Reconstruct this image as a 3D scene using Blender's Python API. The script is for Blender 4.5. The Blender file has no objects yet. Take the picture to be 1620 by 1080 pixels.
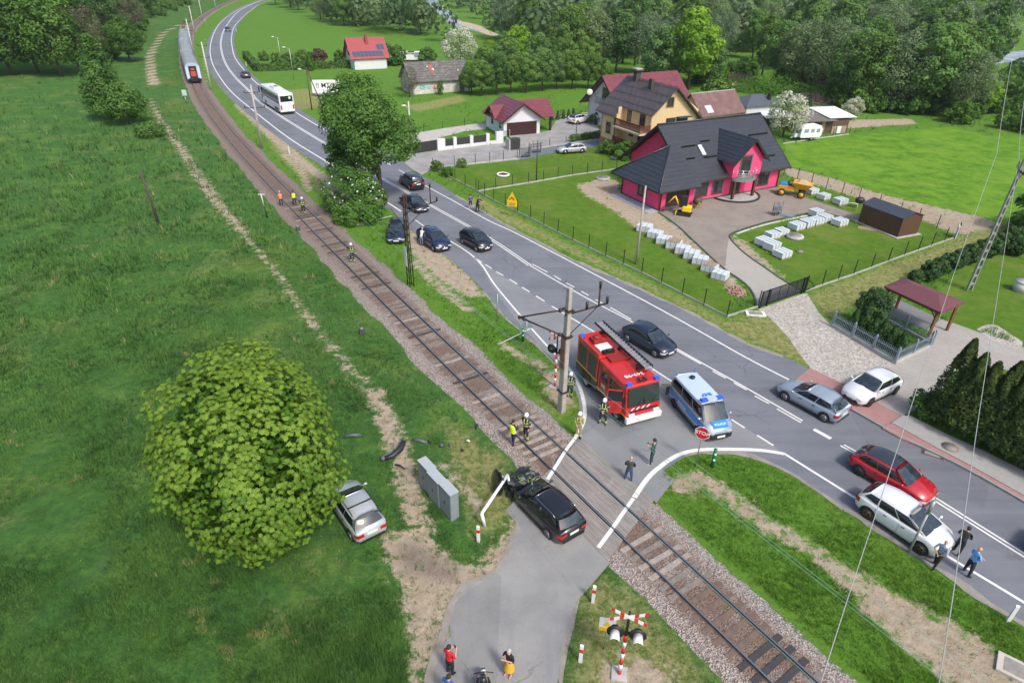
import bpy, bmesh, math, random
import numpy as np
from mathutils import Vector, Matrix, Euler
from mathutils.geometry import tessellate_polygon
PI = math.pi
S = bpy.context.scene
COL = S.collection

# ------------------------------------------------------------------ camera
F_PX, TILT, CAM_H, ROLL = 1000.0, math.radians(31.0), 23.6, math.radians(1.0)
cd = bpy.data.cameras.new('camera')
cam = bpy.data.objects.new('camera', cd); COL.objects.link(cam); S.camera = cam
cd.sensor_width = 36.0; cd.sensor_fit = 'HORIZONTAL'; cd.lens = 36.0 * F_PX / 1620.0
cd.clip_start = 0.5; cd.clip_end = 6000.0
cam.matrix_world = Matrix.Translation((0, 0, CAM_H)) @ Matrix.Rotation(PI/2 - TILT, 4, 'X') @ Matrix.Rotation(ROLL, 4, 'Z')
S.render.resolution_x = 1024; S.render.resolution_y = 682

# ------------------------------------------------------------------ world and sun
SUN_EL = math.radians(50); SUN_DIR = Vector((0.56, -0.83, 0)).normalized()
W = bpy.data.worlds.new("World"); S.world = W; W.use_nodes = True
wn = W.node_tree; wn.nodes.clear()
sky = wn.nodes.new('ShaderNodeTexSky'); sky.sky_type = 'NISHITA'; sky.sun_disc = False
sky.sun_elevation = SUN_EL; sky.sun_rotation = math.atan2(SUN_DIR.x, SUN_DIR.y)
sky.air_density = 1.0; sky.dust_density = 3.5; sky.ozone_density = 1.0
bg = wn.nodes.new('ShaderNodeBackground'); bg.inputs['Strength'].default_value = 0.148
wo = wn.nodes.new('ShaderNodeOutputWorld')
wn.links.new(sky.outputs[0], bg.inputs[0]); wn.links.new(bg.outputs[0], wo.inputs[0])
sl = bpy.data.lights.new('sun', 'SUN'); sl.energy = 2.0; sl.angle = math.radians(9); sl.color = (1.0, 0.965, 0.91)
sun = bpy.data.objects.new('sun', sl); COL.objects.link(sun)
sv = Vector((SUN_DIR.x*math.cos(SUN_EL), SUN_DIR.y*math.cos(SUN_EL), math.sin(SUN_EL)))
sun.rotation_euler = sv.to_track_quat('Z', 'Y').to_euler(); sun.location = (40, -60, 90)
vs = S.view_settings; vs.view_transform = 'Standard'; vs.look = 'None'; vs.gamma = 1.0
vs.use_curve_mapping = False; vs.exposure = 0.50

# ------------------------------------------------------------------ surveying: photo pixel -> point on the ground
_c, _s = math.cos(ROLL), math.sin(ROLL)
def ray(px, py):
    x, y = px - 810.0, 540.0 - py
    x, y = _c*x - _s*y, _s*x + _c*y
    return (x, F_PX*math.cos(TILT) + y*math.sin(TILT), -F_PX*math.sin(TILT) + y*math.cos(TILT))
def G(px, py, z=0.0):
    d = ray(px, py); t = (CAM_H - z) / -d[2]
    return Vector((d[0]*t, d[1]*t, z))
def GL(pts, z=0.0): return [G(p[0], p[1], z) for p in pts]

def np_noise(x, y, seed=0):
    """cheap smooth value noise"""
    def h(i, j): 
        v = np.sin(i*127.1 + j*311.7 + seed*74.7) * 43758.5453
        return v - np.floor(v)
    xi, yi = np.floor(x), np.floor(y); fx, fy = x - xi, y - yi
    fx = fx*fx*(3-2*fx); fy = fy*fy*(3-2*fy)
    return (h(xi, yi)*(1-fx) + h(xi+1, yi)*fx)*(1-fy) + (h(xi, yi+1)*(1-fx) + h(xi+1, yi+1)*fx)*fy

def seg_dist(X, Y, pts, closed=False):
    """distance of points to a polyline"""
    P = [(p[0], p[1]) for p in pts]
    if closed: P = P + [P[0]]
    best = np.full(np.shape(X), 1e9)
    for (ax, ay), (bx, by) in zip(P[:-1], P[1:]):
        dx, dy = bx-ax, by-ay; L2 = dx*dx + dy*dy + 1e-9
        t = np.clip(((X-ax)*dx + (Y-ay)*dy)/L2, 0, 1)
        best = np.minimum(best, np.hypot(X-ax-t*dx, Y-ay-t*dy))
    return best
def inside(X, Y, pts):
    res = np.zeros(np.shape(X), bool); n = len(pts); j = n-1
    for i in range(n):
        xi, yi, xj, yj = pts[i][0], pts[i][1], pts[j][0], pts[j][1]
        c = ((yi > Y) != (yj > Y)) & (X < (xj-xi)*(Y-yi)/((yj-yi) or 1e-9) + xi)
        res ^= c; j = i
    return res
def sdist(X, Y, pts):
    """signed distance, positive inside"""
    d = seg_dist(X, Y, pts, True)
    return np.where(inside(X, Y, pts), d, -d)

# hillside on the left
HILL = GL([(-900, 190), (-300, 150), (0, 112), (70, 108), (135, 108), (200, 96), (226, 66), (240, 44), (262, 28), (300, 12), (340, -6), (380, -20), (430,-32)])
HILLP = HILL + [Vector((-400, 2500, 0)), Vector((-3000, 2500, 0)), Vector((-3000, 150, 0))]
def Zs(X, Y):
    d = sdist(X, Y, HILLP)
    h = np.clip(d, 0, 400)
    z = 0.62*h*h/(h + 9.0)
    return np.minimum(z, 95 + 0.1*h)
def Z(x, y): return float(Zs(np.array([float(x)]), np.array([float(y)]))[0])
def on(px, py, dz=0.0):
    """point of the terrain seen at a photo pixel"""
    d = ray(px, py); L = math.sqrt(sum(c*c for c in d)); d = [c/L for c in d]
    g = G(px, py)
    if Z(g.x, g.y) <= 0.0 and sum(1 for k in range(1, 20) if Z(g.x*k/20, g.y*k/20) > 0) == 0:
        return Vector((g.x, g.y, dz))
    t = 20.0
    while t < 900:
        x, y, z = d[0]*t, d[1]*t, CAM_H + d[2]*t
        if z <= Z(x, y): break
        t += 0.5
    return Vector((x, y, Z(x, y) + dz))

def catmull(P, step=1.0):
    P = [Vector((p[0], p[1], 0)) for p in P]; out = []
    for i in range(len(P)-1):
        p0 = P[i-1] if i else P[0]*2-P[1]; p1, p2 = P[i], P[i+1]; p3 = P[i+2] if i+2 < len(P) else P[-1]*2-P[-2]
        n = max(2, int((p2-p1).length/step))
        for k in range(n):
            t = k/n
            out.append(0.5*((2*p1)+(p2-p0)*t+(2*p0-5*p1+4*p2-p3)*t*t+(3*p1-p0-3*p2+p3)*t**3))
    out.append(P[-1]); return out
def smooth(P, it=3):
    P = [p.copy() for p in P]
    for _ in range(it):
        Q = [P[0]] + [(P[i-1]+P[i]*2+P[i+1])/4 for i in range(1, len(P)-1)] + [P[-1]]
        P = Q
    return P

# ------------------------------------------------------------------ materials
MATS = {}
def M(name, col=(0.5,0.5,0.5), rough=0.6, metal=0.0, var=0.0, scale=2.0, bump=0.0, coat=0.0, spec=0.5, col2=None, obj_var=0.0, bscale=None, emit=0.0, trans=0.0):
    if name in MATS: return MATS[name]
    m = bpy.data.materials.new(name); m.use_nodes = True; MATS[name] = m
    nt = m.node_tree; b = nt.nodes['Principled BSDF']
    b.inputs['Base Color'].default_value = (*col, 1); b.inputs['Roughness'].default_value = rough
    b.inputs['Metallic'].default_value = metal; b.inputs['Specular IOR Level'].default_value = spec
    if coat: b.inputs['Coat Weight'].default_value = coat; b.inputs['Coat Roughness'].default_value = 0.05
    if emit: b.inputs['Emission Color'].default_value = (*col, 1); b.inputs['Emission Strength'].default_value = emit
    geo = nt.nodes.new('ShaderNodeTexCoord')
    if var or col2:
        n = nt.nodes.new('ShaderNodeTexNoise'); n.inputs['Scale'].default_value = scale; n.inputs['Detail'].default_value = 5; n.inputs['Roughness'].default_value = 0.65
        nt.links.new(geo.outputs['Object'], n.inputs['Vector'])
        r = nt.nodes.new('ShaderNodeValToRGB'); r.color_ramp.elements[0].position = 0.3; r.color_ramp.elements[1].position = 0.7
        c2 = col2 or tuple(min(1, c*(1+var)) for c in col); c1 = col if col2 else tuple(c*(1-var) for c in col)
        r.color_ramp.elements[0].color = (*c1, 1); r.color_ramp.elements[1].color = (*c2, 1)
        nt.links.new(n.outputs['Fac'], r.inputs['Fac']); nt.links.new(r.outputs['Color'], b.inputs['Base Color'])
    if bump:
        n2 = nt.nodes.new('ShaderNodeTexNoise'); n2.inputs['Scale'].default_value = bscale or scale*4; n2.inputs['Detail'].default_value = 4
        nt.links.new(geo.outputs['Object'], n2.inputs['Vector'])
        bp = nt.nodes.new('ShaderNodeBump'); bp.inputs['Strength'].default_value = bump; bp.inputs['Distance'].default_value = 0.05
        nt.links.new(n2.outputs['Fac'], bp.inputs['Height']); nt.links.new(bp.outputs['Normal'], b.inputs['Normal'])
    return m

class N:
    """tiny node helper"""
    def __init__(s, name):
        s.m = bpy.data.materials.new(name); s.m.use_nodes = True; s.t = s.m.node_tree; s.b = s.t.nodes['Principled BSDF']; MATS[name] = s.m
        s.pos = s.t.nodes.new('ShaderNodeNewGeometry').outputs['Position']
    def lk(s, a, b): s.t.links.new(a, b)
    def noise(s, scale, detail=4, rough=0.6, vec=None, dist=0.0):
        n = s.t.nodes.new('ShaderNodeTexNoise'); n.inputs['Scale'].default_value = scale; n.inputs['Detail'].default_value = detail
        n.inputs['Roughness'].default_value = rough; n.inputs['Distortion'].default_value = dist; s.lk(vec or s.pos, n.inputs['Vector']); return n.outputs['Fac']
    def voro(s, scale, feature='F1', out='Distance', vec=None, rnd=1.0):
        n = s.t.nodes.new('ShaderNodeTexVoronoi'); n.feature = feature; n.inputs['Scale'].default_value = scale; n.inputs['Randomness'].default_value = rnd
        s.lk(vec or s.pos, n.inputs['Vector']); return n.outputs[out]
    def attr(s, name):
        n = s.t.nodes.new('ShaderNodeAttribute'); n.attribute_name = name; return n.outputs['Fac']
    def math(s, op, a, b=0.0, clamp=False):
        n = s.t.nodes.new('ShaderNodeMath'); n.operation = op; n.use_clamp = clamp
        for i, v in enumerate((a, b)):
            if isinstance(v, (int, float)): n.inputs[i].default_value = v
            else: s.lk(v, n.inputs[i])
        return n.outputs[0]
    def step(s, v, a, b):
        n = s.t.nodes.new('ShaderNodeMapRange'); n.interpolation_type = 'SMOOTHSTEP'
        n.inputs['From Min'].default_value = a; n.inputs['From Max'].default_value = b; s.lk(v, n.inputs['Value']); return n.outputs['Result']
    def mix(s, f, a, b, mode='MIX'):
        n = s.t.nodes.new('ShaderNodeMix'); n.data_type = 'RGBA'; n.blend_type = mode
        if isinstance(f, (int, float)): n.inputs[0].default_value = f
        else: s.lk(f, n.inputs[0])
        for i, v in ((6, a), (7, b)):
            if isinstance(v, tuple): n.inputs[i].default_value = (*v, 1)
            else: s.lk(v, n.inputs[i])
        return n.outputs[2]
    def vecscale(s, sc, rot=0.0, src=None):
        n = s.t.nodes.new('ShaderNodeMapping'); n.inputs['Scale'].default_value = sc; n.inputs['Rotation'].default_value = (0, 0, rot)
        s.lk(src or s.pos, n.inputs['Vector']); return n.outputs[0]
    def bump(s, h, strength=0.5, dist=0.05):
        n = s.t.nodes.new('ShaderNodeBump'); n.inputs['Strength'].default_value = strength; n.inputs['Distance'].default_value = dist
        s.lk(h, n.inputs['Height']); s.lk(n.outputs['Normal'], s.b.inputs['Normal'])
    def out(s, col, rough=0.85, spec=0.3):
        if isinstance(col, tuple): s.b.inputs['Base Color'].default_value = (*col, 1)
        else: s.lk(col, s.b.inputs['Base Color'])
        if isinstance(rough, (int, float)): s.b.inputs['Roughness'].default_value = rough
        else: s.lk(rough, s.b.inputs['Roughness'])
        s.b.inputs['Specular IOR Level'].default_value = spec
        return s.m

# ------------------------------------------------------------------ mesh helpers
def mesh_np(name, V, FA, mats, parent=None, midx=None, smooth_=False, attrs=None):
    """V (n,3) array, FA (m,k) int array"""
    me = bpy.data.meshes.new(name); V = np.asarray(V, np.float32); FA = np.asarray(FA, np.int32)
    me.vertices.add(len(V)); me.vertices.foreach_set('co', V.ravel())
    k = FA.shape[1]; me.loops.add(FA.size); me.loops.foreach_set('vertex_index', FA.ravel())
    me.polygons.add(len(FA)); me.polygons.foreach_set('loop_start', np.arange(0, FA.size, k, dtype=np.int32))
    me.polygons.foreach_set('loop_total', np.full(len(FA), k, np.int32))
    for m in (mats if isinstance(mats, (list, tuple)) else [mats]): me.materials.append(m)
    if midx is not None: me.polygons.foreach_set('material_index', np.asarray(midx, np.int32))
    me.update(calc_edges=True); me.validate()
    if smooth_: me.polygons.foreach_set('use_smooth', np.ones(len(me.polygons), bool))
    for an, arr in (attrs or {}).items():
        a = me.attributes.new(an, 'FLOAT', 'POINT'); a.data.foreach_set('value', np.asarray(arr, np.float32))
    o = bpy.data.objects.new(name, me); COL.objects.link(o); o.parent = parent
    return o

class MB:
    """collects shapes and links them as one mesh object"""
    def __init__(s): s.v = []; s.f = []; s.m = []; s.sm = []; s.cur = 0; s.T = Matrix.Identity(4)
    def add(s, vs, fs, smooth_=False):
        b = len(s.v)
        for v in vs: s.v.append(tuple(s.T @ Vector(v)))
        for f in fs: s.f.append(tuple(b+i for i in f)); s.m.append(s.cur); s.sm.append(smooth_)
    def mat(s, i): s.cur = i; return s
    def box(s, x0, x1, y0, y1, z0, z1, taper=None):
        t = taper or 0
        s.add([(x0,y0,z0),(x1,y0,z0),(x1,y1,z0),(x0,y1,z0),(x0+t,y0+t,z1),(x1-t,y0+t,z1),(x1-t,y1-t,z1),(x0+t,y1-t,z1)],
              [(0,3,2,1),(4,5,6,7),(0,1,5,4),(1,2,6,5),(2,3,7,6),(3,0,4,7)]); return s
    def hexa(s, b, t):
        """8 corner box: bottom 4, top 4"""
        s.add(list(b)+list(t), [(0,3,2,1),(4,5,6,7),(0,1,5,4),(1,2,6,5),(2,3,7,6),(3,0,4,7)]); return s
    def prism(s, poly, z0, z1):
        n = len(poly); area = sum(poly[i][0]*poly[(i+1)%n][1]-poly[(i+1)%n][0]*poly[i][1] for i in range(n))
        if area < 0: poly = poly[::-1]
        vs = [(p[0],p[1],z0) for p in poly] + [(p[0],p[1],z1) for p in poly]
        tris = tessellate_polygon([[Vector((p[0],p[1],0)) for p in poly]])
        fs = []
        for a,b,c in tris:
            A,B,Cc = poly[a],poly[b],poly[c]
            if (B[0]-A[0])*(Cc[1]-A[1])-(B[1]-A[1])*(Cc[0]-A[0]) < 0: b,c = c,b
            fs += [(a+n,b+n,c+n),(a,c,b)]
        fs += [(i,(i+1)%n,(i+1)%n+n,i+n) for i in range(n)]
        s.add(vs, fs); return s
    def tube(s, pts, r, n=6, r2=None, cap=True, smooth_=True):
        pts = [Vector(p) for p in pts]; m = len(pts); rs = r if isinstance(r, (list,tuple)) else [r + ((r2 if r2 is not None else r)-r)*i/max(1,m-1) for i in range(m)]
        vs = []; prev = None
        for i, p in enumerate(pts):
            d = (pts[min(i+1,m-1)] - pts[max(i-1,0)]).normalized()
            up = Vector((0,0,1)) if abs(d.z) < 0.9 else Vector((1,0,0))
            a = d.cross(up).normalized() if prev is None else (prev - d*prev.dot(d)).normalized(); prev = a; b = d.cross(a)
            for k in range(n):
                t = 2*PI*k/n; vs.append(tuple(p + (a*math.cos(t)+b*math.sin(t))*rs[i]))
        fs = [(i*n+k, i*n+(k+1)%n, (i+1)*n+(k+1)%n, (i+1)*n+k) for i in range(m-1) for k in range(n)]
        if cap: fs += [tuple(range(n))[::-1], tuple((m-1)*n+k for k in range(n))]
        s.add(vs, fs, smooth_); return s
    def cyl(s, c, r, h, axis='z', n=16, r2=None):
        c = Vector(c); d = {'x':Vector((1,0,0)),'y':Vector((0,1,0)),'z':Vector((0,0,1))}[axis]
        return s.tube([c-d*h/2, c+d*h/2], r, n, r2, True, n > 8)
    def ball(s, c, r, nu=10, nv=7, sc=(1,1,1)):
        vs = [(c[0],c[1],c[2]-r*sc[2])]
        for j in range(1, nv):
            ph = -PI/2 + PI*j/nv
            for i in range(nu):
                th = 2*PI*i/nu; vs.append((c[0]+r*sc[0]*math.cos(ph)*math.cos(th), c[1]+r*sc[1]*math.cos(ph)*math.sin(th), c[2]+r*sc[2]*math.sin(ph)))
        vs.append((c[0],c[1],c[2]+r*sc[2])); fs = []
        for i in range(nu): fs.append((0, 1+(i+1)%nu, 1+i)); fs.append((len(vs)-1, 1+(nv-2)*nu+i, 1+(nv-2)*nu+(i+1)%nu))
        for j in range(nv-2):
            for i in range(nu): a = 1+j*nu+i; b = 1+j*nu+(i+1)%nu; fs.append((a, b, b+nu, a+nu))
        s.add(vs, fs, True); return s
    def quad(s, a, b, c, d): s.add([a,b,c,d], [(0,1,2,3)]); return s
    def slab(s, a, b, c, d, t):
        """quad with thickness t along its own normal (downwards)"""
        a, b, c, d = map(Vector, (a,b,c,d)); n = (b-a).cross(c-a).normalized()*t
        s.hexa([a-n, b-n, c-n, d-n], [a, b, c, d]); return s
    def disc(s, c, nrm, r, n=16, rx=None):
        c = Vector(c); nrm = Vector(nrm).normalized(); up = Vector((0,0,1)) if abs(nrm.z) < 0.9 else Vector((1,0,0))
        a = up.cross(nrm).normalized(); b = nrm.cross(a)
        s.add([tuple(c + a*(rx or r)*math.cos(2*PI*k/n) + b*r*math.sin(2*PI*k/n)) for k in range(n)], [tuple(range(n))]); return s
    def build(s, name, mats, parent=None, bevel=0.0, sub=0):
        me = bpy.data.meshes.new(name); me.from_pydata(s.v, [], s.f); me.validate()
        for m in (mats if isinstance(mats, (list, tuple)) else [mats]): me.materials.append(m)
        if len(me.polygons) == len(s.m):
            me.polygons.foreach_set('material_index', s.m); me.polygons.foreach_set('use_smooth', s.sm)
        me.update(); o = bpy.data.objects.new(name, me); COL.objects.link(o); o.parent = parent
        if bevel:
            b = o.modifiers.new('bevel', 'BEVEL'); b.width = bevel; b.segments = 2; b.limit_method = 'ANGLE'
        if sub:
            b = o.modifiers.new('sub', 'SUBSURF'); b.levels = sub; b.render_levels = sub
        return o

def tag(o, label=None, cat=None, group=None, kind=None):
    if label: o['label'] = label
    if cat: o['category'] = cat
    if group: o['group'] = group
    if kind: o['kind'] = kind
    return o
def thing(name, label, cat, loc=(0,0,0), rz=0.0, group=None):
    o = bpy.data.objects.new(name, None); COL.objects.link(o); o.location = loc; o.rotation_euler = (0,0,rz); o.empty_display_size = 0.3
    return tag(o, label, cat, group)
def dup(root, loc, rz=0.0, label=None, sc=None, group=None):
    r = root.copy(); COL.objects.link(r); r.location = loc; r.rotation_euler = (0,0,rz)
    if sc is not None: r.scale = sc if isinstance(sc, (tuple, list)) else (sc,sc,sc)
    if label: r['label'] = label
    if group: r['group'] = group
    for ch in list(root.children):
        c = ch.copy(); COL.objects.link(c); c.parent = r
        for g in list(ch.children):
            d = g.copy(); COL.objects.link(d); d.parent = c
    return r
def sheet(name, poly, z, mat, kind='structure', label=None, cat=None):
    b = MB(); n = len(poly)
    tr = tessellate_polygon([[Vector((p[0],p[1],0)) for p in poly]]); fs = []
    for a,b_,c in tr:
        A,B,Cc = poly[a],poly[b_],poly[c]
        if (B[0]-A[0])*(Cc[1]-A[1])-(B[1]-A[1])*(Cc[0]-A[0]) < 0: b_,c = c,b_
        fs.append((a,b_,c))
    b.add([(p[0],p[1],z) for p in poly], fs); o = b.build(name, mat); tag(o, label, cat, kind=kind); return o
def ribbon_pts(P, w, z, b, zfun=None):
    """flat strip of width w (or (left,right)) along P added to MB b"""
    L, R = (w/2, w/2) if not isinstance(w, tuple) else w
    vs = []
    for i, p in enumerate(P):
        d = (P[min(i+1,len(P)-1)] - P[max(i-1,0)]); d.z = 0; d.normalize(); nrm = Vector((-d.y, d.x, 0))
        for q in (p + nrm*L, p - nrm*R): vs.append((q.x, q.y, z + (zfun(q.x,q.y) if zfun else 0)))
    b.add(vs, [(2*i, 2*i+1, 2*i+3, 2*i+2) for i in range(len(P)-1)]); return b
_fc = {}
def text_mesh(txt, size, name, mat, parent, M4, depth=0.004):
    cu = bpy.data.curves.new('txt', 'FONT'); cu.body = txt; cu.size = size; cu.align_x = 'CENTER'; cu.align_y = 'CENTER'; cu.extrude = depth
    cu.offset = size*0.012
    t = bpy.data.objects.new('txt', cu); COL.objects.link(t)
    me = bpy.data.meshes.new_from_object(t.evaluated_get(bpy.context.evaluated_depsgraph_get()))
    bpy.data.objects.remove(t); me.name = name; me.materials.clear(); me.materials.append(mat)
    me.transform(M4); o = bpy.data.objects.new(name, me); COL.objects.link(o); o.parent = parent
    return o

# ------------------------------------------------------------------ track centre line
TL = [(380,245.7),(439.3,310),(483.8,355.7),(538.2,412.6),(590,465.8),(637,515),(702,580),(746.7,620),(825.2,698.5),(865,742),(928.7,800),(960,830.4),(1080,945),(1142,1010),(1215,1080)]
TR = [(391.5,237),(452.5,301),(497,343),(550.6,392.8),(610,449.5),(656.3,495.5),(724,561),(765.5,600),(840,667.4),(877,704),(949,767),(984.3,800),(1100,908),(1182,980),(1289,1080)]
def track_centre():
    R = [G(*p) for p in TR]; Cc = []
    for p in TL:
        a = G(*p); best = None
        for q0, q1 in zip(R[:-1], R[1:]):
            d = q1-q0; t = max(0, min(1, (a-q0).dot(d)/d.length_squared)); q = q0+d*t
            if best is None or (q-a).length < (best-a).length: best = q
        Cc.append((a+best)/2)
    return Cc
far = [G(*p) for p in [(470,-27),(430,-17),(395,-8),(370,0),(350,9),(330,20),(311,34),(299,47),(294,60),(293,75),(296,95),(302,118),(311,140),(330,172),(355,207)]]
TC = far + track_centre(); d_ = (TC[-1]-TC[-2]).normalized(); TC += [TC[-1]+d_*4, TC[-1]+d_*10, TC[-1]+d_*22]
TC = smooth(catmull(smooth(TC, 2), 1.2), 14)
tl = [0.0]
for a, b in zip(TC[:-1], TC[1:]): tl.append(tl[-1]+(b-a).length)
def on_track(s):
    s = max(0, min(tl[-1]-0.01, s)); i = int(np.searchsorted(tl, s))-1; i = max(0, i)
    f = (s-tl[i])/(tl[i+1]-tl[i]); p = TC[i].lerp(TC[i+1], f)
    j0, j1 = max(0, i-2), min(len(TC)-1, i+3); return p, (TC[j1]-TC[j0]).normalized()
def track_s(px, py):
    g = G(px, py); k = min(range(len(TC)), key=lambda i: (TC[i]-g).length); return tl[k]

# ------------------------------------------------------------------ outlines surveyed on the photo
ROAD_L = [(560,-33),(500,-21),(450,-8),(413.6,0),(378.9,11.8),(358,25),(342.8,40.3),(330.3,59.7),(325.4,77.8),(326.8,97.2),(335.8,120.8),(357,149),(400,187),(455,228),(508,262),(560,296),(604,325),(628,343),(645,362),(688,392),(735,430),(763,458),(780,478),(801,501),(830,527),(856,551),(885,580),(905,605),(917,632),(919,655),(910,686),(905,703)]
ROAD_R = [(1001,791),(1014,776),(1034,754),(1056,738),(1080,724),(1111,716),(1166,718),(1218,731),(1259,755),(1300,783),(1348,812),(1435,872),(1495,909),(1560,955.7),(1620,992),(1700,1042),(1800,1105)]
KERB = [(1258.8,600.6),(1281,612),(1334.8,643),(1367,660),(1424,695),(1481,718.4),(1550,755),(1620,796),(1700,843),(1800,905)]
ROAD_U = [(1282,584),(1242,564),(1180,543),(1089,492),(990,447),(925,419),(860,387),(780,344),(722,309),(692,290),(668,279),(652,271),(640,258),(600,233),(548,217),(513,198),(466,168),(412,129),(395,113),(378,92),(372,77),(371,58),(378,38),(398,16),(420,1),(460,-10),(505,-23),(565,-35)]
road_poly = catmull(GL(ROAD_L), 2.5) + catmull(GL(ROAD_R), 2.0) + catmull(GL(KERB[::-1]), 4.0) + catmull(GL(ROAD_U), 3.0)
SIDE = [(857,768),(825,812),(797.5,889.5),(782,908),(745,920),(723.5,936),(708,973),(708,1004),(689.5,1035),(680,1080),(660,1200),(760,1340),(880,1200),(884,1080),(890,1022),(901,991),(908.6,954),(922,914),(940,886),(954,870),(960,862)]
YARD = [(640,258),(648,244),(692,238),(780,229),(803,224),(806,214),(870,207),(880,190),(945,177),(949,220),(950,232),(885,240),(853,246),(821,253),(685,266.5),(668,277),(652,268)]
YPATH = [(640,215),(690,206),(769,195),(769,204),(735,208),(700,217),(688,222),(640,228)]
LAWNS = [[(686,270),(821,254),(853,247.5),(885,241.5),(949,233),(985,243),(990,262),(975,268),(757,304)],
         [(757,304),(975,268),(985,279),(950,284),(914,294),(927,309),(970,332),(1010,362),(1100,402),(1160,462),(1150,502),(1080,466),(930,393)],
         [(1163,372),(1207,358),(1276,343),(1306,341),(1360,357),(1375,360),(1450,371),(1513,376),(1270,462),(1245,440),(1215,420)],
         [(1238,284),(1300,300),(1400,325),(1513,374),(1450,370),(1420,365),(1360,340),(1233,302)],
         [(1480,470),(1535,415),(1620,385),(1700,395),(1700,560),(1613,545),(1575,515),(1545,524),(1500,506)]]
FIELD = [(1240,228),(1343,214),(1420,208),(1506,200),(1556,213),(1620,217),(1800,215),(1850,400),(1620,405),(1586,352),(1541,340),(1400,308),(1313,279),(1243,262)]
DIRTP = [[(912,293),(950,283),(975,285),(984,303),(1038,334),(1042,337),(1069,356),(1098,384),(1150,430),(1172,455),(1160,462),(1100,402),(1010,362),(970,332),(927,309)],
         [(1243,264),(1313,281),(1400,309),(1541,341),(1588,354),(1560,364),(1513,371),(1430,335),(1330,305),(1240,275)],
         [(1163,373),(1182,385),(1200,405),(1240,438),(1212,424),(1166,392)],
         [(640,352),(690,392),(742,436),(768,470),(735,468),(690,437),(652,402)],
         [(632,890),(655,862),(690,865),(722,893),(785,908),(745,920),(722,938),(706,973),(706,1004),(688,1035),(676,1100),(652,1100),(650,1000),(640,930)],
         [(1340,905),(1375,915),(1425,945),(1495,980),(1560,1020),(1620,1060),(1640,1110),(1530,1110),(1480,1065),(1420,1015),(1362,955)],
         [(842,790),(818,822),(790,858),(760,892),(728,918),(742,932),(785,915),(800,892),(830,822),(858,775)],
         [(862,590),(885,585),(905,610),(900,640),(868,630)],
         [(955,1045),(1010,1040),(1055,1060),(1070,1120),(950,1120)],
         [(1330,190),(1440,188),(1450,196),(1340,203)], [(1120,125),(1190,138),(1180,146),(1120,140)],
         [(820,250),(1,1),(1,1.5)][:0] or [(720,251),(745,250),(748,256),(722,257)]]
DRYP = [[(1275,466),(1513,377),(1590,352),(1605,378),(1440,440),(1380,470),(1310,508)],
        [(730,318),(800,352),(900,400),(990,442),(1089,490),(1180,541),(1250,565),(1300,585),(1225,500),(1190,500),(1150,507),(1080,472),(980,424),(860,366),(757,311)],
        [(1180,497),(1215,497),(1250,540),(1275,580),(1230,560)],
        [(420,195),(500,262),(560,315),(540,330),(480,285),(430,235)],
        [(395,146),(490,140),(520,160),(500,172),(440,176)], [(640,168),(730,150),(740,160),(660,178)],
        [(915,640),(890,660),(850,640),(870,600)],
        [(800,720),(760,700),(700,660),(720,760),(760,850),(800,830),(820,780)],
        [(925,900),(1000,930),(1060,1000),(1130,1080),(1060,1110),(900,1100),(905,1000)]]
DIRTL = [([(283,40),(262,50),(253,60),(245,73),(237,90),(239,113),(244,135)], 1.1), ([(238,157),(245,173),(253,190),(267,210),(283,230),(297,253),(313,277),(328,297),(340,318),(358,338),(380,362)], 0.5),
         ([(380,362),(395,383),(430,420),(465,470)], 0.15), ([(465,468),(500,520),(535,560),(562,592),(592,622)], 0.16), ([(592,622),(612,660),(626,700),(640,745),(655,800),(672,860),(668,900)], 0.5),
         ([(640,860),(655,905)], 0.8), ([(1078,768),(1100,757),(1130,772),(1154,783),(1185,811),(1213,828),(1241,844),(1268,857),(1300,880),(1340,915)], 0.42),
         ([(795,543),(820,560),(854,578),(870,600)], 0.25), ([(655,415),(680,440),(710,465),(740,490)], 0.3), ([(330,150),(325,120),(322,90),(325,60)], 0.35),
         ([(375,165),(430,215),(480,258),(540,302)], 0.7), ([(450,245),(475,270),(490,300)],0.35), ([(700,735),(760,800)], 0.2)]
GRAVELP = [(1199,489),(1212,485),(1270,465),(1280,470),(1312,512),(1416,577),(1405,590),(1340,608),(1282,582),(1248,535),(1215,500)]
PAVER = [(1416,577),(1471,547),(1466,521),(1489,505),(1525,517),(1577,536),(1640,556),(1740,580),(1740,612),(1620,590),(1573.8,582),(1525,592),(1500.5,606),(1454,646),(1427,658),(1334.8,608)]
CARPORTF = [(1392,492),(1417,472),(1484,503),(1463,522)]
PINKP = [(1258.8,600.6),(1281.8,582),(1334.8,607.4),(1427,659),(1409,671),(1424,695),(1367,660)]
WALKG = [(1409,671),(1427,659),(1441,660),(1500,690),(1560,717),(1620,747),(1740,812),(1700,835),(1620,786),(1540,741),(1481,710),(1412,671.5)]
WALKP = [(1404,673),(1413,673),(1481,711),(1540,742),(1620,787),(1700,836),(1700,843),(1620,796),(1550,755),(1481,718.4),(1424,695),(1395,679)]
BRICK = [(1037,333),(1041,336),(1069,355),(1098,382),(1147,427),(1157,410),(1162,392),(1153,377),(1156,370),(1163,367),(1207,353),(1276.4,338),(1306,337),(1360,353),(1364,343),(1232,298),(1215,290),(1100,300)]
DRIVE = [(1147,427),(1178,447),(1193,465),(1196,487),(1240,470),(1268,460),(1240,445),(1215,427),(1180,403),(1160,384),(1154,374),(1150,395)]
BLUED = [(843,237),(949.5,221),(949.5,232),(885,241),(853,246.5),(835,252),(821,253),(826,245)]

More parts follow.
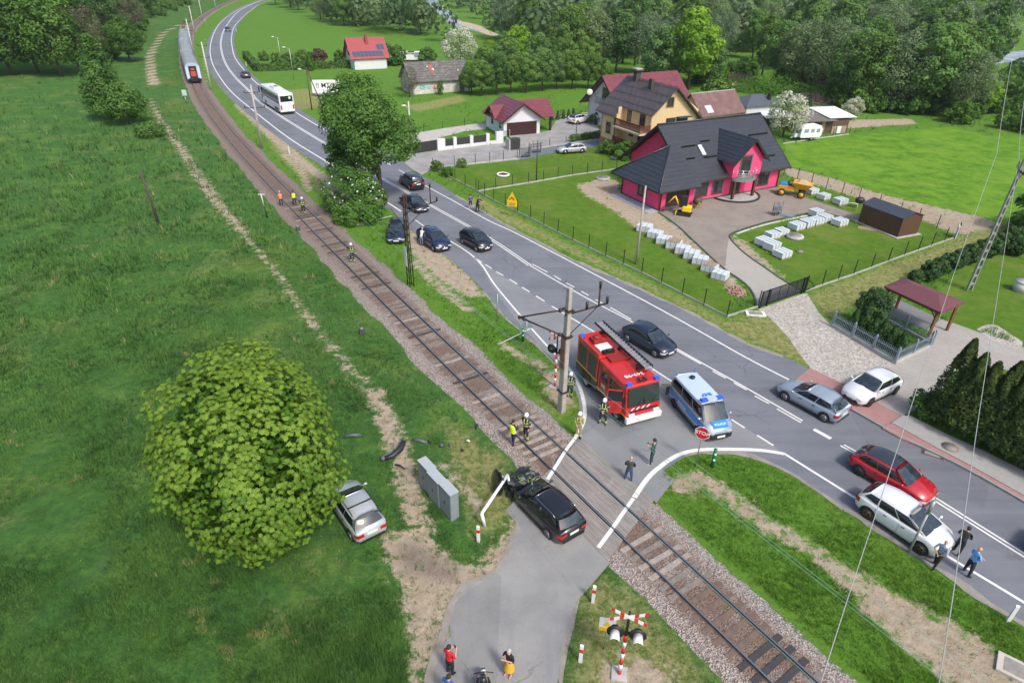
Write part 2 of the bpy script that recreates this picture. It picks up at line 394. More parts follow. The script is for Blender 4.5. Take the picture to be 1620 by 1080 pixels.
road_side = GL(SIDE)
roads_for_mask = [road_poly, road_side] + [GL(p) for p in (YARD, YPATH, GRAVELP, PAVER, CARPORTF, PINKP, WALKG, WALKP, BRICK, DRIVE)]

# ------------------------------------------------------------------ ground
def axis_pts(a0, a1, fine, lo, hi, grow=1.09):
    mid = list(np.arange(a0, a1+1e-6, fine)); up = []; s = fine; x = a1
    while x < hi: s *= grow; x += s; up.append(x)
    dn = []; s = fine; x = a0
    while x > lo: s *= grow; x -= s; dn.append(x)
    return np.array(dn[::-1] + mid + up)
gx = axis_pts(-32, 48, 0.5, -1600, 1600, 1.035); gy = axis_pts(8, 92, 0.5, -60, 3200, 1.016)
GX, GY = np.meshgrid(gx, gy)
def multi(fn, polys): 
    r = None
    for p in polys:
        v = fn(p); r = v if r is None else np.maximum(r, v)
    return np.clip(r, -6, 6)
a_dirt = multi(lambda p: sdist(GX, GY, GL(p)), DIRTP)
for pl, w in DIRTL:
    P_ = [on(*p) for p in pl] if pl[0][0] < 420 else GL(pl)
    a_dirt = np.maximum(a_dirt, w - seg_dist(GX, GY, P_))
a_dirt = np.clip(a_dirt, -6, 6)
a_dry = multi(lambda p: sdist(GX, GY, GL(p)), DRYP)
a_lawn = multi(lambda p: sdist(GX, GY, GL(p)), LAWNS)
a_damp = np.clip(sdist(GX, GY, GL([(622,866),(660,856),(700,888),(724,894),(722,918),(690,914),(645,904)])), -6, 6)
a_field = multi(lambda p: sdist(GX, GY, GL(p)), [FIELD])
TCP = [(p.x, p.y) for p in TC]
left_poly = [Vector((p.x, p.y, 0)) for p in TC] + [Vector((-50, -80, 0)), Vector((-2500, -80, 0)), Vector((-2500, 2500, 0)), Vector((-900, 2500, 0))]
a_mead = np.clip(sdist(GX, GY, left_poly), -6, 6)
d_road = multi(lambda p: sdist(GX, GY, p), roads_for_mask)
d_track = seg_dist(GX, GY, TCP)
GZ = Zs(GX, GY)
amp = np.clip((a_mead-2.5)/4, 0, 1)*np.clip(-d_road/1.5-0.3, 0, 1)*np.clip((d_track-4)/3, 0, 1)
rough_n = (np_noise(GX/1.1, GY/1.1, 3)-0.5)*0.16 + (np_noise(GX/3.7, GY/3.7, 5)-0.5)*0.35
GZ = GZ + rough_n*amp*np.where(a_dirt > -0.3, 0.3, 1.0) - 0.004
ny_, nx_ = GX.shape; idx = np.arange(nx_*ny_).reshape(ny_, nx_)
faces = np.stack([idx[:-1,:-1], idx[:-1,1:], idx[1:,1:], idx[1:,:-1]], -1).reshape(-1, 4)
g = N('ground_mat')
nA = g.noise(0.045, 5, 0.6); nB = g.noise(0.32, 6, 0.65, dist=0.6); nC = g.noise(2.2, 6, 0.75); nD = g.noise(9.0, 5, 0.8); nE = g.noise(34.0, 3, 0.8)
tuft = g.math('ADD', g.math('MULTIPLY', nC, 0.5), g.math('ADD', g.math('MULTIPLY', nD, 0.3), g.math('MULTIPLY', nE, 0.2)))
t2 = g.step(tuft, 0.34, 0.66)
dark, mid_ = (0.028,0.084,0.020), (0.076,0.182,0.036)
base = g.mix(t2, dark, mid_); base = g.mix(g.step(nB, 0.45, 0.72), base, g.mix(t2, (0.060,0.132,0.022), (0.145,0.255,0.048)))
base = g.mix(g.math('MULTIPLY', g.step(g.noise(0.9, 5, 0.7), 0.50, 0.66), 0.65), base, g.mix(t2, (0.030,0.080,0.026), (0.065,0.145,0.045)))
# pale seed heads and yellowish drifts in the meadow
pale = g.math('MULTIPLY', g.step(g.noise(0.16, 6, 0.62), 0.52, 0.64), g.math('MULTIPLY', g.step(g.noise(3.5, 4, 0.8), 0.45, 0.65), g.step(g.attr('mead'), 1, 4)))
base = g.mix(g.math('MULTIPLY', pale, 0.6), base, (0.26,0.23,0.12)); base = g.mix(g.math('MULTIPLY', g.step(g.noise(0.07, 4, 0.6), 0.5, 0.68), 0.4), base, g.mix(t2, (0.085,0.125,0.020), (0.17,0.215,0.045)))
nonm = g.mix(t2, (0.060,0.150,0.016), (0.115,0.245,0.028)); nonm = g.mix(g.step(nB, 0.35, 0.7), nonm, g.mix(t2, (0.075,0.165,0.022), (0.14,0.26,0.035)))
base = g.mix(g.step(g.attr('mead'), -1.5, 0.5), nonm, base)
edge = g.math('ADD', g.math('MULTIPLY', g.math('SUBTRACT', nC, 0.5), 2.2), g.math('ADD', g.math('MULTIPLY', g.math('SUBTRACT', nD, 0.5), 1.2), g.math('MULTIPLY', g.math('SUBTRACT', nB, 0.5), 0.9)))
verge = g.math('MULTIPLY', g.step(g.math('ADD', g.attr('dry'), edge), -0.5, 0.9), 0.72)
base = g.mix(verge, base, g.mix(g.step(nC, 0.35, 0.62), (0.15,0.17,0.045), (0.36,0.31,0.145)))
field = g.mix(g.step(g.noise(0.5, 6, 0.7), 0.3, 0.7), (0.070,0.175,0.014), (0.165,0.325,0.024)); field = g.mix(g.math('MULTIPLY', g.step(g.noise(0.14, 6, 0.7), 0.45, 0.62), 0.6), field, (0.20,0.335,0.035))
field = g.mix(g.math('MULTIPLY', t2, 0.35), field, (0.055,0.15,0.012))
base = g.mix(g.step(g.math('ADD', g.attr('field'), g.math('MULTIPLY', edge, 0.5)), -0.3, 0.6), base, field)
lawnc = g.mix(g.step(g.noise(1.1, 5, 0.7), 0.3, 0.7), (0.075,0.155,0.014), (0.12,0.215,0.022)); lawnc = g.mix(g.math('MULTIPLY', g.step(g.noise(0.2, 5, 0.7), 0.47, 0.66), 0.65), lawnc, (0.185,0.225,0.05))
lawnc = g.mix(g.math('MULTIPLY', nE, 0.35), lawnc, (0.05,0.11,0.010))
base = g.mix(g.step(g.math('ADD', g.attr('lawn'), g.math('MULTIPLY', edge, 0.12)), -0.12, 0.12), base, lawnc)
soil = g.mix(g.step(nC, 0.3, 0.7), (0.25,0.185,0.125), (0.44,0.36,0.26)); soil = g.mix(g.step(nE, 0.4, 0.75), soil, (0.50,0.43,0.33)); soil = g.mix(g.math('MULTIPLY', g.step(nB, 0.55, 0.75), 0.5), soil, (0.22,0.16,0.11))
patch = g.math('MULTIPLY', g.math('SUBTRACT', g.noise(1.3, 6, 0.75, dist=0.4), 0.5), 3.0)
dm = g.step(g.math('ADD', g.math('MINIMUM', g.attr('dirt'), 0.72), g.math('ADD', g.math('MULTIPLY', edge, 0.75), patch)), -0.30, 0.30)
base = g.mix(dm, base, soil)
base = g.mix(g.math('MULTIPLY', g.step(g.math('ADD', g.attr('damp'), g.math('MULTIPLY', edge, 0.7)), -0.5, 0.6), 0.8), base, g.mix(g.step(nC, 0.35, 0.65), (0.125,0.10,0.085), (0.22,0.18,0.15)))
spots = g.math('MULTIPLY', g.step(g.noise(0.75, 5, 0.7, dist=0.3), 0.705, 0.76), g.step(g.attr('mead'), 2, 4))
base = g.mix(g.math('MULTIPLY', spots, 0.6), base, (0.24,0.17,0.10))
fl = g.math('MULTIPLY', g.math('LESS_THAN', g.voro(2.3), 0.05), g.step(g.noise(0.35, 2), 0.58, 0.62))
base = g.mix(g.math('MULTIPLY', fl, g.step(g.attr('mead'), 2, 3)), base, (0.75,0.60,0.05))
g.bump(g.math('ADD', g.math('MULTIPLY', nC, 0.6), g.math('MULTIPLY', nD, 0.4)), 1.0, 0.16)
g.out(base, 0.95, 0.12)
ground = mesh_np('ground', np.stack([GX.ravel(), GY.ravel(), GZ.ravel()], -1), faces, g.m, smooth_=True,
                 attrs=dict(dirt=a_dirt.ravel(), dry=a_dry.ravel(), lawn=a_lawn.ravel(), field=a_field.ravel(), damp=a_damp.ravel(), mead=a_mead.ravel()))
tag(ground, kind='structure')

# ------------------------------------------------------------------ roads
def asphalt(name, lo, hi, patch=0.25, crack=True):
    a = N(name); n1 = a.noise(0.25, 5, 0.6); n2 = a.noise(40, 3, 0.8); n3 = a.noise(3.0, 5, 0.7)
    c = a.mix(a.step(n1, 0.3, 0.7), lo, hi); c = a.mix(a.math('MULTIPLY', a.step(n2, 0.35, 0.8), 0.35), c, tuple(min(1, x*1.6) for x in hi))
    c = a.mix(a.math('MULTIPLY', a.step(n3, 0.55, 0.8), patch), c, tuple(x*0.65 for x in lo))
    cr = a.voro(0.30, 'DISTANCE_TO_EDGE', vec=None) if crack else None
    if crack:
        wv_ = a.t.nodes.new('ShaderNodeVectorMath'); wv_.operation = 'ADD'; a.lk(a.pos, wv_.inputs[0]); nn_ = a.t.nodes.new('ShaderNodeTexNoise'); nn_.inputs['Scale'].default_value = 1.3; nn_.inputs['Detail'].default_value = 5; a.lk(a.pos, nn_.inputs['Vector']); a.lk(nn_.outputs['Color'], wv_.inputs[1])
        cr = a.voro(0.22, 'DISTANCE_TO_EDGE', vec=wv_.outputs[0]); ck = a.math('MULTIPLY', a.math('LESS_THAN', cr, 0.006), a.step(a.noise(0.12, 3), 0.48, 0.6)); c = a.mix(a.math('MULTIPLY', ck, 0.55), c, tuple(x*0.4 for x in lo))
        pt = a.voro(0.16, out='Color'); sp_ = a.t.nodes.new('ShaderNodeSeparateColor'); a.lk(pt, sp_.inputs[0]); c = a.mix(a.math('MULTIPLY', a.math('GREATER_THAN', sp_.outputs[0], 0.86), 0.25), c, tuple(x*0.7 for x in lo))
        oil = a.step(a.noise(1.1, 3, 0.5), 0.70, 0.78); c = a.mix(a.math('MULTIPLY', oil, 0.35), c, tuple(x*0.5 for x in lo))
    a.bump(n2, 0.3, 0.01); return a, c
a, c = asphalt('asphalt_main', (0.125,0.135,0.155), (0.165,0.175,0.195))
# worn lanes run along the road: stretch noise along its direction
st = a.noise(1.0, 4, 0.6, vec=a.vecscale((0.05, 1.4, 1), math.radians(28)))
c = a.mix(a.math('MULTIPLY', a.step(st, 0.48, 0.7), 0.35), c, (0.20,0.21,0.23)); c = a.mix(a.math('MULTIPLY', a.step(st, 0.5, 0.3), 0.3), c, (0.095,0.10,0.115))
a.out(c, 0.85, 0.3); ASPH = a.m
a, c = asphalt('asphalt_side', (0.185,0.185,0.185), (0.285,0.28,0.265), 0.5); st = a.noise(1.0, 4, 0.6, vec=a.vecscale((1.2, 0.10, 1), 0.1))
c = a.mix(a.math('MULTIPLY', a.step(st, 0.5, 0.72), 0.35), c, (0.17,0.18,0.20)); a.out(c, 0.9, 0.25); ASPS = a.m
def ragged(P, amp, step=0.35, seed=1):
    out = []; n = len(P)
    for i in range(n):
        a_, b_ = P[i], P[(i+1) % n]; L = (b_-a_).length; k_ = max(1, int(L/step)) if (a_.y < 75 and L < 6) else 1
        for k in range(k_):
            q = a_.lerp(b_, k/k_); j = (np_noise(np.array([q.x*1.7]), np.array([q.y*1.7]), seed)[0]-.5)*2*amp + (np_noise(np.array([q.x*6]), np.array([q.y*6]), seed+1)[0]-.5)*amp; d_ = (b_-a_); d_.z = 0
            if q.y < 75 and d_.length > 0: d_.normalize(); q = q + Vector((-d_.y, d_.x, 0))*j
            out.append(Vector((q.x, q.y, 0)))
    return out
lowr = catmull(GL(ROAD_L), 2.5) + catmull(GL(ROAD_R), 2.0); upr = catmull(GL(ROAD_U), 3.0)
road_rag = ragged(lowr, .10)[:-1] + catmull(GL(KERB[::-1]), 4.0) + ragged(upr, .10)[:-1]
tag(sheet('main_road', road_rag, 0.012, ASPH), 'grey two lane asphalt road curving down the valley')
a, c = asphalt('asphalt_mouth', (0.17,0.18,0.19), (0.225,0.23,0.235)); a.out(c, 0.9, 0.25); ASPM = a.m
# older paler asphalt of the turning lane and the mouth of the side road
sheet('turning_lane', catmull(GL([(741,399),(785,430),(861,477),(958,536),(1071,609),(1157,663),(1223,705),(1236,716)]), 3) + GL([(1213,716),(1177,716),(1111,714),(1079,720),(1056,735),(1028,758),(1002,790),(955,745),(906,704),(910,686),(918,655),(915,630),(903,602),(883,577),(855,548),(822,512),(800,484),(780,456),(763,424)]), 0.016, ASPM)
tag(sheet('side_road', ragged(catmull(road_side, 1.0), .13), 0.012, ASPS), 'worn light grey side road')
# gritty dirty strips along the asphalt edges
GRT = M('road_grit', (0.20,0.18,0.155), 0.95, col2=(0.31,0.285,0.25), scale=1.5, bump=0.3)
def grit(px, w, off, seed):
    P = smooth(catmull(GL(px), .4), 2); b = MB(); vs = []
    for i, p in enumerate(P):
        t_ = (P[min(i+1,len(P)-1)]-P[max(i-1,0)]).normalized(); nn = Vector((-t_.y,t_.x,0)); j = [(np_noise(np.array([p.x*f]), np.array([p.y*f]), seed+k)[0]-.5) for k, f in ((0,.9),(1,3.),(2,.9),(3,3.))]
        a_, c_ = w/2+w*.9*j[0]+w*.5*j[1], w/2+w*.9*j[2]+w*.5*j[3]
        for q in (p+nn*(off+max(.02,a_)), p+nn*(off-max(.02,c_))): vs.append((q.x,q.y,0.0205))
    b.add(vs, [(2*i,2*i+1,2*i+3,2*i+2) for i in range(len(P)-1)]); tag(b.build('road_edge_grit', GRT), kind='structure')
grit([(857,768),(830,812),(800,889),(784,908),(747,920),(725,936),(710,973),(708,1004),(692,1035),(682,1080)], .30, -.08, 3)
grit([(960,868),(938,886),(921,917),(910,954),(902,991),(891,1022),(885,1080)], .16, .05, 7)
grit([(1083,722),(1111,717),(1166,720),(1218,732),(1259,756),(1300,784),(1348,813),(1435,872),(1495,909),(1560,955),(1620,992)], .30, .12, 11)
grit([(1240,563),(1180,543),(1089,492),(990,447),(925,419),(860,387),(780,344),(722,309)], .35, .05, 15)
grit([(763,460),(780,480),(801,503),(830,529),(856,553),(884,582)], .22, -.02, 19)
sheet('yard_paving', GL(YARD), 0.014, (lambda n_: (n_.out(n_.mix(n_.step(n_.noise(0.6,4),0.3,0.7),(0.25,0.245,0.24),(0.34,0.33,0.315))), n_.m)[1])(N('yard_concrete')))
sheet('garden_path', GL(YPATH), 0.010, M('path_concrete', (0.42,0.40,0.36), 0.9, var=0.15, scale=1.0))
sheet('blue_driveway', GL(BLUED), 0.020, M('blue_paver', (0.13,0.15,0.18), 0.8, var=0.15, scale=3))
pv = N('gravel_mat'); vc = pv.voro(9, out='Color'); sep = pv.t.nodes.new('ShaderNodeSeparateColor'); pv.lk(vc, sep.inputs[0])
c = pv.mix(sep.outputs[0], (0.26,0.235,0.205), (0.52,0.49,0.44)); c = pv.mix(pv.math('MULTIPLY', pv.step(pv.noise(0.5, 5, 0.7), 0.5, 0.7), 0.5), c, (0.36,0.30,0.22)); pv.bump(pv.voro(9), 0.8, 0.04); pv.out(c, 0.9); GRAV = pv.m
sheet('gravel_drive', catmull(GL(GRAVELP), 1.5), 0.008, GRAV)
sheet('pebble_bed', catmull(GL([(1545,521),(1560,514),(1578,515),(1600,530),(1618,541),(1608,552),(1575,541),(1545,521)]), 0.6), 0.012, GRAV)
def bricks(name, c1, c2, mortar, sc, rot, var=0.5):
    p = N(name); bt = p.t.nodes.new('ShaderNodeTexBrick'); p.lk(p.vecscale((1,1,1), rot), bt.inputs['Vector'])
    bt.inputs['Color1'].default_value = (*c1,1); bt.inputs['Color2'].default_value = (*c2,1); bt.inputs['Mortar'].default_value = (*mortar,1)
    bt.inputs['Scale'].default_value = sc; bt.inputs['Mortar Size'].default_value = 0.03; bt.inputs['Brick Width'].default_value = 0.5; bt.inputs['Row Height'].default_value = 0.25
    c = p.mix(p.math('MULTIPLY', p.step(p.noise(0.5, 6, 0.7), 0.35, 0.7), var), bt.outputs['Color'], tuple(x*0.75 for x in c1)); p.out(c, 0.9); return p.m
PAV = bricks('concrete_paver', (0.36,0.335,0.305), (0.43,0.405,0.37), (0.26,0.24,0.21), 2.4, 0.6)
sheet('paved_forecourt', GL(PAVER), 0.010, PAV)
sheet('carport_floor', GL(CARPORTF), 0.016, bricks('carport_paver', (0.20,0.20,0.205), (0.245,0.245,0.25), (0.15,0.15,0.15), 2.4, 0.4))  # floor set to a darker grey than the forecourt
sheet('pink_pavement', GL(PINKP), 0.018, bricks('pink_paver', (0.36,0.19,0.175), (0.43,0.24,0.22), (0.26,0.15,0.14), 4, 0.5))
wk = MB(); wk.prism([tuple(p)[:2] for p in GL(WALKG)], 0.0, 0.11); o = wk.build('pavement', bricks('grey_paver', (0.33,0.325,0.31), (0.40,0.39,0.37), (0.25,0.24,0.23), 4, 0.5)); tag(o, kind='structure')
wk = MB(); wk.prism([tuple(p)[:2] for p in GL(WALKP)], 0.0, 0.112); o = wk.build('pink_pavement_strip', MATS['pink_paver']); tag(o, kind='structure')
kp = smooth(catmull(GL(KERB), 1.0), 3); kb = MB(); vs = []
for i, p in enumerate(kp):
    d = (kp[min(i+1,len(kp)-1)]-kp[max(i-1,0)]).normalized(); nn = Vector((-d.y,d.x,0)); h = min(0.13, 0.03+0.02*i)
    for q, z in ((p-nn*0.02,0.0),(p-nn*0.02,h),(p+nn*0.13,h),(p+nn*0.13,0.0)): vs.append((q.x,q.y,z))
kb.add(vs, [(4*i+k,4*i+k+1,4*i+k+5,4*i+k+4) for i in range(len(kp)-1) for k in range(3)])
tag(kb.build('road_kerb', M('kerb_stone', (0.26,0.255,0.245), 0.85, var=0.15, scale=3)), kind='structure')
sheet('brick_yard', GL(BRICK), 0.010, bricks('brown_paver', (0.275,0.235,0.20), (0.33,0.285,0.245), (0.20,0.17,0.145), 3, 0.5, 0.8))
sheet('house_drive', GL(DRIVE), 0.014, bricks('light_paver', (0.37,0.35,0.31), (0.42,0.40,0.355), (0.28,0.26,0.23), 3, 0.5, 0.2))
# garden kerbs of the pink house yard
def low_kerb(name, px, w, h, mat, z0=0.0):
    P = GL(px); P = smooth(catmull(P, 0.8), 2); b = MB(); vs = []
    for i, p in enumerate(P):
        d = (P[min(i+1,len(P)-1)]-P[max(i-1,0)]).normalized(); nn = Vector((-d.y,d.x,0))
        for q, z in ((p-nn*w/2,z0),(p-nn*w/2,z0+h),(p+nn*w/2,z0+h),(p+nn*w/2,z0)): vs.append((q.x,q.y,z))
    b.add(vs, [(4*i+k,4*i+k+1,4*i+k+5,4*i+k+4) for i in range(len(P)-1) for k in range(3)] + [(0,1,2,3),(4*len(P)-1,4*len(P)-2,4*len(P)-3,4*len(P)-4)])
    return tag(b.build(name, mat), kind='structure')
DK = M('dark_kerb', (0.06,0.065,0.075), 0.7); WK = M('white_kerb', (0.52,0.51,0.48), 0.85, var=0.12, scale=2)
low_kerb('yard_kerb', [(1041,336),(1069,355),(1098,382),(1147,427),(1178,447),(1193,465),(1196,486)], 0.14, 0.07, DK)
low_kerb('yard_kerb', [(1268,460),(1240,445),(1215,427),(1180,403),(1160,384),(1153,375),(1156,370),(1163,367),(1207,353),(1276,338),(1306,337),(1360,354)], 0.14, 0.07, DK)
low_kerb('yard_kerb', [(1165,370),(1208,356),(1277,341)], 0.25, 0.03, WK)

# ------------------------------------------------------------------ painted lines
PAINT = M('road_paint', (0.66,0.66,0.64), 0.7, var=0.10, scale=3)
def rampz(x, y):
    c_ = G(925,778)
    if math.hypot(x-c_.x, y-c_.y) > 6.5: return 0.0
    d = float(seg_dist(np.array([x]), np.array([y]), TCP)[0]); return max(0.0, min(0.157, 0.157*(1-(d-2.25)/2.15))) + 0.0135
def wline(px, w, z=0.024, closed=False, name='road_line', mat=None, sm=2):
    P = smooth(catmull(GL(px), 0.4 if px[0][1] > 560 else 0.8), sm); b = MB(); ribbon_pts(P, w, z, b, rampz if z < .1 and px[0][1] > 560 else None); return tag(b.build(name, mat or PAINT), kind='structure')
def offs(px, d):
    P = smooth(catmull(GL(px), 1.0), 3); out = []
    for i, p in enumerate(P):
        t = (P[min(i+1,len(P)-1)]-P[max(i-1,0)]).normalized(); out.append(p + Vector((-t.y, t.x, 0))*d)
    return out
def rline(P, w, z=0.024): b = MB(); ribbon_pts(P, w, z, b); return tag(b.build('road_line', PAINT), kind='structure')
wline([(450,-5),(413,1.5),(382,13.5),(360.8,26),(346,40),(337.2,56),(332.4,77.8),(335.8,100),(349.7,125),(369.2,148.6),(405.7,179.2),(458.9,220),(518.2,257.1),(562,288),(606.2,316.2),(634.6,334.7)], 0.22, sm=6)
CENT = [(455,-7),(412,2),(378.9,17.5),(358,41.7),(349.7,63.9),(351,83.3),(358,102.8),(371.9,122.2),(397,147),(409.4,160.7),(453.9,190.4),(530.6,237.3)]
C2 = [(530.6,237.3),(593.8,276.6),(652,308.8),(741,358.2),(780,380.5),(838,420)]
rline(offs(CENT, 0.15), 0.16); rline(offs(CENT, -0.15), 0.16); rline(offs(C2, 0.13), 0.12); rline(offs(C2, -0.13), 0.12)
wline([(460,-9),(419,3.6),(395.6,18),(373.3,39),(366.4,58.3),(367.8,77.8),(373.3,94.4),(390,115.3),(409.4,134.7),(466.3,176.8),(513.3,205.2),(545.4,225),(590,247),(618,261)], 0.22, sm=6)
wline([(668,291.5),(722,320.7),(780,353.3),(803.6,362.7),(924.7,425.8),(1060,498),(1180,565.9),(1247.9,600.6)], 0.15, sm=4)
wline([(838,420),(928.3,472),(997.6,507.8),(1069,551),(1180,613.5),(1269.6,665.8)], 0.13)
for a_, b_ in [((841.8,418),(866.5,431)),((876.4,436.3),(887.5,443)),((896,448),(908.6,454.6)),((919.7,461),(930.8,467.5)),((942,474),(953,480)),((965.4,486.5),(998.5,505.5)),((1066.8,552.5),(1108.8,576)),((1127.3,587.2),(1148.3,598.6)),((1160.7,605.6),(1181,617)),((1193.6,626.4),(1216.7,638.6)),((1228.9,646.8),(1266.9,668.5)),((1329.4,704.8),(1420,757)),((1335,703.5),(1424,754))]:
    wline([a_, b_], 0.12)
wline([(1287.3,679),(1314.4,694)], 0.28)
wline([(1424,754.5),(1467.9,780),(1620,875)]+[(1800,985)], 0.12); wline([(1420,757.5),(1467.9,785.5),(1620,881)]+[(1800,992)], 0.12)
for a_, b_ in [((631,269),(642,275.4)),((750.8,407.7),(762,415)),((768,418.8),(778,425)),((785,430),(796,436)),((806,442),(818.3,449.7)),((825.7,454.6),(838,462)),((848,468.2),(861.6,476.9)),((656.9,348.3),(669.2,357)),((1157,663.5),(1178,677)),((1197.6,688.5),(1223.5,704.8))]:
    wline([a_, b_], 0.13)
wline([(872.7,484.3),(958,536.2),(1071.7,609.1)], 0.13)
wline([(669.2,357),(701.4,375.5),(738.5,397.8),(763.2,420),(780,447.2),(822,497.9),(866.5,548.6),(885,567)], 0.15)
wline([(885,567),(904,588),(917,612),(923.5,635),(925.5,655),(921,676),(911,694)], 0.24)
wline([(1239.7,717),(1348.4,785),(1495,877.3),(1620,953),(1800,1065)], 0.16)
wline([(1002.8,790.7),(1027.8,753.7),(1055.6,729.6),(1079.6,716.7),(1111,711),(1177.8,711),(1213,713),(1240,718)], 0.26)
wline([(911,694.5),(896,714),(878,743),(866,762)], 0.2, z=0.19); wline([(1001.5,792),(985,815),(966,843),(946,870)], 0.2, z=0.19)

# ------------------------------------------------------------------ railway
bl = N('ballast_mat'); vc = bl.voro(17, out='Color'); sep = bl.t.nodes.new('ShaderNodeSeparateColor'); bl.lk(vc, sep.inputs[0])
c = bl.mix(sep.outputs[0], (0.15,0.125,0.11), (0.50,0.44,0.40)); c = bl.mix(bl.math('MULTIPLY', bl.step(sep.outputs[1], 0.6, 1.0), 0.55), c, (0.27,0.16,0.11))
dr = bl.step(bl.attr('dc'), 1.75, 0.9); c = bl.mix(bl.math('MULTIPLY', dr, bl.math('MULTIPLY', bl.step(bl.noise(0.6, 5), 0.25, 0.55), 0.7)), c, (0.15,0.085,0.052))
c = bl.mix(bl.math('MULTIPLY', bl.step(bl.attr('far'), 38, 62), 0.6), c, (0.20,0.145,0.115))
gr = bl.math('MULTIPLY', bl.step(bl.math('ADD', bl.noise(2.2, 6, 0.75), bl.math('MULTIPLY', bl.step(bl.attr('dc'), 1.75, 2.5), 0.28)), 0.61, 0.69), 0.85); c = bl.mix(gr, c, (0.08,0.15,0.03))
bl.bump(bl.voro(17), 1.0, 0.06); bl.out(c, 0.95, 0.2)
prof = [(-2.55,-0.06),(-2.05,0.02),(-1.6,0.07),(-0.72,0.06),(0,0.055),(0.72,0.06),(1.6,0.07),(2.0,0.02),(2.45,-0.06)]
V = []; DC = []; FR = []
for i, p in enumerate(TC):
    d = (TC[min(i+1,len(TC)-1)]-TC[max(i-1,0)]).normalized(); nn = Vector((-d.y,d.x,0)); k = 1+0.22*(np_noise(np.array([i*0.8]), np.array([0.0]), 2)[0]-0.4)
    for x, z in prof: q = p + nn*(-x)*(k if abs(x) > 1.7 else 1); V.append((q.x,q.y,z)); DC.append(abs(x)); FR.append(q.y)
m_ = len(prof); FA = [(i*m_+j, i*m_+j+1, (i+1)*m_+j+1, (i+1)*m_+j) for i in range(len(TC)-1) for j in range(m_-1)]
tag(mesh_np('ballast_bed', V, [f[::-1] for f in FA], bl.m, smooth_=True, attrs=dict(dc=DC, far=FR)), kind='structure')
track = thing('railway_track', 'single railway track of two steel rails on timber sleepers', 'railway track')
RAILM = M('rail_steel', (0.16,0.13,0.12), 0.45, 0.6, var=0.2, scale=3); HEADM = M('rail_head', (0.42,0.42,0.43), 0.28, 0.9)
for sgn in (-1, 1):
    b = MB(); pr = [(-0.07,0.075),(-0.02,0.10),(-0.035,0.19),(-0.035,0.225),(0.035,0.225),(0.035,0.19),(0.02,0.10),(0.07,0.075)]; vs = []
    for i, p in enumerate(TC):
        d = (TC[min(i+1,len(TC)-1)]-TC[max(i-1,0)]).normalized(); nn = Vector((-d.y,d.x,0))
        for x, z in pr: q = p + nn*(0.75*sgn + x); vs.append((q.x,q.y,z))
    for i in range(len(TC)-1):
        for k in range(7):
            b.mat(1 if k in (3,) else 0); b.add([vs[i*8+k],vs[i*8+k+1],vs[(i+1)*8+k+1],vs[(i+1)*8+k]], [(0,1,2,3)])
    b.build('rail', [RAILM, HEADM], track)
rnd = random.Random(4)
WOODS = [M('sleeper_grey', (0.20,0.175,0.15), 0.9, var=0.3, scale=6), M('sleeper_dark', (0.045,0.043,0.045), 0.8, var=0.25, scale=6), M('sleeper_brown', (0.15,0.105,0.08), 0.9, var=0.3, scale=6), M('sleeper_pale', (0.31,0.27,0.235), 0.9, var=0.25, scale=6)]
sl_end = track_s(1289,1080)+1.5; cross_s = track_s(925,778)
def sleeper_mesh(mat, bury):
    b = MB(); b.box(-1.3,1.3,-0.125,0.125,0.02,0.105-bury); me = b.build('sleeper', mat); m = me.data; bpy.data.objects.remove(me); return m
SM = [[sleeper_mesh(w, bu) for bu in (0.0, 0.022, 0.036)] for w in WOODS]
s = sl_end; cnt = 0; rest = MB()
while s > track_s(311,140):
    p, d = on_track(s); ds = abs(s-cross_s)
    if ds > 3.4:
        yy = p.y; wi = rnd.choices([0,1,2,3], [5,1,6,1])[0] if yy > 18.5 else rnd.choices([1,2,0],[5,3,2])[0]
        if 3.4 < ds < 7: wi = 3
        near_ = yy < 24 and s > cross_s
        rz = math.atan2(d.y, d.x)+PI/2+rnd.uniform(-.03,.03)
        bury = (0 if rnd.random() < .55 else 1) if (yy < 20 or ds < 7) else rnd.choice([1,2,2,2,2]) if yy < 60 else 2
        if near_:
            k_ = int(ds/0.62); wi, bury = (3 if k_ % 3 else 0, 0) if ds < 6.5 else (1, 0) if 16 <= k_ <= 18 else (rnd.choice([0,2,2]), rnd.choice([1,1,2]))
        if cnt < 100:
            o = bpy.data.objects.new('sleeper', SM[wi][bury]); COL.objects.link(o); o.parent = track; o.location = (p.x,p.y,0); o.rotation_euler = (0,0,rz)
        else:
            rest.T = Matrix.Translation((p.x,p.y,0)) @ Matrix.Rotation(rz,4,'Z'); rest.box(-1.3,1.3,-0.125,0.125,0.02,0.075)
        cnt += 1
    s -= 0.62
tag(rest.build('sleepers', WOODS[2], track), kind='stuff')
# level crossing deck: planks either side of and between the rails
pl = N('deck_mat'); tcd = pl.t.nodes.new('ShaderNodeTexCoord').outputs['Object']
wv = pl.t.nodes.new('ShaderNodeTexWave'); wv.wave_type = 'BANDS'; wv.bands_direction = 'Y'; wv.inputs['Scale'].default_value = 2.4; wv.inputs['Distortion'].default_value = 0.0; pl.lk(tcd, wv.inputs['Vector'])
c = pl.mix(pl.step(pl.noise(1.0, 5, 0.7, vec=pl.vecscale((0.6,6,1), 0, tcd)), 0.3, 0.7), (0.19,0.17,0.155), (0.30,0.275,0.25)); c = pl.mix(pl.math('MULTIPLY', pl.math('LESS_THAN', wv.outputs['Fac'], 0.10), 0.6), c, (0.11,0.10,0.09)); c = pl.mix(pl.math('MULTIPLY', pl.step(pl.noise(2.0, 5, 0.8), 0.5, 0.75), 0.5), c, (0.40,0.37,0.34)); pl.out(c, 0.9)
p0, d0 = on_track(cross_s)
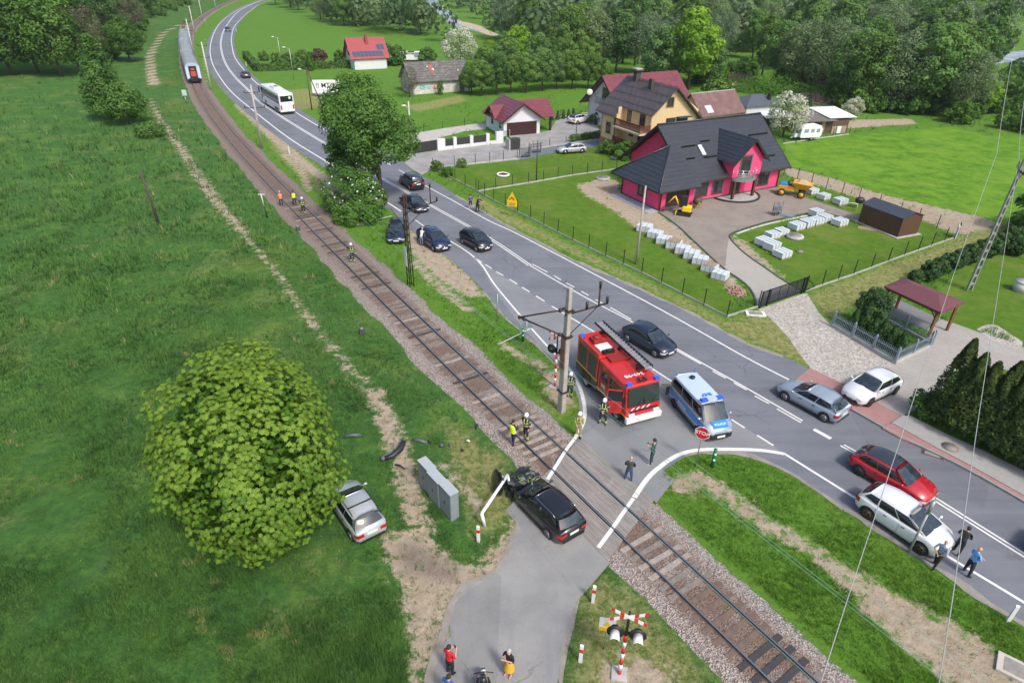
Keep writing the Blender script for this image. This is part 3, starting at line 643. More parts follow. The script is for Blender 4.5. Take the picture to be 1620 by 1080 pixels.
deck = thing('level_crossing_deck', 'grey timber plank deck of the level crossing between the rails', 'crossing deck', (p0.x,p0.y,0), math.atan2(d0.y,d0.x))
for y0, y1 in ((-0.66,0.66),(0.83,2.25),(-2.25,-0.83)):
    b = MB(); b.add([(-2.9 + (0.35*(-y0)),y0,0.0),(2.9+(0.35*(-y0)),y0,0.0),(2.9+(0.35*(-y1)),y1,0.0),(-2.9+(0.35*(-y1)),y1,0.0),(-2.9+(0.35*(-y0)),y0,0.185),(2.9+(0.35*(-y0)),y0,0.185),(2.9+(0.35*(-y1)),y1,0.185),(-2.9+(0.35*(-y1)),y1,0.185)], [(0,3,2,1),(4,5,6,7),(0,1,5,4),(1,2,6,5),(2,3,7,6),(3,0,4,7)]); b.build('deck_panel', pl.m, deck)
for sg in (1,-1):   # asphalt ramps up to the deck
    b = MB(); T_ = Matrix.Translation((p0.x,p0.y,0)) @ Matrix.Rotation(math.atan2(d0.y,d0.x),4,'Z'); b.T = T_; sh = -0.35*2.25*sg; sh2 = -0.35*4.2*sg
    q = [(-3.1+sh,sg*2.25,0.178),(3.1+sh,sg*2.25,0.178),(3.0+sh2,sg*4.4,0.021),(-3.0+sh2,sg*4.4,0.021)]; b.add(q if sg > 0 else q[::-1], [(0,1,2,3)]); tag(b.build('crossing_ramp', ASPM if sg > 0 else ASPS), kind='structure')

# ------------------------------------------------------------------ river
rv = N('river_mat'); n1 = rv.noise(0.35, 5, 0.7, vec=rv.vecscale((1,0.4,1), 0.5)); rv.out(rv.mix(rv.step(n1, 0.42, 0.62), (0.16,0.20,0.24), (0.42,0.46,0.50)), 0.25, 0.5); rv.bump(n1, 0.3, 0.2)
tag(sheet('river', catmull(GL([(655,-18),(662,-8),(672,2),(686,14),(703,30),(716,42),(738,47),(776,55),(779,52),(745,41),(722,28),(700,8),(688,-4),(684,-16)]), 12), 0.03, rv.m))
tag(sheet('river', GL([(1560,106),(1592,99),(1640,103),(1800,118),(1900,128),(1900,100),(1800,92),(1620,80),(1597,83),(1580,90)]), 0.03, rv.m))
tag(sheet('river_bank', catmull(GL([(722,34),(740,36),(762,42),(775,50),(790,55),(775,57),(750,47),(728,40)]), 8), 0.05, M('sand', (0.45,0.38,0.27), 0.95, var=0.2, scale=0.3)))

# ================================================================== BUILDINGS
def tiles(name, col, rows=3.0, cols=2.2, rough=0.35, moss=None, spec=0.6):
    n = N(name); tc = n.t.nodes.new('ShaderNodeTexCoord').outputs['Object']
    sp = n.t.nodes.new('ShaderNodeSeparateXYZ'); n.lk(tc, sp.inputs[0])
    fr = n.math('FRACT', n.math('MULTIPLY', sp.outputs[2], rows)); row = n.step(fr, 0.0, 0.35)
    fx = n.math('FRACT', n.math('MULTIPLY', n.math('ADD', sp.outputs[0], sp.outputs[1]), cols)); cx = n.math('ABSOLUTE', n.math('SUBTRACT', fx, 0.5))
    c = n.mix(n.step(n.noise(1.5, 4, 0.6, tc), 0.3, 0.7), tuple(x*0.85 for x in col), tuple(x*1.2 for x in col))
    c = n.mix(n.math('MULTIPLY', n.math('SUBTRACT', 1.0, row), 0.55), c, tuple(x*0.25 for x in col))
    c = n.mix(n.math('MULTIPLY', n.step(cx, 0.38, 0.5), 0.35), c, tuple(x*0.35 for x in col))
    if moss: c = n.mix(n.math('MULTIPLY', n.step(n.noise(1.2, 6, 0.8, tc), 0.5, 0.62), 0.6), c, moss)
    n.bump(n.math('ADD', row, n.math('MULTIPLY', cx, 1.2)), 0.7, 0.05); n.out(c, rough, spec); return n.m
PINK = M('pink_render', (0.78,0.065,0.19), 0.85, var=0.07, scale=1.2)
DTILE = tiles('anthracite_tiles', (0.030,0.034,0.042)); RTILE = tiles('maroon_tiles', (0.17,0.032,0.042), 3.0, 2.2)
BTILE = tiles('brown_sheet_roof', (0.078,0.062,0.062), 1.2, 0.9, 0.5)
FASCIA = M('dark_fascia', (0.022,0.02,0.02), 0.6); GUT = M('gutter_dark', (0.05,0.03,0.025), 0.4)
GLASS = M('window_glass', (0.03,0.035,0.04), 0.05, spec=0.9); DGLASS = M('car_glass', (0.010,0.013,0.016), 0.04, spec=0.8)
WHITE = M('white_render', (0.62,0.63,0.64), 0.85, var=0.05, scale=1.0); CREAM = M('cream_render', (0.66,0.49,0.27), 0.88, var=0.06, scale=0.8)
BROWN = M('brown_wood', (0.085,0.035,0.022), 0.7, var=0.2, scale=4); GREYF = M('grey_frame', (0.10,0.10,0.12), 0.7)
METAL = M('galvanised_steel', (0.42,0.44,0.46), 0.4, 0.7, var=0.1, scale=3); BLACK = M('black_plastic', (0.015,0.015,0.016), 0.5); DARKGREEN = M('fence_green', (0.012,0.022,0.018), 0.5)
STONE = M('concrete', (0.40,0.39,0.37), 0.9, var=0.15, scale=2, bump=0.2)

def gable_roof(p, name, mat, x0, x1, y0, y1, ze, zr, along='x', t=0.16, ridge=None, thick_mat=None):
    """two slabs meeting at the ridge; along = direction of the ridge"""
    b = MB()
    if along == 'x':
        ym = ridge if ridge is not None else (y0+y1)/2
        b.slab((x0,y0,ze),(x1,y0,ze),(x1,ym,zr),(x0,ym,zr),t); b.slab((x0,ym,zr+.003),(x1,ym,zr+.003),(x1,y1,ze),(x0,y1,ze),t)
    else:
        xm = ridge if ridge is not None else (x0+x1)/2
        b.slab((x0,y1,ze),(x0,y0,ze),(xm,y0,zr),(xm,y1,zr),t); b.slab((xm,y1,zr+.003),(xm,y0,zr+.003),(x1,y0,ze),(x1,y1,ze),t)
    return b.build(name, mat, p)
def window(p, x0, x1, z0, z1, y, face='-y', frame=None, n=2, depth=0.05, sill=True, surround=None):
    """window part (frame) with pane as its child; face is the outward side"""
    fm = frame or BROWN; f = MB(); g = MB(); w = 0.07
    def bx(mb, a0, a1, c0, c1, d0, d1):
        if face == '-y': mb.box(a0,a1,y-d1,y-d0,c0,c1)
        elif face == '+y': mb.box(a0,a1,y+d0,y+d1,c0,c1)
        elif face == '-x': mb.box(y-d1,y-d0,a0,a1,c0,c1)
        else: mb.box(y+d0,y+d1,a0,a1,c0,c1)
    if surround:
        s_ = MB(); q = 0.16
        for r in ((x0-q,x1+q,z1,z1+q),(x0-q,x1+q,z0-q,z0),(x0-q,x0,z0,z1),(x1,x1+q,z0,z1)): bx(s_, *r, 0.0, 0.06)
        s_.build('window_surround', surround, p)
    for r in ((x0,x1,z1-w,z1),(x0,x1,z0,z0+w),(x0,x0+w,z0+w,z1-w),(x1-w,x1,z0+w,z1-w)): bx(f, *r, 0.001, depth)
    for k in range(1, n):
        xm = x0+(x1-x0)*k/n; bx(f, xm-0.035, xm+0.035, z0+w, z1-w, 0.001, depth-0.01)
    if sill: bx(f, x0-0.06, x1+0.06, z0-0.05, z0, 0.001, depth+0.08)
    fo = f.build('window', fm, p); bx(g, x0+w*.9, x1-w*.9, z0+w*.9, z1-w*.9, 0.0, 0.018); g.build('pane', GLASS, fo); return fo
def gable_wall(b, x, y0, y1, z0, ze, zr, ym=None, t=0.2, side=1):
    """pentagon wall in the plane x, thickness t towards +side"""
    ym = (y0+y1)/2 if ym is None else ym; P = [(y0,z0),(y1,z0),(y1,ze),(ym,zr),(y0,ze)]
    vs = [(x,a,z) for a,z in P] + [(x+t*side,a,z) for a,z in P]; n = 5
    fs = [tuple(range(n)) if side > 0 else tuple(range(n))[::-1], tuple(i+n for i in range(n))[::-1] if side > 0 else tuple(i+n for i in range(n))]
    fs += [(i,i+n,(i+1)%n+n,(i+1)%n) if side > 0 else (i,(i+1)%n,(i+1)%n+n,i+n) for i in range(n)]; b.add(vs, fs)

# ---- pink house
A28 = math.radians(28)
h = thing('pink_house', 'bright pink house with steep anthracite tiled roof and front balcony bay', 'house', (19.9,70.9,0), A28)
def zmain(v): return 2.62 + (7.72-2.62)*(v+0.75)/(5.6+0.75)
b = MB(); b.box(0.0,14.3,0,0.25,0,zmain(0)-.18); b.box(0.0,14.3,10.95,11.2,0,3.0)
gable_wall(b, 0.0, 0.0, 11.2, 0, zmain(0)-.19, 7.48, 5.6, 0.25, 1); gable_wall(b, 14.3, 0, 11.2, 0, zmain(0)-.19, 7.48, 5.6, 0.25, -1)
b.build('wall', PINK, h)
b = MB(); b.box(-0.03,14.33,-0.03,11.23,0,0.22); b.box(-4.88,0,-0.93,6.2,0,0.22); b.build('plinth', M('grey_plinth', (0.10,0.095,0.10), 0.9), h)
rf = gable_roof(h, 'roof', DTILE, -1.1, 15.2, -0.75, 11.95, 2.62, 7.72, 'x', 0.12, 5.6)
b = MB(); b.tube([(-1.1,5.6,7.76),(15.2,5.6,7.76)], 0.11, 8); b.build('ridge_cap', MATS['anthracite_tiles'], rf)
b = MB()
for x in (-1.12, 15.2): 
    for sgn, ya, za, yb, zb in ((1,-0.8,2.60,5.6,7.72),(1,5.6,7.72,12.0,2.6)): b.hexa([(x,ya,za-.28),(x+.05,ya,za-.28),(x+.05,yb,zb-.28),(x,yb,zb-.28)],[(x,ya,za+.03),(x+.05,ya,za+.03),(x+.05,yb,zb+.03),(x,yb,zb+.03)])
b.build('bargeboard', FASCIA, rf)
b = MB(); b.tube([(-1.1,-0.82,2.56),(4.9,-0.82,2.56)], 0.07, 6); b.build('gutter', GUT, h); b = MB(); b.tube([(10.2,-0.82,2.56),(15.2,-0.82,2.56)], 0.07, 6); b.tube([(14.2,-0.8,2.5),(14.2,-0.08,2.1),(14.2,-0.08,0.1)], 0.05, 6); b.build('gutter', GUT, h); b = MB(); b.tube([(0.15,-0.8,2.5),(0.15,-0.08,2.1),(0.15,-0.08,0.1)], 0.05, 6); b.build('gutter', GUT, h)
for x0, x1, y, zz in ((-0.2,1.6,1.6,0),(2.9,4.9,1.5,0),(0.6,2.6,2.9,0),(3.6,5.0,3.2,0),(10.4,13.6,0.7,0),(11.2,14.4,3.2,0)):
    b = MB(); z_ = zmain(y)+0.10; b.box(x0,x1,y-0.03,y+0.03,z_-0.06,z_+0.1); b.build('snow_guard', M('black_metal', (0.012,0.012,0.013), 0.5, 0.5), rf)
b = MB(); y0, y1 = 1.7, 3.0; b.slab((2.9,y0,zmain(y0)+.08),(3.6,y0,zmain(y0)+.08),(3.6,y1,zmain(y1)+.08),(2.9,y1,zmain(y1)+.08), .1); f = b.build('roof_window', BLACK, rf)
b = MB(); b.slab((2.98,y0+.1,zmain(y0+.1)+.095),(3.52,y0+.1,zmain(y0+.1)+.095),(3.52,y1-.1,zmain(y1-.1)+.095),(2.98,y1-.1,zmain(y1-.1)+.095), .02); b.build('pane', M('blind', (0.62,0.66,0.70), 0.4), f)
window(h, 0.95, 2.75, 0.62, 2.1, 0, surround=GREYF); window(h, 3.6, 5.05, 0.65, 2.05, 0, surround=GREYF); window(h, 10.75, 12.5, 0.7, 2.15, 0, surround=GREYF)
window(h, 4.4, 5.6, 3.9, 5.1, 0.0, '-x', surround=GREYF)
# bay with balcony
b = MB(); b.box(5.3,9.7,-1.0,0.0,2.55,4.55); b.box(5.3,9.7,0.0,2.6,2.4,4.55)
b.add([(5.3,-1.0,4.55),(9.7,-1.0,4.55),(7.5,-1.0,6.62),(5.3,2.0,4.55),(9.7,2.0,4.55),(7.5,4.0,6.62)], [(0,1,2),(0,2,5,3),(1,4,5,2)]); bw = b.build('bay_wall', PINK, h)
b = MB(); b.slab((4.75,4.4,4.25),(4.75,-1.55,4.25),(7.5,-1.55,6.85),(7.5,4.8,6.85),.12); b.slab((7.5,4.8,6.853),(7.5,-1.55,6.853),(10.25,-1.55,4.25),(10.25,4.4,4.25),.12); br = b.build('bay_roof', DTILE, h)
b = MB()
for s_ in (-1,1):
    xe = 7.5+2.8*s_; b.hexa([(xe,-1.6,3.95),(xe,-1.55,3.95),(7.5,-1.55,6.6),(7.5,-1.6,6.6)],[(xe,-1.6,4.25),(xe,-1.55,4.25),(7.5,-1.55,6.9),(7.5,-1.6,6.9)])
b.build('bargeboard', FASCIA, br)
window(h, 6.35, 7.85, 2.75, 4.85, -1.0, surround=GREYF, sill=False)
b = MB(); arc = [(7.1+1.75*math.cos(t), -1.0-1.1*math.sin(t)) for t in np.linspace(0, PI, 15)]; b.prism(arc, 2.2, 2.5); bal = b.build('balcony', M('balcony_slab', (0.17,0.20,0.20), 0.7), h)
b = MB()
for k, (x, y) in enumerate(arc[::2]): b.tube([(7.1+(x-7.1)*.95,-1.0+(y+1.0)*.95,2.5),(7.1+(x-7.1)*.95,-1.0+(y+1.0)*.95,3.45)], 0.022, 5)
for z_ in (2.75,2.95,3.15,3.45): b.tube([(7.1+(x-7.1)*.95,-1.0+(y+1.0)*.95,z_) for x,y in arc], 0.02, 5)
b.build('railing', M('stainless', (0.6,0.62,0.63), 0.25, 0.9), bal)
b = MB()
for x in (5.55, 8.75): b = MB(); b.box(x-.14,x+.14,-1.5,-1.22,0.0,2.2); b.build('column', BROWN, h)
b = MB(); b.box(6.35,8.0,-0.05,0.0,0.12,2.15); dr = b.build('door', BROWN, h); b = MB(); b.box(6.6,6.95,-0.065,-0.05,0.5,1.95); b.box(7.35,7.75,-0.065,-0.05,0.5,1.95); b.build('pane', GLASS, dr)
b = MB(); arc2 = [(7.1+2.9*math.cos(t), -0.15-2.7*math.sin(t)) for t in np.linspace(0, PI, 25)]; b.prism(arc2, 0, 0.10); st = b.build('doorstep', M('step_stone', (0.36,0.35,0.33), 0.9, var=0.2, scale=2), h)
b = MB(); vs = []
for x, y in arc2:
    for r_, z_ in ((1.0,0.10),(1.0,0.20),(1.07,0.20),(1.07,0.0)): vs.append((7.1+(x-7.1)*r_, -0.15+(y+.15)*r_, z_))
b.add(vs, [(4*i+k,4*i+4+k,4*i+5+k,4*i+1+k) for i in range(len(arc2)-1) for k in range(3)]); b.build('step_edge', M('dark_kerb2', (0.035,0.035,0.04), 0.7), st)
# garage wing
b = MB(); b.box(-4.85,-4.62,-0.9,6.15,0,2.6); b.box(-4.85,0.0,5.95,6.15,0,2.6); b.box(-4.85,-4.05,-0.9,-0.7,0,2.6); b.box(-0.7,0.0,-0.9,-0.7,0,2.6); b.box(-4.05,-0.7,-0.9,-0.7,2.3,2.6); b.build('garage_wall', PINK, h)
b = MB(); b.box(-4.05,-0.7,-0.55,-0.5,0.0,2.3)
for k in range(6): b.box(-4.05,-0.7,-0.57,-0.55,0.36*k+0.02,0.36*k+0.34)
b.build('garage_door', M('dark_brown_door', (0.045,0.022,0.015), 0.6), h)
b = MB(); ap = (-1.1,3.0,5.95); e = [(-5.9,-1.85,2.5),(0.1,-1.85,2.5),(0.1,7.3,2.5),(-5.9,7.1,2.5)]
b.add([e[0],e[1],e[2],e[3],ap,(-0.02,3.0,5.95)], [(0,1,5,4),(3,0,4),(2,3,4,5),(3,2,1,0)]); gr = b.build('garage_roof', DTILE, h)
b = MB()
for q0, q1 in ((e[0],ap),(e[3],ap)): b.tube([Vector(q0)+Vector((0,0,.05)),Vector(q1)+Vector((0,0,.06))], 0.09, 6)
b.build('hip_cap', DTILE, gr)
b = MB()
for q0, q1 in ((e[0],e[1]),(e[3],e[0])): b.hexa([(q0[0],q0[1],2.36),(q1[0],q1[1],2.36),(q1[0]+.05,q1[1]+.05,2.36),(q0[0]+.05,q0[1]+.05,2.36)],[(q0[0],q0[1],2.5),(q1[0],q1[1],2.5),(q1[0]+.05,q1[1]+.05,2.5),(q0[0]+.05,q0[1]+.05,2.5)])
b.tube([(-4.8,-0.98,2.4),(-4.8,-0.98,0.1)], 0.06, 6); b.tube([(-4.95,6.0,2.4),(-4.95,6.0,0.1)], 0.06, 6); b.build('gutter', FASCIA, h)
window(h, 1.6, 3.0, 0.9, 2.0, -4.85, '-x', surround=GREYF)
b = MB(); b.box(-6.3,-4.9,-1.0,6.3,0,0.06); b.build('gravel_skirt', M('blue_slab', (0.34,0.37,0.42), 0.9, var=0.1, scale=2), h)

# ---- yellow house
h = thing('yellow_house', 'cream yellow two storey house with brown roof and red balconies', 'house', (12.6,96.6,0), A28-PI/2)
zy = lambda v: 5.1 + (9.55-5.1)*(v+0.4)/(5.2)
b = MB(); b.box(0,3.6,0,0.25,1.55,5.25); b.box(3.6,9.5,1.3,1.5,1.55,6.4); b.box(3.4,3.6,0.25,1.3,1.55,6.2)
gable_wall(b, 0.0, 0.0, 9.6, 1.55, 5.2, 9.3, 4.8, 0.25, 1); gable_wall(b, 9.5, 1.3, 9.6, 1.55, 6.25, 9.3, 4.8, 0.25, -1); b.box(0,9.5,9.4,9.6,1.55,5.2); b.build('wall', CREAM, h)
b = MB(); b.box(-0.03,3.63,-0.03,0.3,0,1.55); b.box(3.4,9.53,1.25,1.5,0,1.55); b.box(-0.03,0.2,0.3,9.6,0,1.55); b.box(9.3,9.53,1.5,9.6,0,1.55); b.box(3.6,9.5,0.0,1.3,0.0,0.9); b.build('base', M('salmon_stone', (0.36,0.13,0.105), 0.9, var=0.2, scale=5), h)
b = MB(); b.slab((-1.2,-0.45,5.05),(3.5,-0.45,5.05),(3.5,4.8,9.55),(-1.2,4.8,9.55),.14); b.slab((3.5,0.95,6.25),(10.2,0.95,6.25),(10.2,4.8,9.55),(3.5,4.8,9.55),.14); b.slab((-1.2,4.8,9.553),(10.2,4.8,9.553),(10.2,10.2,4.95),(-1.2,10.2,4.95),.14); rf = b.build('roof', BTILE, h)
b = MB(); b.box(1.0,1.7,4.2,5.0,8.6,10.5); b.box(0.7,2.0,3.9,5.3,10.5,10.65); b.box(5.2,5.9,3.7,4.1,8.6,10.0); b.build('chimney', M('chimney_dark', (0.06,0.055,0.055), 0.8), rf)
b = MB(); b.box(0.85,1.85,4.05,5.15,10.66,10.8); b.build('chimney_cap', STONE, rf)
for nm, z0, z1 in (('balcony', 3.55, 4.85), ('balcony', 1.0, 2.35)):
    b = MB(); b.box(3.65,9.7,-0.45,1.29,z0,z0+0.22); bo = b.build(nm, M('cream_slab', (0.62,0.50,0.36), 0.85), h); b = MB()
    for k in range(41): x = 3.7+5.95*k/40; b.box(x,x+0.07,-0.5,-0.46,z0+0.32,z1)
    for k in range(11): y = -0.45+1.7*k/10; b.box(9.68,9.72,y,y+0.09,z0+0.32,z1)
    for z_ in (z0+0.42, z1-0.1): b.box(3.65,9.74,-0.45,-0.40,z_,z_+0.08)
    b.box(3.62,9.78,-0.56,-0.38,z1,z1+0.07); b.build('railing', M('red_wood', (0.13,0.035,0.030), 0.7), bo)
SUR = M('stone_surround', (0.42,0.33,0.20), 0.9)
window(h, 1.35, 2.5, 2.4, 3.85, 0, surround=SUR); window(h, 4.3, 5.3, 4.1, 5.9, 1.3, sill=False); window(h, 7.2, 8.4, 4.1, 5.9, 1.3, sill=False); window(h, 5.2, 6.1, 2.6, 3.2, 1.3); window(h, 7.2, 8.4, 1.6, 3.3, 1.3, sill=False)
window(h, 3.75, 4.9, 7.05, 8.2, 9.5, '+x', surround=SUR); window(h, 4.0, 5.6, 4.2, 5.5, 9.5, '+x')
b = MB(); b.box(9.55,9.75,5.9,7.6,4.6,5.5); b.box(9.55,10.4,5.7,7.9,5.5,5.58); b.build('awning', M('teal_dark', (0.02,0.05,0.06), 0.6), h)
b = MB(); b.tube([(-0.1,-0.55,5.0),(3.5,-0.55,5.0)], 0.07, 6); b.tube([(3.5,-0.3,4.9),(3.5,-0.1,4.6),(3.5,-0.1,0.1)], 0.06, 6); b.tube([(3.5,0.88,6.2),(10.2,0.88,6.2)], 0.07, 6); b.build('gutter', GUT, h)
b = MB(); b.tube([(1.35,4.8,10.6),(1.35,4.8,12.4)], 0.025, 5); b.tube([(1.0,4.8,12.2),(1.7,4.8,12.2)], 0.015, 4); b.tube([(1.1,4.8,12.0),(1.6,4.8,12.0)], 0.015, 4); b.build('aerial', METAL, h)

# ---- white house with red roof behind
h = thing('white_house', 'white house with wide maroon roof standing behind the yellow house', 'house', (17.1,105.3,0), A28)
b = MB(); gable_wall(b, 0.0, 0, 10, 0, 3.7, 7.9, 5, 0.25, 1); gable_wall(b, 13.2, 0, 10, 0, 3.7, 7.9, 5, 0.25, -1); b.box(0,13.2,0,0.25,0,3.7); b.box(0,13.2,9.75,10,0,3.7); b.build('wall', WHITE, h)
rf = gable_roof(h, 'roof', RTILE, -1.2, 14.3, -0.9, 10.9, 3.1, 8.1, 'x', 0.16); b = MB()
for ya, za, yb, zb in ((-.95,3.05,5,8.1),(5,8.1,10.95,3.05)): b.hexa([(-1.25,ya,za-.3),(-1.2,ya,za-.3),(-1.2,yb,zb-.3),(-1.25,yb,zb-.3)],[(-1.25,ya,za+.04),(-1.2,ya,za+.04),(-1.2,yb,zb+.04),(-1.25,yb,zb+.04)])
b.build('bargeboard', FASCIA, rf)
window(h, 3.9, 6.1, 4.3, 6.1, 0, '-x', frame=BLACK); window(h, 1.5, 3.0, 1.0, 2.2, 0, '-x', frame=BLACK)
b = MB(); b.box(-1.1,-0.02,3.2,6.8,3.6,3.75); bo = b.build('balcony', STONE, h); b = MB()
for k in range(19): b.box(-1.1,-1.06,3.2+.19*k,3.24+.19*k,3.75,4.7)
b.box(-1.12,-1.05,3.2,6.8,4.7,4.76); b.build('railing', METAL, bo)
t = thing('satellite_dish', 'white satellite dish on the left gable of the white house', 'satellite dish', tuple(G(933,146,6.3)))
b = MB(); b.ball((0,0,0), 0.46, 14, 6, (1,0.18,1)); b.build('dish', M('white_paint', (0.75,0.76,0.77), 0.5), t); b = MB(); b.tube([(0,0,0),(0.4,0.5,-0.3),(1.2,1.2,-0.5)], 0.04, 5); b.tube([(0,0,-.3),(-.1,-.6,-.2)], 0.02, 4); b.build('arm', BLACK, t)

# ---- double garage
ga = math.atan2(104.28-101.72, 3.78+1.91)
h = thing('white_garage', 'small white garage with maroon roof and wide brown door', 'garage', (-1.9,101.7,0), ga)
b = MB(); b.box(0,0.2,0.2,7.4,0,2.45); b.box(6.1,6.3,0.2,7.4,0,2.45); b.box(0,6.3,7.2,7.4,0,2.45)
P5 = [(0,0),(0.55,0),(0.55,2.0),(5.75,2.0),(5.75,0),(6.3,0),(6.3,2.4),(3.15,4.65),(0,2.4)]
n5 = len(P5); tri = tessellate_polygon([[Vector((x,z,0)) for x,z in P5]]); vs = [(x,0,z) for x,z in P5]+[(x,.2,z) for x,z in P5]
b.add(vs, [tuple(t_) for t_ in tri] + [tuple(i+n5 for i in t_) for t_ in tri] + [(i,(i+1)%n5,(i+1)%n5+n5,i+n5) for i in range(n5)])
b.add([(0,2.3,2.4),(0,6.3,2.4),(0,4.3,3.8)], [(0,1,2)]); b.build('wall', WHITE, h)
b = MB(); b.box(0.55,5.75,0.06,0.1,0,2.0)
for k in range(8): b.box(0.55,5.75,0.035,0.06,0.25*k+0.015,0.25*k+0.235)
b.build('garage_door', M('maroon_door', (0.045,0.014,0.013), 0.55), h)
b = MB(); b.slab((-0.6,8.0,2.25),(-0.6,-0.7,2.25),(3.15,-0.7,4.85),(3.15,8.0,4.85),.14); b.slab((3.15,8.0,4.853),(3.15,-0.7,4.853),(6.9,-0.7,2.25),(6.9,8.0,2.25),.14)
b.slab((-0.7,1.9,2.3),(1.7,1.9,2.3),(1.7,4.3,4.0),(-0.7,4.3,4.0),.12); b.slab((-0.7,4.3,4.003),(1.7,4.3,4.003),(1.7,6.7,2.3),(-0.7,6.7,2.3),.12)
b.slab((3.6,0.6,2.35),(9.4,0.6,2.35),(9.4,3.9,4.55),(3.6,3.9,4.55),.14); b.slab((3.6,3.9,4.553),(9.4,3.9,4.553),(9.4,7.4,2.3),(3.6,7.4,2.3),.14); b.build('roof', RTILE, h)
b = MB()
for x0, z0, x1, z1 in ((-.62,2.2,3.15,4.85),(3.15,4.85,6.92,2.2)): b.hexa([(x0,-.75,z0-.22),(x1,-.75,z1-.22),(x1,-.7,z1-.22),(x0,-.7,z0-.22)],[(x0,-.75,z0+.04),(x1,-.75,z1+.04),(x1,-.7,z1+.04),(x0,-.7,z0+.04)])
b.build('bargeboard', MATS['maroon_door'], h)
for y in (1.2, 6.6): b = MB(); b.box(8.7,9.0,y,y+.3,0,2.5); b.build('porch_post', MATS['maroon_door'], h)
window(h, 0.9, 1.7, 1.1, 1.9, 0, '-x', n=1, frame=BLACK); window(h, 4.2, 5.0, 1.1, 1.9, 0, '-x', n=1, frame=BLACK)

# ---- barn
BT = tiles('old_slate', (0.13,0.125,0.12), 2.5, 1.5, 0.95, moss=(0.24,0.235,0.21), spec=0.2)
OLDW = M('peeling_plaster', (0.42,0.40,0.36), 0.95, col2=(0.66,0.65,0.62), scale=1.0)
h = thing('old_barn', 'derelict white barn with mossy grey roof and graffiti', 'barn', (-21.0,136.2,0), math.radians(27))
b = MB(); b.box(0,12.6,0,0.3,0,2.5); gable_wall(b, 0, 0, 7, 0, 2.5, 5.4, 3.5, 0.3, 1); gable_wall(b, 12.6, 0, 7, 0, 2.5, 5.4, 3.5, 0.3, -1); b.box(0,12.6,6.7,7,0,2.5); b.build('wall', OLDW, h)
rf = gable_roof(h, 'roof', BT, -0.6, 13.1, -0.6, 7.6, 2.35, 5.7, 'x', 0.14)
b = MB(); zf = lambda v: 2.35+3.35*(v+.6)/4.1+.03
for (u0,u1,v0,v1,mi) in ((4.3,5.2,1.7,2.7,0),(4.7,5.1,1.0,1.7,0),(4.9,5.3,1.6,2.0,1),(4.0,4.2,2.3,2.5,1),(10.4,10.6,1.3,1.5,1)): b.mat(mi); b.slab((u0,v0,zf(v0)),(u1,v0,zf(v0)),(u1,v1,zf(v1)),(u0,v1,zf(v1)),.02)
b.build('roof_hole_patch', [M('brick_patch', (0.36,0.10,0.06), 0.9), MATS['white_paint']], rf)
b = MB(); b.box(10.2,11.3,-0.03,0,0.0,1.7); b.build('door', M('grey_wood', (0.17,0.165,0.16), 0.9), h); window(h, 3.0, 3.6, 3.4, 4.2, 0, '-x', n=1, sill=False)
b = MB()
for k in range(9):
    t0 = k*0.7; b.tube([(2.0+0.55*math.cos(t0)*(.5+.06*k), -0.012, 1.35+0.5*math.sin(t0)*(.5+.06*k)),(2.0+0.6*math.cos(t0+.9)*(.5+.06*k), -0.012, 1.35+.55*math.sin(t0+.9)*(.5+.06*k))], 0.09, 4)
for k in range(4): b.tube([(3.1+.2*k,-.012,0.8),(3.2+.2*k,-.012,1.5)], 0.04, 4)
b.build('graffiti', M('teal_paint', (0.07,0.42,0.50), 0.8), h)
b = MB()
for k in range(5): b.tube([(4.4+.3*k,-.012,0.8),(4.3+.3*k,-.012,1.2+.3*math.sin(k*1.7)),(4.6+.3*k,-.012,1.6)], 0.1, 4)
b.build('graffiti', M('orange_paint', (0.72,0.22,0.12), 0.8), h)

# ---- far house with red roof and solar panels
O = G(557,92,2.8); O.z = 0
h = thing('red_roofed_house', 'far white house with plain red roof carrying solar panels', 'house', tuple(O), math.radians(27)); h.scale = (.88,.88,.88)
b = MB(); b.box(0.6,10,0.6,0.8,0,2.9); gable_wall(b, 0.6, 0.6, 9.4, 0, 3.2, 7.4, 5, 0.2, 1); gable_wall(b, 10, 0.6, 9.4, 0, 3.2, 7.4, 5, 0.2, -1); b.box(0.6,10,9.2,9.4,0,3); b.build('wall', WHITE, h)
rf = gable_roof(h, 'roof', M('red_sheet_roof', (0.30,0.055,0.06), 0.6, var=0.1, scale=1), -0.3, 10.8, 0, 10, 2.8, 7.8, 'x', 0.15)
zf = lambda v: 2.8+v
for k in range(8): b = MB(); u0 = 0.5+1.1*k; b.slab((u0,.5,zf(.5)+.08),(u0+1.0,.5,zf(.5)+.08),(u0+1.0,1.7,zf(1.7)+.08),(u0,1.7,zf(1.7)+.08),.05); b.build('solar_panel', M('solar_blue', (0.05,0.075,0.13), 0.25), rf)
for k in range(2): b = MB(); u0 = 7.9+1.1*k; b.slab((u0,2.0,zf(2.0)+.08),(u0+1.0,2.0,zf(2.0)+.08),(u0+1.0,3.2,zf(3.2)+.08),(u0,3.2,zf(3.2)+.08),.05); b.build('solar_panel', MATS['solar_blue'], rf)
b = MB(); b.box(5.0,5.7,3.2,4.0,6.0,8.6); b.build('chimney', MATS['red_sheet_roof'], rf)
b = MB(); b.box(0.58,0.6,3,7,3.2,4.3); b.build('balcony_rail', BROWN, h)

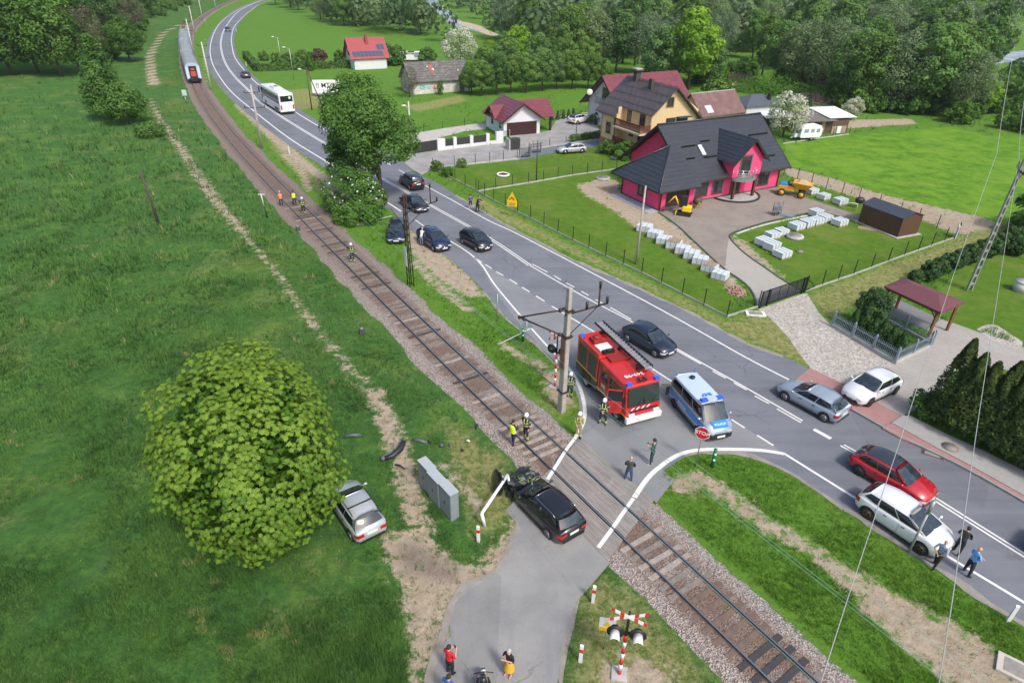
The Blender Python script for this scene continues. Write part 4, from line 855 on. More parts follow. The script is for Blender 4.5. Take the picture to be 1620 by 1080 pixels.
# ---- sheds and outbuildings on the right
O = G(1113,186,2.2); h = thing('rusty_roofed_barn', 'low barn with rusty brown sheet roof beyond the pink house', 'barn', (O.x,O.y,0), math.radians(30))
RUST = M('rusty_sheet', (0.12,0.055,0.05), 0.6, col2=(0.20,0.12,0.11), scale=0.8, spec=0.5)
b = MB(); gable_wall(b, 9.4, 0.4, 6.6, 0, 2.2, 5.0, 3.5, 0.2, -1); gable_wall(b, 0.2, 0.4, 6.6, 0, 2.2, 5.0, 3.5, 0.2, 1); b.box(0.2,9.4,0.4,0.6,0,2.2); b.box(0.2,9.4,6.4,6.6,0,2.2); b.build('wall', CREAM, h)
gable_roof(h, 'roof', RUST, -0.2, 9.9, 0, 7, 2.2, 5.3, 'x', 0.08)
b = MB(); zf = lambda v: 2.2+3.1*v/3.5
b.slab((1.4,.5,zf(.5)+.03),(2.8,.5,zf(.5)+.03),(2.8,1.6,zf(1.6)+.03),(1.4,1.6,zf(1.6)+.03),.02); b.tube([(-.2,3.5,5.34),(9.9,3.5,5.34)], .07, 5); b.build('pale_sheet', M('pale_sheet', (0.5,0.5,0.5), 0.6), h)
O = G(1181,170,2.4); h = thing('grey_roofed_cabin', 'small cabin with flat dark grey hipped roof behind the rusty barn', 'cabin', (O.x,O.y,0), math.radians(20))
b = MB(); b.box(0.4,8.0,0.4,6.0,0,2.4); b.build('wall', WHITE, h); b = MB(); b.add([(0,0,2.4),(8.6,0,2.4),(8.6,6.4,2.4),(0,6.4,2.4),(3.2,3.2,3.9),(5.4,3.2,3.9)], [(0,1,5,4),(1,2,5),(2,3,4,5),(3,0,4),(3,2,1,0)]); b.build('roof', M('slate_blue_roof', (0.075,0.085,0.105), 0.6), h); b = MB(); b.box(5.6,6.1,1.4,1.9,3.0,4.2); b.build('chimney', BLACK, h)
O = G(1213,186,2.4); h = thing('white_canopy', 'white flat canopy on thin posts over a garden terrace', 'canopy', (O.x,O.y,0), math.radians(12))
b = MB(); b.slab((0,0,2.3),(5.6,0,2.3),(5.8,3.0,2.75),(0.2,3.0,2.75),.1); b.build('roof', M('white_sheet', (0.70,0.72,0.73), 0.6), h)
for x, y in ((.2,.2),(5.3,.2),(.3,2.8),(5.4,2.8)): b = MB(); b.tube([(x,y,0),(x,y,2.3)], .06, 5); b.build('post', BROWN, h)
b = MB(); b.box(0.3,5.2,2.6,2.7,0,2.2); b.build('back_wall', M('dark_boards', (0.07,0.055,0.045), 0.9, var=0.3, scale=3), h)
O = G(1268,213,0); h = thing('wooden_shed', 'long weathered wooden shed with brown felt roof behind the caravan', 'shed', (O.x,O.y,0), math.radians(14))
OW = M('old_boards', (0.10,0.065,0.045), 0.95, var=0.45, scale=5)
b = MB(); b.box(0,8.5,0.0,3.6,0,2.15); b.build('wall', OW, h); b = MB(); b.slab((-.4,-.9,2.2),(5.6,-.9,2.2),(5.6,3.9,2.9),(-.4,3.9,2.9),.1); b.build('roof', M('felt_roof', (0.14,0.12,0.11), 0.95, var=0.15, scale=1), h)
b = MB(); b.slab((4.4,-.3,2.5),(9.6,-.3,2.5),(9.2,5.2,3.2),(4.0,5.2,3.2),.06); b.build('white_roof_sheet', MATS['white_sheet'], h)
for x0, x1 in ((1.2,1.9),(3.4,4.0)): b = MB(); b.box(x0,x1,-.03,0,0.2,1.9); b.build('door', M('pale_board', (0.34,0.24,0.18), 0.9), h)
for x, m_ in ((5.4,'pale_board'),(6.4,'white_sheet'),(7.3,'pale_board')): b = MB(); b.box(x,x+.8,-.16,-.02,0.0,1.1); b.build('leaning_panel', MATS[m_], h)
t = thing('water_barrel', 'blue plastic barrel between the caravan and the wooden shed', 'barrel', tuple(G(1293,210))); b = MB(); b.tube([(0,0,0),(0,0,.1),(0,0,.9),(0,0,1.15)], [.36,.42,.42,.36], 14); b.build('drum', M('blue_plastic', (0.02,0.09,0.42), 0.5), t); b = MB(); b.cyl((0,0,1.17), .3, .05); b.build('lid', BLACK, t)
# brown garden shed
O = G(1357,351); P2 = G(1419,376); an = math.atan2(P2.y-O.y, P2.x-O.x); L_ = (P2-O).length; P3 = G(1446,368.6); Wd = (P3-P2).length
h = thing('brown_garden_shed', 'dark brown metal garden shed with slate grey roof on the lawn', 'shed', tuple(O), an)
b = MB(); b.box(0,L_,0,0.05,0,2.05); gable_wall(b, 0, 0, Wd, 0, 2.05, 2.5, Wd/2, .05, 1); gable_wall(b, L_, 0, Wd, 0, 2.05, 2.5, Wd/2, .05, -1); b.box(0,L_,Wd-.05,Wd,0,2.05)
for k in range(14): b.box(L_*(k+.3)/14,L_*(k+.42)/14,-.02,0,0.05,2.0)
b.build('wall', M('brown_metal', (0.095,0.047,0.028), 0.6, var=0.1, scale=2), h); gable_roof(h, 'roof', M('slate_sheet', (0.045,0.055,0.068), 0.5), -.12, L_+.12, -.12, Wd+.12, 2.04, 2.56, 'x', .05)
b = MB(); b.box(-.3,L_+.3,-.3,Wd+.3,0,.06); b.build('slab', STONE, h)
# carport
h = thing('carport', 'open carport with maroon pyramid roof on brown timber posts', 'carport')
c4 = [G(1399,452.6,2.55),G(1489.5,494.6,2.55),G(1526.5,477.3,2.55),G(1430,439,2.55)]; mid4 = sum(c4, Vector())/4; r0 = c4[0].lerp(c4[3],.5).lerp(mid4,.55); r1 = c4[1].lerp(c4[2],.5).lerp(mid4,.55)
b = MB(); up = lambda p, z: (p.x,p.y,z)
b.add([tuple(p) for p in c4]+[up(r0,3.0),up(r1,3.0)]+[up(p,2.40) for p in c4], [(0,1,5,4),(1,2,5),(2,3,4,5),(3,0,4),(0,6,7,1),(1,7,8,2),(2,8,9,3),(3,9,6,0),(9,8,7,6)]); b.build('roof', M('maroon_shingle', (0.135,0.045,0.055), 0.8, var=0.08, scale=6), h)
WP = M('timber_post', (0.17,0.07,0.03), 0.7, var=0.2, scale=4)
for i, p in enumerate(c4):
    q = p.lerp(mid4, .13); b = MB(); b.box(q.x-.08,q.x+.08,q.y-.08,q.y+.08,0,2.4); d = (mid4-q).normalized()
    for nb in (c4[(i+1)%4], c4[i-1]): e_ = (nb-p).normalized(); b.tube([(q.x,q.y,1.8),(q.x+e_.x*.55,q.y+e_.y*.55,2.36)], .05, 4)
    b.build('post', WP, h)
b = MB()
for i in range(4): p, q = c4[i].lerp(mid4,.13), c4[(i+1)%4].lerp(mid4,.13); b.tube([(p.x,p.y,2.33),(q.x,q.y,2.33)], .07, 4)
b.build('beam', WP, h)

# ================================================================== FENCES, GATES, WALLS
def fence(label, px, hgt=1.45, spacing=2.5, kerb=True, group=None, post=DARKGREEN, wire=True, start_len=None, posts=True):
    P = GL(px); f = thing('mesh_fence', label, 'fence', tuple(P[0]), group=group); inv = P[0]
    PM = MB(); PM.box(-.03,.03,-.03,.03,0,hgt); pm = PM.build('post', post); pme = pm.data; bpy.data.objects.remove(pm)
    wb = MB(); kb_ = MB()
    for a, b_ in zip(P[:-1], P[1:]):
        L = (b_-a).length; n = max(1, round(L/spacing)); d = (b_-a)/L
        for k in range(n + (1 if b_ is P[-1] else 0)):
            q = a + d*L*k/n - inv; o = bpy.data.objects.new('post', pme); COL.objects.link(o); o.parent = f; o.location = q; o.rotation_euler = (0,0,math.atan2(d.y,d.x))
        T_ = Matrix.Translation(a-inv) @ Matrix.Rotation(math.atan2(d.y,d.x),4,'Z'); wb.T = T_; kb_.T = T_
        if wire:
            step = 0.125 if a.y < 70 else 0.25
            for k in range(int(L/step)): x = k*step; wb.add([(x,0,.12),(x+.006,0,.12),(x+.006,0,hgt-.06),(x,0,hgt-.06)], [(0,1,2,3)])
            for k in range(int((hgt-.1)/.2)+1): z = .12+k*.2; wb.add([(0,.003,z),(L,.003,z),(L,.003,z+.007),(0,.003,z+.007)], [(0,1,2,3)])
        if kerb: kb_.box(0,L,-.03,.04,0,.16)
    if wire: wb.build('wire_mesh', post, f)
    if kerb: kb_.build('base_board', M('fence_base', (0.38,0.38,0.35), 0.9, var=0.15, scale=1), f)
    return f
GR = 'dark green mesh fences around the plots'
fence('dark mesh fence running along the main road below the pink house lawn', [(753,302),(781,318),(839,346),(906,380.5),(958,406),(1015,432.4),(1079,465.7),(1149.6,501.6),(1199,486)], 1.5, group=GR)
fence('dark mesh fence between the two front lawns', [(757,303),(836,290),(905,278),(975,268)], 1.4, 2.5, group=GR)
fence('short dark mesh fence by the road at the mown corner lawn', [(685,267),(720,285),(753,302)], 1.35, 2.4, group=GR)
fence('dark mesh fence along the grey driveway above the corner lawn', [(685,266),(752,259),(818,251.5)], 1.35, 2.5, group=GR)
fence('dark mesh fence from the sliding gate to the blue board corner', [(1274,461),(1350,435),(1430,405),(1513,375.5)], 1.5, 2.5, group=GR)
fence('dark mesh fence along the sandy strip beside the bright field', [(1240,276),(1306,300),(1358,315),(1422,340),(1513,373)], 1.5, 2.5, False, group=GR)
fence('dark mesh fence at the far edge of the paved garage yard', [(640,215),(700,205),(769,195)], 1.3, 4.5, group=GR)
fence('dark mesh fence on a pale board right of the white garage', [(868,188),(905,183),(947,176)], 1.3, 3.5, group=GR)
fence('dark mesh fence in front of the parked caravan', [(1238,228),(1290,220),(1343,213)], 1.3, 3.5, group=GR)
fence('dark mesh fence along the blue paved driveway', [(843,236.5),(895,228),(949,220.5)], 1.2, 3.0, group=GR)
# sliding gate
a, b_ = G(1201,487), G(1270,462.5); d = (b_-a).normalized(); L_ = (b_-a).length; rz = math.atan2(d.y,d.x)
t = thing('sliding_gate', 'black sliding gate of horizontal slats before the gravel drive', 'gate', tuple(a), rz)
BM = M('black_powder', (0.010,0.010,0.012), 0.4)
b = MB(); b.box(0,L_,-.03,.03,.1,.2); b.box(0,L_,-.03,.03,1.35,1.42); b.build('frame', BM, t)
b = MB()
for k in range(11): z = .25+k*.1; b.box(0,L_,-.015,.015,z,z+.05)
for k in range(1,5): b.box(L_*k/5-.02,L_*k/5+.02,-.02,.02,.2,1.35)
b.build('slats', BM, t)
for x in (-.06, .75, L_-.35, L_): b = MB(); b.box(x,x+.11,-.12,-.02,0,1.5); b.build('post', BM, t)
b = MB(); b.tube([(L_+.1,.0,1.3),(L_+1.5,.0,.2)], .035, 5); b.box(L_,L_+1.6,-.03,.03,.1,.2); b.build('brace', BM, t)
# blue / white board at the fence corner
t = thing('painted_board', 'blue and white board leaning at the far corner of the lawn fence', 'board', tuple(G(1511,376)), math.radians(60)); b = MB(); b.box(-.5,.5,-.05,.05,0,1.3); b.build('board', MATS['white_sheet'], t); b = MB(); b.box(-.5,-.1,.051,.07,.1,1.2); b.build('blue_stripe', M('blue_paint', (0.10,0.22,0.45), 0.6), t)
# grey metal picket fence of the front garden
GP = M('grey_blue_steel', (0.24,0.30,0.36), 0.45, 0.3)
def picket(label, px, hgt, n_post):
    P = GL(px); a, b_ = P; L = (b_-a).length; t = thing('picket_fence', label, 'fence', tuple(a), math.atan2(b_.y-a.y,b_.x-a.x), 'grey blue picket fences of the front garden')
    b = MB(); b.box(0,L,-.1,.1,0,.22); b.build('base', STONE, t); b = MB(); b.box(0,L,-.02,.02,.32,.40); b.box(0,L,-.02,.02,hgt-.28,hgt-.22); b.build('rail', GP, t)
    b = MB(); n = int(L/.14)
    for k in range(n): x = (k+.5)*L/n; b.box(x-.018,x+.018,-.035,-.02,.26,hgt)
    b.build('pickets', GP, t)
    for k in range(n_post+1): x = L*k/n_post; b = MB(); b.box(x-.07,x+.07,-.07,.07,0,hgt+.1); b.ball((x,0,hgt+.13), .07, 8, 5); b.build('post', GP, t)
picket('grey blue picket fence along the gravel drive before the small thujas', [(1315.8,516),(1415,574.8)], 1.15, 3); picket('grey blue picket fence facing the paved forecourt', [(1415,574.8),(1469,549)], 1.15, 2)
picket('grey blue picket fence between garden bed and carport', [(1390,500),(1473,546)], 1.1, 2); picket('short grey blue picket fence half hidden left of the tall thujas', [(1452,645),(1482,627)], 1.0, 1)
# garden wall with white pillars
a, b_ = G(692.7,238), G(786,227); L_ = (b_-a).length; t = thing('pillared_wall', 'low white wall with pillars and dark panels along the yard', 'garden wall', tuple(a), math.atan2(b_.y-a.y,b_.x-a.x)); b = MB(); b.box(0,L_,-.15,.15,0,.45); b.build('wall', WHITE, t)
for k in range(4):
    x = L_*k/3.6; b = MB(); b.box(x-.25 if k else x-.1,x+.25 if k else x+1.1,-.24,.24,0,1.6); b.build('pillar', WHITE, t)
    if k < 3: b = MB(); x0, x1 = (x+1.1 if k == 0 else x+.25), L_*(k+1)/3.6-.25; b.box(x0,x1,-.03,.03,.45,1.45); b.build('panel', M('charcoal_panel', (0.03,0.034,0.032), 0.6), t)
b = MB(); b.box(L_-.2,L_+1.0,-.24,.24,0,1.7); b.build('pillar', WHITE, t)
a, b_ = G(653,244), G(692,237.5); L_ = (b_-a).length; t = thing('yard_gate', 'wide dark panelled gate left of the pillared white wall', 'gate', tuple(a), math.atan2(b_.y-a.y,b_.x-a.x)); b = MB(); b.box(0,L_,-.02,.02,.1,1.45); b.build('panel', MATS['charcoal_panel'], t); b = MB()
for k in range(9): x = L_*k/8; b.box(x-.03,x+.03,-.05,-.02,0,1.5)
b.build('frame', BLACK, t)
for lab, p, w in (('small dark gate leaf beside the white garage corner', (790,222), 1.6), ('dark steel bin box between grey gate posts', (806,235), 1.5), ('open dark gate leaf at the blue driveway', (823,250), 1.5), ('open metal gate wing behind the parked silver coupe', (838,243), 1.7)):
    t = thing('gate_leaf', lab, 'gate', tuple(G(*p)), ga); b = MB(); b.box(0,w,-.03,.03,.1,.2); b.box(0,w,-.03,.03,1.25,1.3)
    for k in range(12): x = w*k/11; b.box(x-.015,x+.015,-.02,.02,.1,1.3)
    b.build('bars', BLACK, t); b = MB(); b.box(-.15,0,-.12,.12,0,1.5); b.box(w,w+.15,-.12,.12,0,1.5); b.build('post', M('grey_post', (0.2,0.2,0.2), 0.8), t)
t = thing('bin_enclosure', 'dark box shaped bin enclosure at the paved yard', 'bin box', tuple(G(807,238)), ga); b = MB(); b.box(0,1.6,0,1.2,0,1.5); b.build('box', MATS['charcoal_panel'], t); b = MB(); b.box(-.2,0,-.1,1.2,0,1.55); b.build('side_wall', STONE, t)
# white wooden picket fence behind the houses
a, b_ = G(1097,167), G(1132,163); L_ = (b_-a).length; t = thing('white_picket_fence', 'cream wooden picket fence behind the houses', 'fence', tuple(a), math.atan2(b_.y-a.y,b_.x-a.x)); b = MB(); b.box(0,L_,.03,.07,.4,.5); b.build('rail', BROWN, t); b = MB()
for k in range(int(L_/.5)): b.box(k*.5,k*.5+.3,-.02,.03,.1,1.3)
b.build('pickets', M('cream_paint', (0.6,0.55,0.42), 0.8), t)
a, b_ = G(1086,186), G(1114,186); L_ = (b_-a).length; t = thing('white_picket_fence', 'short piece of cream picket fence left of the rusty barn', 'fence', tuple(a), math.atan2(b_.y-a.y,b_.x-a.x)); b = MB(); b.box(0,L_,.03,.07,.4,.5); b.build('rail', BROWN, t); b = MB()
for k in range(int(L_/.5)): b.box(k*.5,k*.5+.3,-.02,.03,.1,1.3)
b.build('pickets', MATS['cream_paint'], t)

# ================================================================== VEHICLES
def paint(name, col, metal=0.0, rough=0.3): return M('paint_'+name, col, rough, metal, coat=0.8, var=0.03, scale=1.5)
TYRE = M('tyre_rubber', (0.018,0.018,0.018), 0.85); RIM = M('alloy_rim', (0.42,0.43,0.44), 0.35, 0.8); RIMD = M('dark_rim', (0.05,0.05,0.05), 0.4, 0.6)
RIMB = M('bronze_rim', (0.16,0.11,0.06), 0.4, 0.7); LAMP = M('headlamp', (0.62,0.66,0.68), 0.12, spec=0.9); REDL = M('tail_lamp', (0.42,0.008,0.012), 0.2, spec=0.8); PLATE = M('number_plate', (0.70,0.71,0.70), 0.5); CHR = M('chrome', (0.6,0.6,0.6), 0.15, 1.0)
def lerp(a, b, t): return a+(b-a)*t
def interp(x, tab):
    for (x0,v0),(x1,v1) in zip(tab[:-1], tab[1:]):
        if x <= x1: return lerp(v0, v1, (x-x0)/(x1-x0) if x1 > x0 else 0)
    return tab[-1][1]
STY = { # fractions of length from the rear: rear glass foot, roof rear, roof front, windscreen foot; belt, bonnet foot, nose heights; roof width
 'hatch': dict(rg=.03, rr=.15, rf=.545, wf=.765, belt=.93, nose=.70, tail=.93),
 'wagon': dict(rg=.03, rr=.13, rf=.53, wf=.725, belt=.93, nose=.69, tail=.95),
 'mpv':   dict(rg=.02, rr=.12, rf=.565, wf=.82, belt=1.0, nose=.78, tail=1.0),
 'suv':   dict(rg=.03, rr=.12, rf=.60, wf=.74, belt=1.06, nose=.90, tail=1.05),
 'van':   dict(rg=.008, rr=.035, rf=.72, wf=.87, belt=1.12, nose=.90, tail=1.12),
 'sedan': dict(rg=.14, rr=.27, rf=.58, wf=.72, belt=.92, nose=.70, tail=.93)}
def wheel(par, x, y, r, side, w=0.21, rim=None, spokes=5):
    b = MB(); b.tube([(x,y-side*w,r),(x,y-side*0.03,r),(x,y,r)], [r, r, r*0.94], 20); t = b.build('wheel', TYRE, par)
    b = MB(); b.cyl((x,y+side*0.002,r), r*0.66, 0.02, 'y', 16); b.build('rim', rim or RIM, t)
    b = MB()
    for k in range(spokes):
        a0 = 2*PI*(k+.5)/spokes
        b.add([(x+r*.2*math.cos(a0-.5),y+side*.014,r+r*.2*math.sin(a0-.5)),(x+r*.56*math.cos(a0-.33),y+side*.014,r+r*.56*math.sin(a0-.33)),(x+r*.56*math.cos(a0+.33),y+side*.014,r+r*.56*math.sin(a0+.33)),(x+r*.2*math.cos(a0+.5),y+side*.014,r+r*.2*math.sin(a0+.5))], [(0,1,2,3),(3,2,1,0)])
    b.build('rim_gap', BLACK, t)
def car(label, cat, loc, rz, L, Wd, H, style, pm, name='parked_car', wb=None, r=.31, rails=False, roofcol=None, rim=None, group=None, crashed=False, plate=True, lightbar=False, foh=.40, extra=None, low=None):
    st = STY[style]; t = thing(name, label, cat, tuple(loc), rz, group); hw = Wd/2; wb = wb or L*.61
    xr, xf = -L/2, L/2; X = lambda f: xr + L*f
    belt = st['belt']*H/1.48 if style not in ('van',) else st['belt']; belt = min(belt, H*.66); nose = st['nose']; tail = st['tail']*belt/st['belt'] if st['belt'] else belt
    zdeck = [(xr, tail*.72), (X(.012), tail*.92), (X(st['rg']), tail), (X(.3), belt), (X(st['wf']), belt+.02), (X(lerp(st['wf'],1,.55)), lerp(belt, nose, .45)), (X(.965), nose), (X(.99), nose-.09), (xf, nose-.22)]
    wid = [(xr, hw*.78), (X(.02), hw*.90), (X(.07), hw*.965), (X(.2), hw), (X(.75), hw), (X(.9), hw*.955), (X(.96), hw*.86), (X(.985), hw*.75), (xf, hw*.62)]
    zlo = [(xr, .36), (X(.05), .24), (X(.15), .2), (X(.85), .2), (X(.95), .21), (xf, .26)]
    xs = [0,.006,.018,.04,.07,.11,.16,.22,.3,.4,.5,.6,.68,.75,.81,.86,.90,.935,.962,.982,.994,1.0]
    if crashed: xs = [x for x in xs if x <= .82]
    V = []; ring = 12
    for f in xs:
        x = X(f); w = interp(x, wid); zd = interp(x, zdeck); zl = interp(x, zlo)
        half = [(0,zl),(w*.86,zl),(w*.975,zl+.10),(w,lerp(zl,zd,.45)),(w*.985,zd-.12),(w*.93,zd-.015),(0,zd+.035)]
        pts = half + [(-a,z) for a,z in half[-2:0:-1]]
        V += [(x,a,z) for a,z in pts]
    FA = []; n = len(xs)
    for i in range(n-1):
        for k in range(ring): FA.append((i*ring+k,(i+1)*ring+k,(i+1)*ring+(k+1)%ring,i*ring+(k+1)%ring))
    b = MB(); b.add(V, FA+[tuple(range(ring)), tuple((n-1)*ring+k for k in range(ring))[::-1]], True)
    body = b.build('body', pm, t)
    # cabin
    xa, xb, xc, xd = X(st['wf']), X(st['rf']), X(st['rr']), X(st['rg'])
    cb = hw*.915; ct = hw*(.74 if style != 'van' else .82); zb = belt-.03; zt = H-.055
    def cabpt(s, t_):  # s: along side rear->front, t_: height fraction
        rq = max(0, .45-s)/.45; fq = max(0, s-.65)/.35; rd = {'hatch':.13,'wagon':.05,'mpv':.12,'suv':.07,'van':.01,'sedan':.12}[style]
        y_ = lerp(cb*(1-(.035 if style != 'van' else .0)*rq*rq-.02*fq*fq), ct*(1-(.13 if style != 'van' else .02)*rq*rq-.08*fq*fq), t_)
        return lerp(lerp(xd, xa, s), lerp(xc, xb, s), t_), y_, lerp(zb+.03*rq, zt-rd*rq**1.7-.05*fq*fq, t_)
    # body coloured cabin core
    b = MB(); m = 10; V = []
    for i in range(m+1):
        s = i/m; bulge = .06*math.sin(PI*s); x0, y0, z0 = cabpt(s,0); x1, y1, z1 = cabpt(s,1)
        for k in range(5):
            q = k/4; V.append((lerp(x0,x1,q), lerp(y0,y1,q)+.03*math.sin(PI*q), lerp(z0,z1,q)))
        for k in range(1,4): 
            yy = y1*(1-k/2); V.append((x1, yy*1.0, z1+.055*(1-(yy/y1)**2)*(1-.5*abs(2*s-1)**3)+.0))
        V += [(v[0],-v[1],v[2]) for v in V[-8:-3]][::-1]
    rg = 13; FA = [(i*rg+k,(i+1)*rg+k,(i+1)*rg+k+1,i*rg+k+1) for i in range(m) for k in range(rg-1)]
    b.add(V, FA+[tuple(range(rg))[::-1], tuple(m*rg+k for k in range(rg))], True); b.build('cabin', pm, t)
    if roofcol is not None:
        b = MB(); VV = []
        for i in range(9):
            s = lerp(.02,.98,i/8); x1,y1,z1 = cabpt(s,1)
            for k in range(5): yy = y1*.97*(1-k/2); VV.append((x1,yy,z1+.012+.055*(1-(yy/y1)**2)*(1-.5*abs(2*s-1)**3)))
        b.add(VV, [(i*5+k,(i+1)*5+k,(i+1)*5+k+1,i*5+k+1) for i in range(8) for k in range(4)], True); b.build('roof', roofcol, t)
    # glazing
    def gl(nm, s0, s1, t0, t1, side):
        b = MB(); P = []
        for i in range(7):
            for k in range(4):
                s = lerp(s0,s1,i/6); q = lerp(t0+(.22*max(0,.28-s)/.28 if style in ('hatch','mpv','suv') else 0), t1, k/3); x,y,z = cabpt(s,q); P.append((x, side*(y+.03*math.sin(PI*q)+.012), z))
        f = [(i*4+k,(i+1)*4+k,(i+1)*4+k+1,i*4+k+1) for i in range(6) for k in range(3)]
        b.add(P, f if side < 0 else [q[::-1] for q in f], True); return b.build(nm, DGLASS, t)
    nspl = {'wagon':(.03,.27,.62,.95),'hatch':(.06,.47,.95),'mpv':(.04,.30,.64,.96),'suv':(.05,.28,.62,.95),'van':(.04,.36,.70,.965),'sedan':(.12,.5,.92)}[style]
    for side in (1,-1):
        for s0, s1 in zip(nspl[:-1], nspl[1:]): gl('side_window', s0+.012, s1-.012, .14, .87, side)
    def scr(nm, s, t0, t1, fwd):
        b = MB(); P = []
        for i in range(9):
            for k in range(4):
                q = lerp(t0,t1,k/3); x,y,z = cabpt(s,q); yy = y*.93*(1-i/4); P.append((x+fwd*(.014+.10*(1-(yy/y)**2)), yy, z+(.03 if k == 3 else 0)))
        f = [(i*4+k,(i+1)*4+k,(i+1)*4+k+1,i*4+k+1) for i in range(8) for k in range(3)]
        b.add(P, f if fwd > 0 else [q[::-1] for q in f], True); return b.build(nm, M('screen_glass', (0.022,0.034,0.042), 0.05, spec=1.0, var=0.6, scale=2.5), t)  # bluish mottling in the glass colour imitates reflections and the cabin behind
    scr('windscreen', 1.0, .05, .97, 1); scr('rear_window', 0.0, .28 if style != 'van' else .3, .93, -1)
    # lower trim, wheels
    for side in (1,-1):
        b = MB(); b.box(-wb/2+r+.08, wb/2-r-.08, side*hw-.01 if side > 0 else side*hw-.012, side*hw+.012 if side > 0 else side*hw+.01, .2, .30); b.build('sill', BLACK, t)
        for x in (-wb/2, wb/2):
            if crashed and x > 0 and side > 0: continue
            b = MB(); yo = side*(hw+.003); P = [(x+(r+.075)*math.cos(a_), yo, r+.03+(r+.075)*math.sin(a_)) for a_ in np.linspace(-.35, PI+.35, 18)]
            b.add(P, [tuple(range(18)) if side < 0 else tuple(range(18))[::-1]]); b.build('wheel_arch', BLACK, t); wheel(t, x, side*(hw+.016), r, side, rim=rim)
        xm, ym, zm = cabpt(.93, .12); b = MB(); b.ball((xm+.05, side*(hw+.10), zm+.07), .11, 8, 6, (.65,1,.65)); b.tube([(xm+.05,side*(hw-.1),zm+.02),(xm+.05,side*(hw+.05),zm+.05)], .025, 4); b.build('mirror', pm, t)
        b = MB()
        for s_ in nspl[1:-1]:
            x0,_,_ = cabpt(s_,0); b.box(x0-.004,x0+.004,side*(hw*.996)-.006,side*(hw*.996)+.006,.32,belt-.12)
        b.box(X(.35),X(.35)+.16,side*hw-.01,side*hw+.022,belt*.82,belt*.82+.03); b.box(X(.56),X(.56)+.16,side*hw-.01,side*hw+.022,belt*.82,belt*.82+.03); b.build('door_handles', CHR if style=='wagon' else BLACK, t)
        # lamps follow the body outline
        def strip(nm, f0, f1, z0, z1, mat, off=.012, inn=.35):
            b = MB(); P = []
            for i in range(6):
                f = lerp(f0, f1, i/5); x = X(f); w = interp(x, wid)*.992
                for z in (z0, z1): P.append((x, side*(w+off), z))
            b.add(P, [(2*i,2*i+2,2*i+3,2*i+1) for i in range(5)]); 
            xe = X(f1); we = interp(xe, wid); sg = 1 if f1 > f0 else -1
            b.add([(xe+sg*off,side*(we+off),z0),(xe+sg*off,side*(we+off),z1),(xe+sg*off,side*we*inn,z1),(xe+sg*off,side*we*inn,z0)], [(0,1,2,3),(3,2,1,0)]); b.build(nm, mat, t)
        if not crashed: strip('headlight', .93, .992, nose-.23, nose-.10, LAMP, .016, .55)
        strip('tail_light', .06, .004, tail*.66, tail*(.88 if style not in ('mpv','wagon','van') else .92), REDL, .016, .60)
    if not crashed:
        b = MB(); b.box(xf-.03,xf+.012,-hw*.5,hw*.5,nose-.36,nose-.25); b.box(xf-.03,xf+.010,-hw*.58,hw*.58,.27,.38); b.build('grille', low or BLACK, t)
        if plate: b = MB(); b.box(xf,xf+.03,-.26,.26,.40,.51); b.build('number_plate', PLATE, t)
        b = MB(); b.ball((xf+.0,0,nose-.24), .06, 8, 6, (.4,1,1)); b.build('badge', CHR, t)
    b = MB(); b.box(xr-.012,xr+.05,-hw*.72,hw*.72,.30,.42); b.build('rear_bumper_trim', BLACK, t)
    b = MB(); b.box(xr-.02,xr+.01,-.26,.26,tail*.70,tail*.70+.115); b.build('number_plate', PLATE, t)
    if rails:
        for side in (1,-1):
            b = MB(); P = [Vector((cabpt(s,1)[0], side*(ct-.03), zt+(.075 if 0 < k < 8 else .0))) for k, s in enumerate(np.linspace(.06,.97,9))]; b.tube(P, .018, 5); b.build('roof_rail', CHR if rails != 2 else BLACK, t)
    return t
def by_wheels(rear, front, side, Wd):
    """ground pixels of the rear and front wheels seen on one side (+1: left side of the car)"""
    R_, F_ = G(*rear), G(*front); h_ = (F_-R_).normalized(); n_ = Vector((-h_.y,h_.x,0)); c_ = (R_+F_)/2 - n_*side*Wd/2
    return c_, math.atan2(h_.y,h_.x)
def at_heading(c, a, b_): p, q = G(*a), G(*b_); d = q-p; return G(*c), math.atan2(d.y,d.x)
MB_ = paint('midnight', (0.022,0.032,0.058), 0.4); PBL = paint('black', (0.010,0.011,0.014)); PNV = paint('navy', (0.016,0.026,0.075), 0.3); PSL = paint('silver', (0.46,0.49,0.50), 0.35, .35); PSB = paint('silver_blue', (0.34,0.40,0.46), 0.35, .35); PWH = paint('white', (0.72,0.73,0.74)); PRD = paint('red', (0.42,0.012,0.022)); PGR = paint('slate', (0.06,0.08,0.10), 0.5)
c, r_ = by_wheels((992,540.5),(1033,564.9), -1, 1.8); car('dark blue hatchback driving between the fire engine and the fenced lawn', 'car', c, r_, 4.15, 1.8, 1.46, 'hatch', MB_, 'hatchback', 2.65)
c, r_ = by_wheels((1298,665.8),(1241,634.6), 1, 1.8); car('silver blue hatchback driving away beside the white hatchback', 'car', c, r_, 4.15, 1.8, 1.46, 'hatch', PSB, 'hatchback', 2.65)
c, r_ = by_wheels((1413.6,625),(1376.9,642.7), 1, 1.79); car('white hatchback pulling out of the paved forecourt onto the pink pavement', 'car', c, r_, 4.26, 1.79, 1.46, 'hatch', PWH, 'hatchback', 2.63, rim=RIMD)
c, r_ = by_wheels((1356.5,752.3),(1432,797), -1, 1.79); car('red hatchback with dark glass roof driving past the white people carrier', 'car', c, r_, 4.1, 1.79, 1.47, 'hatch', PRD, 'hatchback', 2.65, roofcol=M('black_roof', (0.03,0.034,0.04), 0.12, spec=0.8), rim=RIMD)
